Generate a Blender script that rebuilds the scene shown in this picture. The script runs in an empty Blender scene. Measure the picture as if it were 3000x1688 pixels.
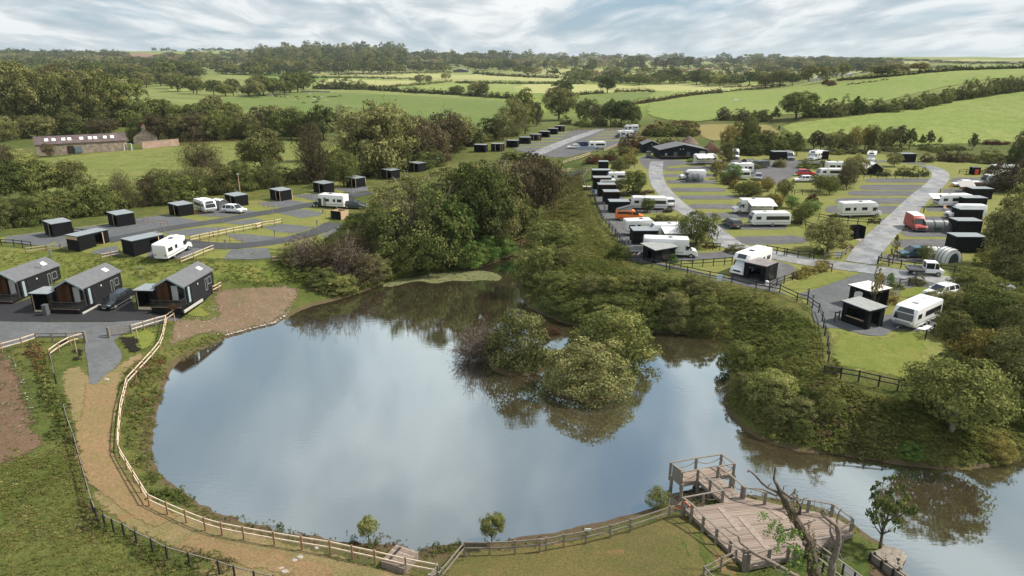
import bpy, bmesh, math, random
import numpy as np
from mathutils import Vector, Matrix
from mathutils.geometry import delaunay_2d_cdt

random.seed(7); RNG = np.random.default_rng(11)
SC = bpy.context.scene
COL = SC.collection
PI = math.pi

# ------------------------------------------------------------------ camera
CAMZ = 31.0; PITCH = math.radians(18.1); FPX = 2001.0; CX, CY = 1500.0, 844.0
cam = bpy.data.cameras.new('camera'); camo = bpy.data.objects.new('camera', cam); COL.objects.link(camo)
camo.location = (0, 0, CAMZ); camo.rotation_euler = (PI/2 - PITCH, 0, 0)
cam.sensor_width = 36.0; cam.lens = 36.0*FPX/3000.0; cam.clip_start = 0.5; cam.clip_end = 30000
SC.camera = camo
SC.view_settings.view_transform = 'Standard'; SC.view_settings.look = 'None'
SC.view_settings.exposure = 0.36; SC.view_settings.gamma = 1.0; SC.view_settings.use_curve_mapping = False
SC.render.resolution_x = 1024; SC.render.resolution_y = 576

# ------------------------------------------------------------------ sky and sun
SUN_EL = math.radians(48); SUN_AZ = math.radians(82)      # azimuth from +Y towards +X
w = bpy.data.worlds.new('World'); SC.world = w; w.use_nodes = True
nt = w.node_tree; nt.nodes.clear()
def N(nt, t, loc=None, **kw):
    n = nt.nodes.new(t)
    for k, v in kw.items():
        if k == 'inp':
            for a, b in v.items(): n.inputs[a].default_value = b
        else: setattr(n, k, v)
    return n
def ramp(nt, stops, interp='LINEAR'):
    r = nt.nodes.new('ShaderNodeValToRGB'); e = r.color_ramp.elements
    r.color_ramp.interpolation = interp
    while len(e) < len(stops): e.new(0.5)
    for i, (p, c) in enumerate(stops):
        e[i].position = p; e[i].color = (c, c, c, 1) if isinstance(c, (int, float)) else (*c, 1)
    return r
L = nt.links.new
sky = N(nt, 'ShaderNodeTexSky', sky_type='NISHITA', sun_disc=False, sun_elevation=SUN_EL, sun_rotation=SUN_AZ, air_density=1.0, dust_density=1.2, ozone_density=1.5, altitude=50)
bg = N(nt, 'ShaderNodeBackground'); bg.inputs['Strength'].default_value = 0.088
out = N(nt, 'ShaderNodeOutputWorld')
tc = N(nt, 'ShaderNodeTexCoord'); sep = N(nt, 'ShaderNodeSeparateXYZ'); L(tc.outputs['Generated'], sep.inputs[0])
def M(nt, op, a, b=None, c=None, clamp=False):
    m = nt.nodes.new('ShaderNodeMath'); m.operation = op; m.use_clamp = clamp
    for i, v in enumerate((a, b, c)):
        if v is None: continue
        if isinstance(v, (int, float)): m.inputs[i].default_value = v
        else: nt.links.new(v, m.inputs[i])
    return m.outputs[0]
def MIX(nt, f, a, b, bt='MIX'):
    m = nt.nodes.new('ShaderNodeMix'); m.data_type = 'RGBA'; m.blend_type = bt
    for i, v in ((0, f), (6, a), (7, b)):
        if isinstance(v, (int, float)): m.inputs[i].default_value = v
        elif isinstance(v, tuple): m.inputs[i].default_value = (*v, 1)
        else: nt.links.new(v, m.inputs[i])
    return m.outputs[2]
zc = M(nt, 'MAXIMUM', sep.outputs[2], 0.0)
den = M(nt, 'ADD', zc, 0.13)
px_ = M(nt, 'DIVIDE', sep.outputs[0], den); py_ = M(nt, 'DIVIDE', sep.outputs[1], den)
cv = N(nt, 'ShaderNodeCombineXYZ'); L(px_, cv.inputs[0]); L(py_, cv.inputs[1])
mp = N(nt, 'ShaderNodeMapping'); L(cv.outputs[0], mp.inputs[0]); mp.inputs['Rotation'].default_value = (0, 0, 0.5); mp.inputs['Scale'].default_value = (1.2, 0.56, 1)
mp.inputs['Location'].default_value = (3.1, 0.7, 0)
n1 = N(nt, 'ShaderNodeTexNoise', inp={'Scale': 1.0, 'Detail': 9.0, 'Roughness': 0.55, 'Distortion': 0.55}); L(mp.outputs[0], n1.inputs['Vector'])
n2 = N(nt, 'ShaderNodeTexNoise', inp={'Scale': 0.33, 'Detail': 4.0, 'Roughness': 0.5}); L(mp.outputs[0], n2.inputs['Vector'])
dens = M(nt, 'ADD', M(nt, 'MULTIPLY', n1.outputs[0], 0.65), M(nt, 'MULTIPLY', n2.outputs[0], 0.35))
cov = ramp(nt, [(0.38, 0.0), (0.46, 0.8), (0.54, 1.0)]); L(dens, cov.inputs[0])
# cloud brightness: sunlit tops, grey undersides
n3 = N(nt, 'ShaderNodeTexNoise', inp={'Scale': 1.5, 'Detail': 7.0, 'Roughness': 0.56, 'Distortion': 0.45}); L(mp.outputs[0], n3.inputs['Vector'])
cb = ramp(nt, [(0.36, (4.0, 4.8, 5.3)), (0.48, (6.0, 6.5, 6.8)), (0.57, (8.6, 8.8, 8.8))]); L(n3.outputs[0], cb.inputs[0])
sk = MIX(nt, 0.65, sky.outputs[0], (2.7, 4.3, 5.8))
mixc = MIX(nt, cov.outputs[0], sk, cb.outputs[0])
# pale veil towards the horizon
hz = ramp(nt, [(0.0, 0.6), (0.03, 0.22), (0.10, 0.0)]); L(zc, hz.inputs[0])
fin = MIX(nt, hz.outputs[0], mixc, (5.0, 6.0, 6.6))
L(fin, bg.inputs['Color']); L(bg.outputs[0], out.inputs['Surface'])

sd = bpy.data.lights.new('sun', 'SUN'); sd.energy = 5.0; sd.angle = math.radians(5); sd.color = (1.0, 0.93, 0.80)
so = bpy.data.objects.new('sun', sd); COL.objects.link(so)
sv = Vector((math.sin(SUN_AZ)*math.cos(SUN_EL), math.cos(SUN_AZ)*math.cos(SUN_EL), math.sin(SUN_EL)))
so.rotation_euler = sv.to_track_quat('Z', 'Y').to_euler(); so.location = (0, 0, 200)

# ------------------------------------------------------------------ materials
MATS = {}
def mat(name, col, rough=0.7, metal=0.0, var=0.0, scale=4.0, bump=0.0, bscale=20.0, spec=None, objvar=0.0, coat=0.0, detail=5.0):
    if name in MATS: return MATS[name]
    m = bpy.data.materials.new(name); m.use_nodes = True; nt = m.node_tree
    b = nt.nodes['Principled BSDF']; b.inputs['Roughness'].default_value = rough; b.inputs['Metallic'].default_value = metal
    b.inputs['Base Color'].default_value = (*col, 1)
    if spec is not None: b.inputs['Specular IOR Level'].default_value = spec
    if coat: b.inputs['Coat Weight'].default_value = coat
    tc = N(nt, 'ShaderNodeTexCoord')
    if var:
        n = N(nt, 'ShaderNodeTexNoise', inp={'Scale': scale, 'Detail': detail, 'Roughness': 0.6}); nt.links.new(tc.outputs['Object'], n.inputs['Vector'])
        r = ramp(nt, [(0.3, tuple(max(0, c*(1-var)) for c in col)), (0.7, tuple(min(1, c*(1+var)) for c in col))]); nt.links.new(n.outputs[0], r.inputs[0])
        src = r.outputs[0]
        if objvar:
            oi = N(nt, 'ShaderNodeObjectInfo'); hs = N(nt, 'ShaderNodeHueSaturation')
            nt.links.new(M(nt, 'MULTIPLY_ADD', oi.outputs['Random'], objvar*2, 1-objvar), hs.inputs['Value']); nt.links.new(src, hs.inputs['Color']); src = hs.outputs[0]
        nt.links.new(src, b.inputs['Base Color'])
    if bump:
        n = N(nt, 'ShaderNodeTexNoise', inp={'Scale': bscale, 'Detail': 4.0}); nt.links.new(tc.outputs['Object'], n.inputs['Vector'])
        bp = N(nt, 'ShaderNodeBump'); bp.inputs['Strength'].default_value = bump; bp.inputs['Distance'].default_value = 0.05
        nt.links.new(n.outputs[0], bp.inputs['Height']); nt.links.new(bp.outputs[0], b.inputs['Normal'])
    MATS[name] = m; return m

def ground_mat(name, c1, c2, c3, s_big=0.05, s_mid=0.6, s_fine=6.0, spots=None, bump=0.5, rough=0.95, s_spot=1.2, spot_thr=0.62, wet=0.0):
    """three-scale noise between c1, c2, c3 with optional bare spots"""
    if name in MATS: return MATS[name]
    m = bpy.data.materials.new(name); m.use_nodes = True; nt = m.node_tree
    b = nt.nodes['Principled BSDF']; b.inputs['Roughness'].default_value = rough; b.inputs['Specular IOR Level'].default_value = 0.2
    g = N(nt, 'ShaderNodeNewGeometry')
    def no(s, d=5, r=0.6, dist=0):
        n = N(nt, 'ShaderNodeTexNoise', inp={'Scale': s, 'Detail': d, 'Roughness': r, 'Distortion': dist}); nt.links.new(g.outputs['Position'], n.inputs['Vector']); return n.outputs[0]
    nb, nm, nf = no(s_big, 4), no(s_mid, 6, 0.65, 0.6), no(s_fine, 5, 0.7)
    r1 = ramp(nt, [(0.35, 0.0), (0.65, 1.0)]); nt.links.new(nb, r1.inputs[0])
    r2 = ramp(nt, [(0.38, 0.0), (0.62, 1.0)]); nt.links.new(nm, r2.inputs[0])
    a = MIX(nt, r1.outputs[0], c1, c2)
    a = MIX(nt, M(nt, 'MULTIPLY', r2.outputs[0], 0.75), a, c3)
    f = ramp(nt, [(0.25, 0.6), (0.75, 1.4)]); nt.links.new(nf, f.inputs[0])
    a = MIX(nt, 1.0, a, f.outputs[0], 'MULTIPLY')
    if spots:
        ns = no(s_spot, 5, 0.6, 0.3); r3 = ramp(nt, [(spot_thr, 0.0), (spot_thr+0.05, 1.0)]); nt.links.new(ns, r3.inputs[0])
        a = MIX(nt, r3.outputs[0], a, spots)
    nt.links.new(a, b.inputs['Base Color'])
    if wet:
        nw = no(0.12, 3, 0.5, 0.4); rw = ramp(nt, [(0.42, rough), (0.58, wet)]); nt.links.new(nw, rw.inputs[0]); nt.links.new(rw.outputs[0], b.inputs['Roughness'])
        b.inputs['Specular IOR Level'].default_value = 0.6
    ae = N(nt, 'ShaderNodeAttribute', attribute_name='edge'); re_ = ramp(nt, [(.22, 0.0), (.34, 1.0)]); nt.links.new(M(nt, 'ADD', ae.outputs['Fac'], M(nt, 'MULTIPLY_ADD', no(1.6, 5, .7), 1.3, -.65)), re_.inputs[0]); nt.links.new(re_.outputs[0], b.inputs['Alpha'])
    if bump:
        bp = N(nt, 'ShaderNodeBump'); bp.inputs['Strength'].default_value = bump; bp.inputs['Distance'].default_value = 0.15
        nt.links.new(M(nt, 'ADD', nf, M(nt, 'MULTIPLY', nm, 1.5)), bp.inputs['Height']); nt.links.new(bp.outputs[0], b.inputs['Normal'])
    MATS[name] = m; return m

# ------------------------------------------------------------------ pixel <-> world
cp, sp = math.cos(PITCH), math.sin(PITCH)
def ray(px, py):
    a = (px-CX)/FPX; b = -(py-CY)/FPX
    return a, cp + b*sp, -sp + b*cp          # direction (x, y, z)
def P(px, py, z=0.0):
    dx, dy, dz = ray(px, py); t = (z-CAMZ)/dz
    return (dx*t, dy*t)
def PY(px, py, Y):
    dx, dy, dz = ray(px, py); t = Y/dy
    return Vector((dx*t, Y, CAMZ+dz*t))
def PD(px, py, D):
    """point on the pixel's ray at ground distance D (along y)"""
    dx, dy, dz = ray(px, py); t = D/dy
    return (dx*t, D, CAMZ+dz*t)
ORG = {'1': (0, 100), '2': (750, 100), '3': (1500, 100), '4': (2200, 100), '5': (0, 480), '6': (750, 480), '7': (1500, 480), '8': (2200, 480),
       'a': (0, 850), 'b': (0, 1240), 'c': (800, 1240), 'd': (1500, 1240), 'e': (2200, 1240), 'f': (2200, 850), 'g': (1250, 800)}
def Q(r, *pts):
    """survey coordinates of one close-up to whole-photo coordinates"""
    if r == 'h': o, s = (1900, 1300), 3.735
    elif r == 'D': o, s = (0, 0), 1/1.1646
    elif r == '': o, s = (0, 0), 1.0
    else: o, s = ORG[r], 3.22
    return [(o[0]+x/s, o[1]+y/s) for x, y in pts]

# ------------------------------------------------------------------ terrain
PONDPX = Q('D', (790,768),(740,790),(700,815),(640,830),(570,850),(545,862),(500,885),(455,905),(432,935),(418,965),(405,1000),(400,1030),(390,1060),(385,1100),
  (385,1150),(400,1185),(420,1205),(470,1240),(500,1262),(560,1290),(620,1308),(700,1330),(760,1342),(830,1352),(880,1358),(940,1362),(1010,1368),(1035,1390),(1055,1392),(1080,1374),
  (1130,1366),(1200,1358),(1260,1356),(1340,1345),(1420,1330),(1500,1312),(1580,1295),(1650,1275),(1690,1262)) \
  + [(1985,1478),(2010,1500),(2030,1470),(2050,1450),(2110,1442),(2150,1446),(2190,1448),(2260,1458),(2350,1474),(2420,1492),(2480,1518),(2515,1545),(2560,1580),(2610,1603),(2640,1628),(2630,1655),(2655,1690),(2720,1800),(3000,2100),(3700,2100),(3700,1290),(3200,1300)] \
  + [(3030,1316),(2970,1352),(2930,1364),(2868,1373),(2790,1377),(2712,1370),(2635,1361),(2557,1347),(2495,1336),(2433,1330),(2340,1322),(2247,1294),(2200,1274),
     (2160,1238),(2125,1185),(2128,1120),(2148,1080),(2160,1030),(2155,1008),(2120,995),(2050,982),(1980,976),(1900,974)] \
  + Q('D', (1600,836),(1500,828),(1420,812),(1370,792),(1330,772),(1312,745),(1309,700),(1316,668),(1316,645),(1290,640),(1240,662),(1200,676),(1130,682),(1050,692),(980,706),(940,725),(890,742),(840,757))
POND = np.array([P(x, y, 0.0) for x, y in PONDPX])
def seg_dist(X, Y, poly, closed=True):
    d = np.full(X.shape, 1e9); n = len(poly)
    for i in range(n if closed else n-1):
        ax, ay = poly[i][:2]; bx, by = poly[(i+1) % n][:2]
        ex, ey = bx-ax, by-ay; l2 = ex*ex+ey*ey+1e-9
        t = np.clip(((X-ax)*ex+(Y-ay)*ey)/l2, 0, 1)
        d = np.minimum(d, (X-ax-t*ex)**2+(Y-ay-t*ey)**2)
    return np.sqrt(d)
def inside(X, Y, poly):
    r = np.zeros(X.shape, bool); n = len(poly)
    for i in range(n):
        ax, ay = poly[i][:2]; bx, by = poly[(i+1) % n][:2]
        c = ((ay > Y) != (by > Y)) & (X < (bx-ax)*(Y-ay)/(by-ay+1e-12)+ax)
        r ^= c
    return r

CTRL = []
def cz(z, *pts):
    for p in pts: CTRL.append((*P(p[0], p[1], z), z))
def cd(*pts):
    for px, py, D in pts: CTRL.append(PD(px, py, D))
cz(1.5, (0,1688), (-300,1500)); cz(1.2, (300,1600), (700,1688), (1200,1688), (1700,1620)); cz(2.0, (0,1300), (60,1180)); cz(2.3, (0,1000), (250,950), (400,900))
cz(1.3, (2100,1688), (2350,1640)); cz(2.6, (0,900), (620,872), (250,880), (450,880)); cz(2.0, (760,870), (850,850)); cz(2.7, (-100,860))
cz(3.0, (200,845), (640,820), (0,830)); cz(4.4, (0,742), (150,752), (300,762), (450,768), (560,768), (700,768), (820,758))
cz(4.5, (0,690), (300,650), (600,620), (800,700), (900,620), (1050,540), (150,640), (-150,700)); cz(4.8, (1400,470), (1250,500)); cz(5.2, (1650,400), (1500,380), (1450,440))
cz(4.2, (200,480), (600,450), (900,430), (0,560), (400,560)); cz(4.5, (0,400), (500,390), (-200,420))
cz(4.2, (2300,870), (2400,930), (2420,1050), (2430,1085), (2650,1130), (2900,1000), (2700,900)); cz(4.4, (2100,830), (3000,900), (2900,820)); cz(4.7, (1850,775), (2300,760), (2600,780), (2950,740))
cz(5.0, (1780,640), (1735,540), (2100,600), (2500,600), (2800,650)); cz(5.3, (1900,470), (2300,490), (2700,490), (3000,500)); cz(5.6, (2100,440), (2500,440), (2900,450))
cz(3.4, (2950,1150)); cz(2.8, (3300,1200), (3200,1000))
cd((2050,355,300), (2400,350,275), (2700,325,285), (3000,265,320), (3300,235,350), (3000,375,245), (2700,395,240), (2500,405,240), (2350,400,245), (2250,405,245))
cd((2600,213,520), (3000,197,560), (3300,190,600), (2450,232,560), (2200,262,600), (2100,300,440), (2500,290,400), (2800,250,440))
cz(5.0, (1700,310), (1450,375), (1200,350), (1000,330), (800,300), (1300,310)); cz(6.0, (1900,300), (1900,345)); cz(7, (1700,262), (1300,250), (950,255), (1950,262), (600,290))
cz(9.0, (1300,226), (1800,235), (900,230), (2000,240), (300,300), (0,300))
cd((1500,205,1700), (2000,215,1400), (1000,205,1700), (500,215,1300), (0,235,1000), (2300,220,1400))
cd((1500,190,2600), (2100,190,2600), (2500,200,1500), (3000,215,1000), (3300,215,1000), (900,185,2200))
cd((0,195,2000), (500,188,2200), (-300,200,1800), (0,158,3600), (300,153,3600), (600,152,3900), (850,158,4200), (1100,163,4500), (1500,172,4600), (1900,180,4600), (-500,155,3600))
cd((2300,178,3600), (2600,168,3500), (2850,178,3600), (3100,188,3800), (3400,186,3800))
for a in (-60, -30, 0, 30, 60): CTRL.append((6200*math.sin(math.radians(a)), 6200*math.cos(math.radians(a)), 30.0))
for p in ((-90,40,3), (-60,25,2.5), (-30,10,1.2), (0,5,1.2), (30,0,1.2), (-120,0,3), (60,-80,2), (-60,-80,2), (120,10,4), (160,60,5), (120,100,5), (200,200,9)): CTRL.append(p)
CTRL = np.array(CTRL, float)
WS = 90.0
def wr(x, y): return 1.6*np.arctan2(x, np.maximum(y, -20)+60), np.arcsinh(np.hypot(x, y)/WS)
def tps_fit(c, lam=2e-4):
    u, v = wr(c[:,0], c[:,1]); n = len(c)
    r2 = (u[:,None]-u[None])**2+(v[:,None]-v[None])**2
    K = np.where(r2 > 0, 0.5*r2*np.log(r2+1e-12), 0)+lam*np.eye(n)
    A = np.zeros((n+3, n+3)); A[:n,:n] = K; A[:n,n] = A[n,:n] = 1; A[:n,n+1] = A[n+1,:n] = u; A[:n,n+2] = A[n+2,:n] = v
    return np.linalg.solve(A, np.concatenate([c[:,2], np.zeros(3)])), u, v
TW, TU, TV = tps_fit(CTRL)
def tps(X, Y):
    u, v = wr(X, Y); s = TW[-3]+TW[-2]*u+TW[-1]*v
    for i in range(len(TU)):
        r2 = (u-TU[i])**2+(v-TV[i])**2
        s = s+TW[i]*0.5*r2*np.log(r2+1e-12)
    return s
def vnoise(X, Y, s, seed=0):
    x = X/s; y = Y/s; xi = np.floor(x).astype(int); yi = np.floor(y).astype(int); fx = x-xi; fy = y-yi
    def h(a, b):
        n = (a*374761393+b*668265263+seed*974711) & 0x7fffffff
        n = ((n ^ (n >> 13))*1274126177) & 0x7fffffff
        return (n & 0xffff)/65535.0
    fx = fx*fx*(3-2*fx); fy = fy*fy*(3-2*fy)
    return (h(xi, yi)*(1-fx)+h(xi+1, yi)*fx)*(1-fy)+(h(xi, yi+1)*(1-fx)+h(xi+1, yi+1)*fx)*fy-0.5

tx = np.linspace(-math.asinh(6500/62), math.asinh(6500/62), 560); gx = 62*np.sinh(tx)
ty = np.linspace(-math.asinh(130/60), math.asinh(6500/60), 430); gy = 70+60*np.sinh(ty)
GX, GY = np.meshgrid(gx, gy)
H0 = tps(GX, GY)
dp = seg_dist(GX, GY, POND); ins = inside(GX, GY, POND)
# bank steepness, from gentle on the left shore to steep under the right plateau
SL = np.array([(*P(900,1600), .10), (*P(1500,1590), .09), (*P(2300,1600), .22), (*P(450,1300), .25), (*P(560,1010), .22), (*P(800,930), .16), (*P(1000,860), .45),
               (*P(1450,780), .6), (*P(1530,860), .8), (*P(1700,960), .75), (*P(2000,980), .7), (*P(2130,1120), .75), (*P(2350,1320), .6), (*P(2800,1370), .5), (*P(3000,1350), .45)])
wsum = 0; ssum = 0
for x, y, s in SL:
    wgt = 1/((GX-x)**2+(GY-y)**2+25)**2; wsum = wsum+wgt; ssum = ssum+wgt*s
SLOPE = ssum/wsum
bank = 0.02+SLOPE*dp
k = 0.25+0*0.7
hs_ = -k*np.log(np.exp(-np.clip(H0, -5, 60)/k)+np.exp(-np.clip(bank, 0, 40)/k)+1e-30)
H = np.where(bank < H0+6, hs_, H0)
# the stream gully running up from the pond's head
GUL = [P(1522,745,0.3), P(1560,690,0.8), P(1590,620,1.6), P(1640,545,2.6), P(1668,500,3.4)]
gz = [0.1, 0.6, 1.2, 2.2, 3.6]
for i in range(4):
    ax, ay = GUL[i]; bx, by = GUL[i+1]; ex, ey = bx-ax, by-ay; t = np.clip(((GX-ax)*ex+(GY-ay)*ey)/(ex*ex+ey*ey), 0, 1)
    d = np.hypot(GX-ax-t*ex, GY-ay-t*ey); zf = gz[i]+(gz[i+1]-gz[i])*t+0.55*np.maximum(d-1.5, 0)
    H = np.minimum(H, np.where(zf < H+3, -k*np.log(np.exp(-H/k)+np.exp(-np.clip(zf,0,40)/k)), H))
H = np.where(ins, -np.minimum(0.35*dp, 1.6), H)
# the grassy island under the three big bushes
ISL = [(*P(1520,1070), 3.6, 3.0), (*P(1700,1060), 5.2, 4.2), (*P(1715,1140), 4.4, 3.2), (*P(1600,1050), 4.0, 2.4)]
for x, y, rx, ry in ISL:
    r = np.hypot((GX-x)/rx, (GY-y)/ry); H = np.maximum(H, np.where(r < 1.5, 0.45-0.55*r**2, -9))
DK = [P(x, y, 1.0) for x, y in [(1900+a/3.735, 1300+b/3.735) for a, b in ((380,700),(520,680),(820,600),(1000,540),(1450,660),(1860,740),(2210,890),(2260,985),(1850,1150),(1570,1260),(1085,1370))]]
dd = np.where(inside(GX, GY, DK), 0, seg_dist(GX, GY, DK)); H = np.minimum(H, 0.55+0.35*dd)
rough = np.clip(dp/6, 0.0, 1)*np.where(ins, 0, 1)
farw = np.clip((GY-250)/800, 0, 1)
H += rough*(vnoise(GX, GY, 5.5, 1)*0.14+vnoise(GX, GY, 2.3, 2)*0.07)*(1-farw)
H += farw*(vnoise(GX, GY, 160, 3)*5+vnoise(GX, GY, 70, 4)*1.6)
NXg, NYg = len(gx), len(gy)
def Hf(x, y):
    """height of the ground sheet"""
    x = np.asarray(x, float); y = np.asarray(y, float)
    fi = (np.arcsinh(x/62)-tx[0])/(tx[1]-tx[0]); fj = (np.arcsinh((y-70)/60)-ty[0])/(ty[1]-ty[0])
    i = np.clip(np.floor(fi).astype(int), 0, NXg-2); j = np.clip(np.floor(fj).astype(int), 0, NYg-2)
    u = np.clip((x-gx[i])/(gx[i+1]-gx[i]), 0, 1); v = np.clip((y-gy[j])/(gy[j+1]-gy[j]), 0, 1)
    a, b_, c, d = H[j, i], H[j, i+1], H[j+1, i], H[j+1, i+1]
    return np.where(u >= v, a+(b_-a)*u+(d-b_)*v, a+(d-c)*u+(c-a)*v)
def h1(x, y): return float(Hf(x, y))
TT = np.concatenate([np.arange(20, 130, 0.5), 130*1.012**np.arange(0, 340)])
def G(px, py, off=0.0):
    """where the pixel's ray meets the ground (raised by off)"""
    dx, dy, dz = ray(px, py)
    z = CAMZ+dz*TT; hh = Hf(dx*TT, dy*TT)+off
    k = np.argmax(z < hh)
    if z[k] >= hh[k]: k = len(TT)-1
    t0, t1 = TT[max(k-1, 0)], TT[k]
    for _ in range(18):
        tm = 0.5*(t0+t1)
        if CAMZ+dz*tm < h1(dx*tm, dy*tm)+off: t1 = tm
        else: t0 = tm
    t = 0.5*(t0+t1); return Vector((dx*t, dy*t, h1(dx*t, dy*t)))
def ppm(p):
    """photo pixels per metre at a world point"""
    return FPX/(p[1]*cp+(CAMZ-p[2])*sp)

# ------------------------------------------------------------------ object helpers
def tag(o, label=None, cat=None, group=None, kind=None):
    if label: o['label'] = label
    if cat: o['category'] = cat
    if group: o['group'] = group
    if kind: o['kind'] = kind
    return o
def link(name, me, parent=None, m=None, loc=None, rot=None, scale=None):
    o = bpy.data.objects.new(name, me); COL.objects.link(o)
    if parent: o.parent = parent
    if loc is not None: o.location = loc
    if rot is not None: o.rotation_euler = rot if hasattr(rot, '__len__') else (0, 0, rot)
    if scale is not None: o.scale = scale if hasattr(scale, '__len__') else (scale,)*3
    if m and me and len(me.materials) == 0: me.materials.append(m)
    elif m and me and me.materials[0] != m:
        o.material_slots[0].link = 'OBJECT'; o.material_slots[0].material = m
    return o
def empty(name, loc, rz=0, label=None, cat=None, group=None, scale=None):
    o = bpy.data.objects.new(name, None); COL.objects.link(o); o.location = loc; o.rotation_euler = (0, 0, rz); o.empty_display_size = 0.3
    if scale: o.scale = (scale,)*3
    return tag(o, label, cat, group)
def np_mesh(name, V, F, m=None, smooth=False, attr=None):
    """V (n,3), F (k,3 or 4)"""
    me = bpy.data.meshes.new(name); V = np.ascontiguousarray(V, np.float32); F = np.ascontiguousarray(F, np.int32); k = F.shape[1]
    me.vertices.add(len(V)); me.vertices.foreach_set('co', V.ravel())
    me.loops.add(F.size); me.loops.foreach_set('vertex_index', F.ravel())
    me.polygons.add(len(F)); me.polygons.foreach_set('loop_start', np.arange(0, F.size, k, dtype=np.int32))
    me.polygons.foreach_set('loop_total', np.full(len(F), k, np.int32))
    if smooth: me.polygons.foreach_set('use_smooth', np.ones(len(F), bool))
    if attr is not None:
        a = me.attributes.new('tint', 'FLOAT', 'POINT'); a.data.foreach_set('value', np.ascontiguousarray(attr, np.float32))
    me.update(calc_edges=True)
    if m: me.materials.append(m)
    return me
class MB:
    """collects simple solids into one mesh"""
    def __init__(s): s.v = []; s.f = []; s.mi = []
    def add(s, V, F, mi=0):
        o = len(s.v); s.v += [tuple(v) for v in V]; s.f += [tuple(i+o for i in f) for f in F]; s.mi += [mi]*len(F); return s
    def box(s, x0, y0, z0, x1, y1, z1, mi=0):
        V = [(x0,y0,z0),(x1,y0,z0),(x1,y1,z0),(x0,y1,z0),(x0,y0,z1),(x1,y0,z1),(x1,y1,z1),(x0,y1,z1)]
        return s.add(V, [(3,2,1,0),(4,5,6,7),(0,1,5,4),(1,2,6,5),(2,3,7,6),(3,0,4,7)], mi)
    def cyl(s, c, r, h, axis='z', n=12, r2=None, mi=0):
        r2 = r if r2 is None else r2; V = []
        for rr, hh in ((r, 0), (r2, h)):
            for i in range(n):
                a = 2*PI*i/n; p, q = rr*math.cos(a), rr*math.sin(a)
                V.append({'z': (c[0]+p, c[1]+q, c[2]+hh), 'y': (c[0]+p, c[1]+hh, c[2]+q), 'x': (c[0]+hh, c[1]+p, c[2]+q)}[axis])
        F = [(i, (i+1) % n, n+(i+1) % n, n+i) for i in range(n)]+[tuple(range(n))[::-1], tuple(range(n, 2*n))]
        return s.add(V, F, mi)
    def tube(s, pts, rad, n=6, mi=0):
        pts = [Vector(p) for p in pts]; V = []
        for i, p in enumerate(pts):
            d = (pts[min(i+1, len(pts)-1)]-pts[max(i-1, 0)]).normalized(); u = d.orthogonal().normalized() if i == 0 else (u-d*u.dot(d)).normalized(); v = d.cross(u)
            r = rad[i] if hasattr(rad, '__len__') else rad
            for j in range(n):
                a = 2*PI*j/n; V.append(p+u*r*math.cos(a)+v*r*math.sin(a))
        F = [(i*n+j, i*n+(j+1) % n, (i+1)*n+(j+1) % n, (i+1)*n+j) for i in range(len(pts)-1) for j in range(n)]
        F += [tuple(range(n))[::-1], tuple((len(pts)-1)*n+j for j in range(n))]
        return s.add(V, F, mi)
    def prism(s, prof, y0, y1, inset=None, mi=0):
        """profile in x,z extruded along y; inset(z) narrows it"""
        n = len(prof); ins_ = inset or (lambda z: 0)
        V = [(x, y0+ins_(z), z) for x, z in prof]+[(x, y1-ins_(z), z) for x, z in prof]
        F = [(i, n+i, n+(i+1) % n, (i+1) % n) for i in range(n)]+[tuple(range(n)), tuple(range(2*n-1, n-1, -1))]
        return s.add(V, F, mi)
    def mesh(s, name, mats, smooth=False, bevel=0):
        me = bpy.data.meshes.new(name); me.from_pydata(s.v, [], s.f)
        for m in (mats if isinstance(mats, (list, tuple)) else [mats]): me.materials.append(m)
        me.polygons.foreach_set('material_index', s.mi)
        bm = bmesh.new(); bm.from_mesh(me)
        if bevel:
            bmesh.ops.remove_doubles(bm, verts=bm.verts, dist=1e-4)
            es = [e for e in bm.edges if len(e.link_faces) == 2 and e.calc_face_angle(0) > 0.35]
            bmesh.ops.bevel(bm, geom=es, offset=bevel, segments=2, profile=0.6, affect='EDGES', clamp_overlap=True)
        bmesh.ops.recalc_face_normals(bm, faces=bm.faces); bm.to_mesh(me); bm.free()
        if smooth:
            me.polygons.foreach_set('use_smooth', [True]*len(me.polygons))
            try: me.set_sharp_from_angle(angle=math.radians(38))
            except Exception: pass
        me.update(); return me
    def obj(s, name, mats, parent=None, **kw):
        return link(name, s.mesh(name, mats, kw.pop('smooth', False), kw.pop('bevel', 0)), parent, **kw)

# ------------------------------------------------------------------ the ground sheet
F = []
idx = np.arange(NXg*NYg).reshape(NYg, NXg)
a_, b_, c_, d_ = idx[:-1,:-1].ravel(), idx[:-1,1:].ravel(), idx[1:,1:].ravel(), idx[1:,:-1].ravel()
FT = np.concatenate([np.stack([a_, b_, c_], 1), np.stack([a_, c_, d_], 1)])
VT = np.stack([GX.ravel(), GY.ravel(), H.ravel()], 1)
m_rough = ground_mat('rough_grass', (.085,.105,.022), (.125,.118,.032), (.06,.085,.018), 0.06, 0.5, 7.0, bump=0.8)
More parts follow.
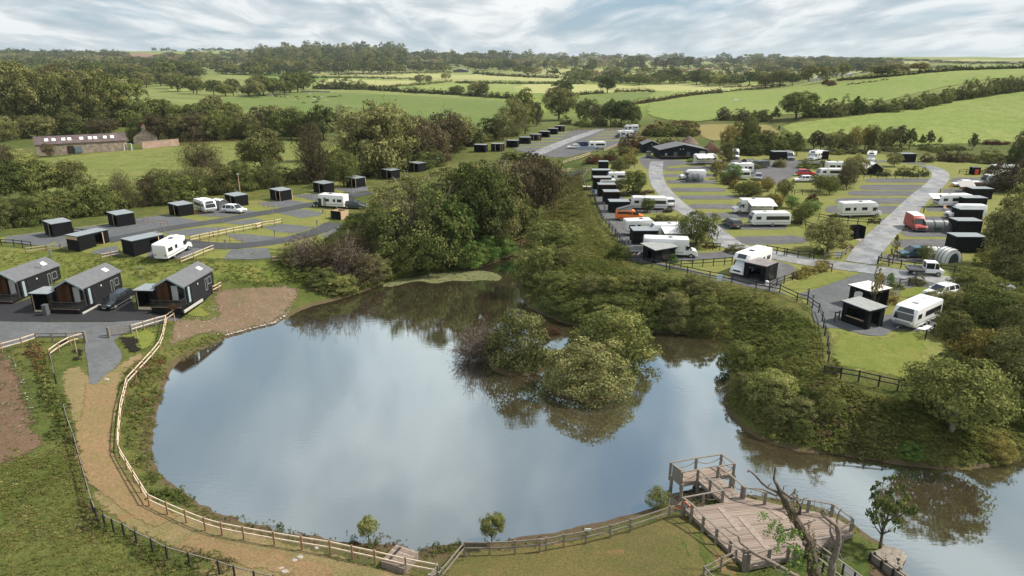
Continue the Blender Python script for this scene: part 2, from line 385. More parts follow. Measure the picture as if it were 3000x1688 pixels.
# ground: near rough grass, far fields in patchwork greens
m_g = bpy.data.materials.new('ground_grass'); m_g.use_nodes = True; nt = m_g.node_tree; bb = nt.nodes['Principled BSDF']; bb.inputs['Roughness'].default_value = .95; bb.inputs['Specular IOR Level'].default_value = .15
g = N(nt, 'ShaderNodeNewGeometry')
def gno(s, d=5, r=0.6, dist=0.0):
    n = N(nt, 'ShaderNodeTexNoise', inp={'Scale': s, 'Detail': d, 'Roughness': r, 'Distortion': dist}); nt.links.new(g.outputs['Position'], n.inputs['Vector']); return n.outputs[0]
def rr(x, s):
    r = ramp(nt, s); nt.links.new(x, r.inputs[0]); return r.outputs[0]
near = MIX(nt, rr(gno(.05, 4), [(.38, 0.0), (.62, 1.0)]), (.066,.088,.020), (.125,.118,.036))
near = MIX(nt, M(nt, 'MULTIPLY', rr(gno(.5, 6, .65, .5), [(.42, 0.0), (.6, 1.0)]), .7), near, (.045,.068,.014))
near = MIX(nt, 1.0, near, rr(gno(5., 5, .75), [(.3, .55), (.7, 1.45)]), 'MULTIPLY')
vo = N(nt, 'ShaderNodeTexVoronoi', inp={'Scale': .0042, 'Randomness': .9}); nt.links.new(g.outputs['Position'], vo.inputs['Vector'])
sepc = N(nt, 'ShaderNodeSeparateColor'); nt.links.new(vo.outputs['Color'], sepc.inputs[0])
far = rr(sepc.outputs[0], [(.0, (.16,.16,.062)), (.3, (.17,.21,.05)), (.5, (.115,.165,.035)), (.7, (.30,.29,.13)), (.9, (.14,.18,.05)), (1., (.17,.115,.075))])
far = MIX(nt, 1.0, far, rr(gno(.03, 6), [(.3, .8), (.7, 1.2)]), 'MULTIPLY')
sepp = N(nt, 'ShaderNodeSeparateXYZ'); nt.links.new(g.outputs['Position'], sepp.inputs[0])
near = MIX(nt, rr(M(nt, 'ADD', sepp.outputs[2], M(nt, 'MULTIPLY', gno(.9, 4), .5)), [(.30, 1.0), (.55, 0.0)]), near, (.10,.072,.045))
nt.links.new(MIX(nt, rr(M(nt, 'DIVIDE', sepp.outputs[1], 1000.), [(.30, 0.0), (.45, 1.0)]), near, far), bb.inputs['Base Color'])
bp = N(nt, 'ShaderNodeBump'); bp.inputs['Strength'].default_value = .7; bp.inputs['Distance'].default_value = .2
nt.links.new(M(nt, 'ADD', gno(5., 5, .7), gno(1.2, 4)), bp.inputs['Height']); nt.links.new(bp.outputs[0], bb.inputs['Normal'])
tag(link('ground', np_mesh('ground', VT, FT, m_g, smooth=True)), 'rough grass ground around the pond and campsite', kind='structure')

# ------------------------------------------------------------------ draped sheets
def smooth_poly(pts, it=1, closed=True):
    for _ in range(it):
        n = len(pts); o = []
        for i in range(n if closed else n-1):
            a, b = pts[i], pts[(i+1) % n]; o += [(a[0]*.75+b[0]*.25, a[1]*.75+b[1]*.25), (a[0]*.25+b[0]*.75, a[1]*.25+b[1]*.75)]
        if not closed: o = [pts[0]]+o+[pts[-1]]
        pts = o
    return pts
def drape(name, wp, m, off=0.03, step=1.5, label=None, smooth=True, fade=None):
    """a sheet lying on the ground inside world polygon wp"""
    wp = [tuple(p[:2]) for p in wp]; n = len(wp); B = []
    for i in range(n):
        a, b = wp[i], wp[(i+1) % n]; l = math.hypot(b[0]-a[0], b[1]-a[1]); k = max(1, int(l/step))
        B += [(a[0]+(b[0]-a[0])*t/k, a[1]+(b[1]-a[1])*t/k) for t in range(k)]
    xs = [p[0] for p in wp]; ys = [p[1] for p in wp]
    X, Y = np.meshgrid(np.arange(min(xs), max(xs), step), np.arange(min(ys), max(ys), step))
    X = X.ravel()+RNG.uniform(-.01, .01, X.size); Y = Y.ravel()+RNG.uniform(-.01, .01, Y.size)
    ok = inside(X, Y, wp) & (seg_dist(X, Y, wp) > step*.35); I = list(zip(X[ok], Y[ok]))
    co = [Vector(p) for p in B+I]; ed = [(i, (i+1) % len(B)) for i in range(len(B))]
    v, e, f, *_ = delaunay_2d_cdt(co, ed, [list(range(len(B)))], 1, 1e-5)
    V = np.array([(p[0], p[1], 0) for p in v]); V[:,2] = Hf(V[:,0], V[:,1])+off
    F = np.array([t for t in f if len(t) == 3])
    if len(F):
        nz = np.cross(V[F[:,1]]-V[F[:,0]], V[F[:,2]]-V[F[:,0]])[:,2]; F[nz < 0] = F[nz < 0][:, ::-1]
    me = np_mesh(name, V, F, m, smooth=True); fd = fade or max(FADE.get(m.name, 1.3), step*.25); set_attr(me, 'edge', np.clip(seg_dist(V[:,0], V[:,1], wp)/fd, 0, 1)*(1 if fd > .6 else .35)+(0 if fd > .6 else .65))
    o = link(name, me); return tag(o, label, kind='structure')
FADE = {'worn_sheen_road': .5, 'grey_tarmac': .5, 'black_tarmac': .5, 'campsite_gravel': .5, 'grey_gravel': .55, 'pale_stubble': .5, 'bright_pasture': .5, 'worn_track': .9, 'path_grass': 1.6, 'lookout_grass': 1.6, 'shingle_beach': 2.2, 'bare_soil': 2.2, 'mown_grass': 1.6, 'embankment_grass': 2.0, 'meadow_grass': 3.0}
def set_attr(me, n, v):
    a = me.attributes.new(n, 'FLOAT', 'POINT'); a.data.foreach_set('value', np.ascontiguousarray(v, np.float32))
def dpx(name, pts, m, off=.03, step=1.5, sm=1, label=None):
    if sm: pts = smooth_poly(pts, sm)
    return drape(name, [G(*p) for p in pts], m, off, step, label)
def ribbon(name, pts, width, m, off=.05, sm=2, label=None, step=1.5):
    w = smooth_poly([tuple(G(*p)[:2]) for p in pts], sm, False); Lf, Rt = [], []
    for i, p in enumerate(w):
        a, b = w[max(i-1, 0)], w[min(i+1, len(w)-1)]; d = math.hypot(b[0]-a[0], b[1]-a[1])+1e-9; nx, ny = -(b[1]-a[1])/d, (b[0]-a[0])/d
        wd = width if not hasattr(width, '__len__') else width[0]+(width[1]-width[0])*i/(len(w)-1)
        Lf.append((p[0]+nx*wd/2, p[1]+ny*wd/2)); Rt.append((p[0]-nx*wd/2, p[1]-ny*wd/2))
    return drape(name, Lf+Rt[::-1], m, off, step, label)
# ------------------------------------------------------------------ water
def water_mat():
    m = bpy.data.materials.new('pond_water'); m.use_nodes = True; nt = m.node_tree; nt.nodes.clear(); out = N(nt, 'ShaderNodeOutputMaterial')
    g = N(nt, 'ShaderNodeNewGeometry')
    mp = N(nt, 'ShaderNodeMapping'); nt.links.new(g.outputs['Position'], mp.inputs[0]); mp.inputs['Scale'].default_value = (.5, 1.5, 1); mp.inputs['Rotation'].default_value = (0, 0, .15)
    n1 = N(nt, 'ShaderNodeTexNoise', inp={'Scale': 2.2, 'Detail': 3.0, 'Roughness': .5}); nt.links.new(mp.outputs[0], n1.inputs['Vector'])
    n2 = N(nt, 'ShaderNodeTexNoise', inp={'Scale': .07, 'Detail': 2.0}); nt.links.new(g.outputs['Position'], n2.inputs['Vector'])
    r2 = ramp(nt, [(.42, 0.15), (.65, 1.0)]); nt.links.new(n2.outputs[0], r2.inputs[0])
    bp = N(nt, 'ShaderNodeBump'); bp.inputs['Distance'].default_value = .02
    nt.links.new(M(nt, 'MULTIPLY', r2.outputs[0], .34), bp.inputs['Strength']); nt.links.new(n1.outputs[0], bp.inputs['Height'])
    gl = N(nt, 'ShaderNodeBsdfGlossy'); gl.inputs['Roughness'].default_value = .035; gl.inputs['Color'].default_value = (.82,.95,1,1)
    nt.links.new(bp.outputs[0], gl.inputs['Normal'])
    df = N(nt, 'ShaderNodeBsdfDiffuse'); n3 = N(nt, 'ShaderNodeTexNoise', inp={'Scale': .05, 'Detail': 3.0}); nt.links.new(g.outputs['Position'], n3.inputs['Vector'])
    rc = ramp(nt, [(.35, (.050,.036,.022)), (.65, (.072,.052,.032))]); nt.links.new(n3.outputs[0], rc.inputs[0]); nt.links.new(rc.outputs[0], df.inputs['Color'])
    lw = N(nt, 'ShaderNodeLayerWeight'); lw.inputs['Blend'].default_value = .5
    f = ramp(nt, [(.0, .2), (.35, .45), (.62, .66), (1., .92)]); nt.links.new(lw.outputs['Facing'], f.inputs[0])
    mx = N(nt, 'ShaderNodeMixShader'); nt.links.new(f.outputs[0], mx.inputs[0]); nt.links.new(df.outputs[0], mx.inputs[1]); nt.links.new(gl.outputs[0], mx.inputs[2])
    nt.links.new(mx.outputs[0], out.inputs['Surface']); return m
M_WATER = water_mat()
def water_sheet():
    c = POND.mean(0); B = [tuple(p) for p in POND]
    # push the outline a little under the banks
    A = sum(B[i][0]*B[(i+1) % len(B)][1]-B[(i+1) % len(B)][0]*B[i][1] for i in range(len(B))); s = 1 if A > 0 else -1; O = []
    for i, p in enumerate(B):
        a, b = B[i-1], B[(i+1) % len(B)]; d = math.hypot(b[0]-a[0], b[1]-a[1])+1e-9
        O.append((p[0]+s*(b[1]-a[1])/d*1.2, p[1]-s*(b[0]-a[0])/d*1.2))
    co = [Vector(p) for p in O]; v, e, f, *_ = delaunay_2d_cdt(co, [], [list(range(len(co)))], 1, 1e-5)
    V = np.array([(p[0], p[1], 0) for p in v]); F = np.array([t for t in f if len(t) == 3]); nz = np.cross(V[F[:,1]]-V[F[:,0]], V[F[:,2]]-V[F[:,0]])[:,2]; F[nz < 0] = F[nz < 0][:, ::-1]
    tag(link('pond_water', np_mesh('pond_water', V, F, M_WATER)), 'still brown pond reflecting the cloudy sky', kind='structure')
water_sheet()

# ------------------------------------------------------------------ surfaces
m_lawn = ground_mat('mown_grass', (.135,.155,.030), (.165,.165,.045), (.10,.135,.022), .08, .7, 6.0, bump=.5)
m_lawn2 = ground_mat('campsite_lawn', (.16,.165,.045), (.19,.175,.058), (.12,.145,.034), .08, .5, 5.0, bump=.4)
m_bankg = ground_mat('embankment_grass', (.125,.15,.028), (.17,.165,.045), (.06,.10,.014), .09, .35, 4.0, bump=.8)
m_worn = ground_mat('worn_track', (.19,.128,.068), (.225,.14,.08), (.165,.132,.058), .10, .45, 5.0, bump=.6)
m_look = ground_mat('lookout_grass', (.105,.092,.034), (.14,.105,.042), (.085,.09,.026), .08, .5, 6.0, bump=.6, spots=(.20,.115,.055), s_spot=.3, spot_thr=.6)
m_lownd = ground_mat('path_grass', (.175,.142,.064), (.21,.155,.086), (.13,.122,.045), .08, .45, 6.0, bump=.6, spots=(.19,.12,.06), s_spot=.35, spot_thr=.60)
m_meadow = ground_mat('meadow_grass', (.145,.165,.040), (.175,.17,.052), (.09,.125,.026), .03, .22, 2.0, bump=.6)
m_pasture = ground_mat('pasture_grass', (.105,.15,.034), (.14,.17,.048), (.085,.125,.028), .012, .12, 1.5, bump=.3)
m_pasture2 = ground_mat('bright_pasture', (.19,.23,.065), (.225,.25,.085), (.16,.21,.05), .012, .12, 1.5, bump=.3)
m_pale = ground_mat('pale_stubble', (.30,.30,.12), (.33,.32,.14), (.26,.28,.10), .012, .1, 1.0, bump=.2)
m_hill = ground_mat('hill_pasture', (.16,.21,.05), (.205,.225,.068), (.11,.165,.032), .02, .25, 1.6, bump=.6)
m_dry = ground_mat('dry_grass', (.20,.17,.062), (.17,.16,.05), (.22,.17,.08), .05, .4, 4., bump=.5)
m_soil = ground_mat('bare_soil', (.150,.092,.060), (.115,.075,.05), (.165,.11,.07), .12, .9, 8., bump=.9, spots=(.30,.26,.22), s_spot=3.0, spot_thr=.66)
m_shingle = ground_mat('shingle_beach', (.175,.112,.078), (.205,.145,.105), (.125,.105,.055), .12, .8, 7., bump=.9, spots=(.40,.35,.30), s_spot=2.6, spot_thr=.655)
m_gravel = ground_mat('grey_gravel', (.105,.112,.122), (.14,.146,.155), (.085,.092,.10), .15, 1.2, 14., bump=.5)
m_gravel2 = ground_mat('campsite_gravel', (.098,.10,.108), (.135,.133,.137), (.082,.083,.092), .12, .8, 10., bump=.4)
m_tar = ground_mat('black_tarmac', (.022,.022,.026), (.034,.034,.038), (.026,.025,.03), .12, .5, 9., bump=.4, rough=.8)
m_tar2 = ground_mat('grey_tarmac', (.055,.057,.063), (.075,.076,.082), (.048,.05,.056), .1, .6, 9., bump=.25, rough=.75)
m_road = ground_mat('worn_sheen_road', (.13,.13,.135), (.17,.17,.175), (.31,.31,.32), .30, .42, 5., bump=.25, rough=.6, wet=.16)  # pale third tone paints the sky sheen of wet patches into the colour
m_mulch = ground_mat('dark_mulch', (.012,.010,.009), (.02,.017,.014), (.016,.014,.01), .3, 1.5, 9., bump=1., spots=(.05,.09,.02), s_spot=2.2, spot_thr=.66)
m_mud = ground_mat('brown_mud', (.085,.055,.036), (.11,.075,.05), (.07,.05,.03), .2, .9, 6., bump=.5, rough=.6)
m_dark = ground_mat('bramble_floor', (.035,.045,.014), (.055,.055,.02), (.02,.03,.009), .1, .7, 4., bump=1.0)
m_weed = ground_mat('duckweed', (.13,.14,.062), (.16,.16,.075), (.085,.095,.04), .2, .9, 5., bump=.2)

# far fields first
dpx('far_field', [(640,290),(800,272),(1000,270),(1290,285),(1480,296),(1530,300),(1540,330),(1530,360),(1450,378),(1370,378),(1250,365),(1100,345),(900,330),(700,320),(560,305)], m_pasture, .12, 5, label='green cattle field across the middle distance')
dpx('far_field', Q('2', (570,450),(760,410),(1160,440),(1530,440),(1500,480),(1080,500),(1060,520),(560,500)), m_pale, .25, 9, label='pale field left of the middle, behind the cattle')
dpx('far_field', Q('2', (1000,390),(1500,370),(1850,385),(2576,400),(2576,445),(1900,430),(1500,410),(1050,400)), m_pale, .35, 12, label='long pale field below the barn')
dpx('far_field', Q('2', (1500,490),(1900,470),(2576,475),(2576,560),(2200,555),(1800,535),(1450,520)), m_pasture2, .25, 9, label='light green field behind the long dark hedge')
dpx('far_field', Q('3', (0,480),(350,470),(800,480),(1200,490),(1230,510),(950,520),(600,560),(560,575),(200,560),(0,560)), m_pale, .25, 9, label='pale field around the lone oak')
dpx('far_field', Q('3', (0,405),(400,420),(800,440),(800,450),(0,448)), m_pale, .35, 12, label='thin pale field strip left of the lone oak')
dpx('far_field', Q('3', (1240,490),(1700,478),(1850,505),(2140,525),(1980,560),(1700,550),(1360,545),(1230,515)), m_pale, .25, 9, label='yellow green field beyond the brown bracken line')
dpx('far_field', Q('3', (545,600),(900,560),(1300,548),(1540,560),(1520,600),(1250,600),(1100,650),(1080,690),(900,740),(560,720),(540,650)), m_pasture, .2, 6, label='green field between lone oak and bracken')
dpx('far_field', Q('4', (-950,620),(-1000,570),(-700,520),(-250,570),(0,545),(500,500),(1000,450),(1500,380),(2000,340),(2700,322),(2750,400),(2200,430),(1700,530),(1250,640),(1000,720),(500,760),(-100,790),(-700,850),(-1040,760)), m_hill, .25, 7, label='broad green hillside field behind the tree line')
dpx('far_field', Q('4', (240,860),(700,800),(1100,760),(1500,700),(2000,620),(2700,520),(3000,600),(3000,1040),(2400,1030),(1900,1050),(1200,1060),(500,1010),(330,930)), m_hill, .15, 5, label='green hillside meadow above the campsite')
dpx('dry_field', Q('3', (1720,850),(2400,850),(2500,870),(2560,960),(2500,1000),(2000,1010),(1850,1010),(1750,960),(1650,900)), m_dry, .12, 4, label='dry yellow grass field beside the soil heaps')
dpx('far_field', Q('1', (-300,215),(0,190),(200,195),(330,240),(280,262),(0,262),(-300,262)), m_pale, 1.5, 40, label='pale field on the far left hill')
dpx('far_field', Q('1', (420,200),(1000,190),(1400,180),(1700,205),(1800,240),(1700,290),(1300,270),(1000,240),(500,225)), ground_mat('ploughed_field', (.20,.115,.075), (.24,.145,.10), (.17,.11,.07), .003, .02, .2, bump=0), 1.5, 40, label='red brown ploughed field on the far left hill')
dpx('meadow', Q('1', (340,1180),(900,1120),(1400,1080),(2250,1010),(2700,1000),(3100,1010),(3300,1100),(3200,1290),(2700,1300),(2300,1500),(1700,1560),(900,1600),(400,1560),(-200,1400),(-200,1250),(100,1200)), m_meadow, .06, 3, label='meadow in front of the stone barn')
dpx('far_field', [(-200,252),(60,253),(110,262),(190,268),(150,290),(-200,290)], m_pasture2, .3, 8, label='light field glimpsed at far left')
dpx('far_field', Q('1', (1560,500),(1900,480),(1920,540),(1720,545),(1560,540)), m_pasture2, .3, 6, label='light field glimpsed between the left trees')

# left campsite
dpx('campsite_lawn', Q('5', (-100,730),(300,770),(600,830),(1000,870),(1700,905),(2110,905),(2576,905),(2900,905),(3050,830),(3100,640),(3200,300),(3400,200),(3300,120),(2700,330),(2200,350),(1550,480),(1000,560),(400,640),(-100,700)), m_lawn2, .03, 2, label='lawns of the left campsite')
dpx('campsite_gravel', Q('5', (60,690),(380,650),(780,600),(980,575),(1200,600),(1340,640),(1060,700),(1000,720),(800,760),(620,790),(480,775),(240,765),(40,735)), m_gravel, .05, 1.5, 0, label='gravel pitch around the first black shed')
dpx('campsite_gravel', Q('5', (1010,575),(1270,520),(1500,490),(1560,485),(1900,545),(1700,580),(1440,620),(1300,635)), m_gravel, .05, 1.5, 0, label='gravel pitch beside the second black shed')
dpx('campsite_gravel', Q('5', (1830,480),(2050,440),(2300,430),(2420,455),(2120,500),(1950,500)), m_gravel, .05, 1.5, 0, label='gravel pitch under caravan and white car')
dpx('campsite_gravel', Q('6', (20,370),(300,340),(560,380),(420,385),(240,415),(60,400)), m_gravel, .05, 1.5, 0)
dpx('campsite_gravel', Q('6', (330,300),(600,280),(720,290),(1000,270),(1070,290),(860,320),(560,350)), m_gravel, .05, 1.5, 0)
dpx('campsite_gravel', Q('6', (720,235),(1060,215),(1060,255),(900,275)), m_gravel, .05, 1.5, 0)
ribbon('tarmac_road', Q('5', (1000,730),(1450,640),(2000,550),(2576,450),(2900,395),(3200,330),(3500,270)), 3.6, m_tar2, .07, label='tarmac lane between the left campsite sheds')
ribbon('tarmac_road', Q('5', (1050,705),(1480,700),(1700,745),(2050,780),(2400,770),(2700,720),(3000,640),(3150,560)), 3.4, m_tar2, .066, label='lower tarmac lane looping through the left campsite')
dpx('campsite_gravel', Q('5', (1540,650),(1760,620),(1900,605),(2200,600),(1950,650),(1800,680),(1600,670)), m_gravel, .05, 1.5, 0)
dpx('campsite_gravel', Q('5', (2060,560),(2400,520),(2500,540),(2300,575)), m_gravel, .05, 1.5, 0)
dpx('campsite_gravel', Q('6', (200,465),(420,430),(640,465),(600,490),(420,515)), m_gravel, .05, 1.5, 0)
dpx('campsite_gravel', Q('5', (2100,665),(2300,665),(2576,690),(2700,700),(2450,750),(2280,740),(2200,700)), m_gravel, .05, 1.5, 0)
dpx('campsite_gravel', Q('6', (50,600),(250,570),(560,600),(380,655),(200,645)), m_gravel, .05, 1.5, 0)
dpx('campsite_gravel', Q('6', (600,690),(800,560),(850,690),(760,695)), m_gravel, .05, 1.5, 0)
dpx('campsite_gravel', Q('5', (2180,810),(2400,800),(2530,800),(2560,890),(2400,905),(2115,905),(2140,860)), m_gravel, .05, 1.5, 0, label='gravel pitch at the edge of the left embankment')
dpx('campsite_gravel', Q('5', (1000,790),(1110,780),(1125,870),(900,850),(850,835)), m_gravel, .05, 1.5, 0)
dpx('campsite_gravel', Q('5', (1500,720),(1640,715),(1850,760),(2000,770),(1800,870),(1700,900),(1480,885),(1380,880)), m_gravel, .05, 1.5, 0, label='gravel pitch under the lone motorhome')
dpx('embankment', Q('5', (-200,750),(300,790),(600,830),(1000,880),(1500,905),(2110,915),(2600,905),(2750,950),(2900,1060),(2700,1150),(2350,1130),(2060,1120),(2000,1220),(1300,1200),(600,1150),(-200,1100)), m_bankg, .035, 1.2, label='grass embankment behind the lodges')

# lodges terrace, beach and lower left
dpx('shingle_beach', Q('a', (1600,300),(1690,250),(2040,270),(2000,150),(1960,30),(2100,-20),(2400,-50),(2800,-60),(2870,0),(2800,140),(2700,250),(2560,335),(2300,395),(2130,445),(2050,420),(1860,440),(1760,520),(1560,560),(1560,420)), m_shingle, .03, 1.2, label='stony brown beach beside the pond')
dpx('lawn_patch', Q('a', (1700,215),(1800,150),(1990,40),(2080,60),(2010,130),(1960,200),(2030,240),(1990,275),(1700,250)), m_lawn, .06, 1.2, label='bright grass patch beside the right lodge')
dpx('tarmac_apron', Q('a', (-150,110),(100,140),(300,75),(320,190),(760,215),(960,125),(1240,50),(1270,190),(1500,210),(1740,195),(1560,230),(1450,262),(1300,305),(300,306),(-150,290)), m_tar, .04, 1.3, 0, label='dark tarmac apron in front of the lodges')
dpx('gravel_drive', Q('a', (-150,292),(300,308),(1300,307),(1560,232),(1700,200),(1700,290),(1570,300),(1040,440),(1170,620),(1110,720),(1000,800),(900,900),(860,930),(840,860),(830,700),(800,560),(800,500),(770,440),(480,440),(330,440),(190,500),(0,570),(-150,600)), m_gravel, .055, 1.2, label='grey gravel drive leading to the pond path')
dpx('lawn_patch', Q('a', (1040,440),(1560,310),(1520,400),(1490,500),(1390,580),(1240,620),(1175,625),(1130,520)), m_lawn, .065, 1.2, label='small lawn inside the fence corner')
dpx('planting_bed', Q('a', (1065,455),(1340,410),(1350,470),(1330,540),(1390,550),(1370,590),(1240,612),(1160,570),(1130,500)), m_mulch, .13, 1.0, label='dark mulched bed inside the fence corner')
dpx('planting_bed', Q('a', (640,560),(720,520),(800,560),(818,695),(700,695),(640,670)), m_mulch, .11, 1.0, label='dark mulched bed left of the gravel drive')
dpx('planting_bed', Q('a', (200,540),(380,470),(780,450),(790,500),(700,500),(540,540),(460,500),(300,520)), m_mulch, .11, 1.0, label='dark mulched bed along the light fence')
dpx('pond_path', Q('a', (860,800),(1000,780),(1190,620),(1400,560),(1540,450),(1500,520),(1350,680),(1190,830),(1130,1050),(1110,1290),(1110,1480),(1180,1600),(1390,1920),(1600,2050),(2080,2200),(2576,2290)) +
    Q('c', (530,1215),(955,1310),(1540,1430),(1500,1700),(-400,1700),(-1100,1443)) + Q('b', (2050,1340),(1560,1220),(1150,1000),(890,830),(840,680),(760,380),(700,60)) + Q('a', (620,1190),(560,1000),(520,800),(640,720),(820,700)), m_lownd, .03, .9, label='trodden grass path round the pond')
ribbon('worn_track', Q('a', (960,880),(950,1050),(915,1250))+Q('b', (880,60),(870,200),(900,340),(960,480),(1080,600),(1220,700),(1400,830),(1600,950)), (3.2,2.6), m_worn, .06, 2, label='bare orange wheel track down the pond path', step=.9)
ribbon('worn_track', Q('b', (1700,1090),(2000,1180),(2400,1290))+Q('c', (-20,1300),(250,1380),(600,1440)), 2.2, m_worn, .06, 2, label='bare orange patch of the path at the bottom', step=.9)
dpx('bare_soil', Q('a', (-150,560),(60,590),(160,640),(200,740),(260,860),(260,1000),(330,1080),(380,1200),(350,1290)) + Q('b', (380,60),(500,150),(420,260),(200,370),(0,440),(-200,500)), m_soil, .05, 1.3, label='bare brown soil at the left edge')
dpx('lookout_lawn', Q('c', (1560,1400),(1800,1180),(2300,1150),(2576,1120)) + Q('d', (490,1100),(930,1010),(1490,850),(1620,830),(1700,880),(1930,1080),(2100,1250),(2200,1400),(2150,1600),(-800,1600)), m_look, .045, 1.3, label='worn lawn in front of the deck')

# right campsite
dpx('campsite_lawn', Q('7', (750,60),(800,330),(840,470),(900,600),(1020,730),(1120,900),(1500,985),(2080,1120),(2400,1190)) + [(2370,890),(2420,960),(2430,1090),(2700,1138),(2760,1100),(2800,1000),(2760,930),(2900,860),(3100,880),(3100,480),(2750,470),(2600,450),(2250,445),(1960,440),(1870,455)], m_lawn2, .02, 2, label='lawns between the right campsite pitches')
dpx('road_forecourt', Q('3', (1190,1150),(1330,1170),(1650,1200),(1900,1205),(2080,1180),(2400,1200),(2900,1180),(3000,1230),(2400,1260),(1900,1230),(1500,1235),(1420,1290),(1290,1290),(1210,1230)), m_gravel2, .04, 2, label='gravel forecourt of the black reception building')
GP = 'gravel pitch in the right campsite'
pitches = [('7', (1440,42,1890,70)), ('7', (1420,97,1900,128)), ('7', (1450,155,1935,188)), ('7', (1490,228,2020,265)), ('7', (1570,298,2140,338)), ('7', (1660,382,2110,426)), ('7', (1750,466,2380,515)), ('7', (1860,568,2600,622)),
  ('8', (1080,140,1730,178)), ('8', (1020,200,1680,248)), ('8', (910,257,1600,302)), ('8', (790,322,1520,378)), ('8', (690,397,1440,470)), ('8', (1210,512,1400,570)),
  ('8', (1880,130,2300,190)), ('8', (1800,235,2300,290)), ('8', (1650,400,2200,450)), ('8', (1560,500,2000,560)), ('8', (1410,610,1930,690)), ('8', (1320,715,1930,790)), ('8', (1230,850,1980,930))]
for r, (x0, y0, x1, y1) in pitches:
    h = (y1-y0)/2; pl = [(x0+h, y0), ((x0+x1)/2, y0), (x1-h, y0), (x1, (y0+y1)/2), (x1-h, y1), ((x0+x1)/2, y1), (x0+h, y1), (x0, (y0+y1)/2)]
    dpx('campsite_pitch', Q(r, *pl), m_gravel2, .045, 1.6, 1, label=GP)
dpx('campsite_pitch', Q('7', (2050,690),(2400,685),(2720,675),(2830,745),(2500,762),(2200,765),(2120,740)), m_gravel2, .045, label='curved gravel pitch above the lower campsite road')
dpx('campsite_gravel', Q('8', (-680,30),(0,10),(60,0),(280,-30),(440,0),(440,60),(400,120),(330,150),(240,200),(150,190),(80,150),(0,120),(-100,60),(-250,70),(-680,60)), m_gravel2, .045, label='gravel court among the rear pitches')
dpx('campsite_gravel', Q('7', (760,240),(830,260),(960,400),(1000,520),(1100,600),(1150,700),(1250,820),(1330,900),(1300,940),(1180,930),(1090,890),(1030,760),(960,660),(900,560),(850,480),(800,350)), m_gravel2, .05, label='gravel strip along the fence of the right campsite')
for pl in ([(820,455),(1000,440),(1100,490),(1050,545),(900,545),(850,520)], [(980,640),(1150,625),(1150,720),(1020,740)], [(900,290),(1060,310),(1060,340),(830,340)], [(760,200),(1000,190),(1030,235),(780,240)], [(1000,420),(1500,400),(1560,455),(1100,470)]):
    dpx('campsite_gravel', Q('7', *pl), m_gravel2, .055, 1.4)
dpx('campsite_gravel', Q('7', (1140,880),(1700,850),(1950,835),(2100,800),(2200,850),(2080,890),(1600,920),(1250,950),(1100,900)), m_gravel2, .05, label='gravel apron of the lower fenced pitch')
dpx('campsite_gravel', Q('7', (2060,1120),(2030,1070),(2200,950),(2440,900),(2700,980),(2650,1030),(2560,1080),(2530,1200),(2300,1180)), m_gravel2, .05, label='gravel pitch under the motorhome and round holed shelter')
dpx('campsite_gravel', Q('7', (1090,905),(1500,985),(2080,1120),(2576,1235),(2576,1220),(2100,1100),(1500,960),(1120,890)), m_gravel2, .052, .8, 0)
dpx('campsite_gravel', Q('8', (420,1230),(640,1180),(990,1040),(1150,1030),(1500,1060),(1700,1090),(2100,1160),(2050,1190),(1740,1180),(1480,1200),(1300,1300),(1250,1400),(1250,1540),(1100,1600),(890,1560),(600,1540),(560,1290)), m_gravel, .05, label='gravel fork leading down to the two shelters')
dpx('campsite_gravel', Q('f', (840,340),(1100,300),(1230,240),(1400,230),(1500,100),(1850,-20),(1950,0),(1800,100),(1760,330),(1650,400),(1340,375),(1260,440),(1080,430),(900,380)), m_gravel, .055, label='gravel hardstanding of the big caravan')
dpx('lawn_patch', Q('8', (250,1150),(780,1000),(970,1050),(980,1070),(700,1170),(480,1210),(330,1205)), m_lawn, .05, label='grass wedge below the golden hedge')
dpx('lawn_patch', Q('8', (1380,1290),(1330,1180),(1700,1130),(1740,1190),(1640,1260)), m_lawn, .07, label='grass corner beside the two hedge blocks')
dpx('lookout_lawn', Q('f', (690,700),(740,560),(800,330),(900,390),(1060,440),(1260,450),(1350,385),(1650,410),(1700,600),(1640,850),(1400,850),(1030,770)), m_lawn, .05, label='smooth green lawn at the campsite tip')
ribbon('camp_road', Q('7', (1365,-20),(1350,100),(1380,200),(1465,300),(1570,400),(1680,470),(1850,590),(1990,700),(2110,790)), (3.6, 3.4), m_road, .07, label='worn grey lane down the middle of the campsite')
ribbon('camp_road', Q('7', (1990,730),(2110,790),(2400,850)) + Q('8', (560,930),(820,960),(1160,1000),(1480,1050),(1900,1110),(2140,1135),(2600,1200)), 4.0, m_road, .076, label='lower campsite lane running right')
ribbon('camp_road', Q('8', (1030,940),(1115,800),(1270,640),(1400,520),(1510,400),(1640,280),(1770,170),(1800,100),(1740,50),(1640,20)), (4.0, 3.7), m_road, .084, label='wet patched lane climbing through the right pitches')
ribbon('camp_road', Q('4', (1650,1225),(1300,1200),(1000,1205),(420,1235),(-100,1215)), 4, m_gravel2, .06, label='rear campsite lane')
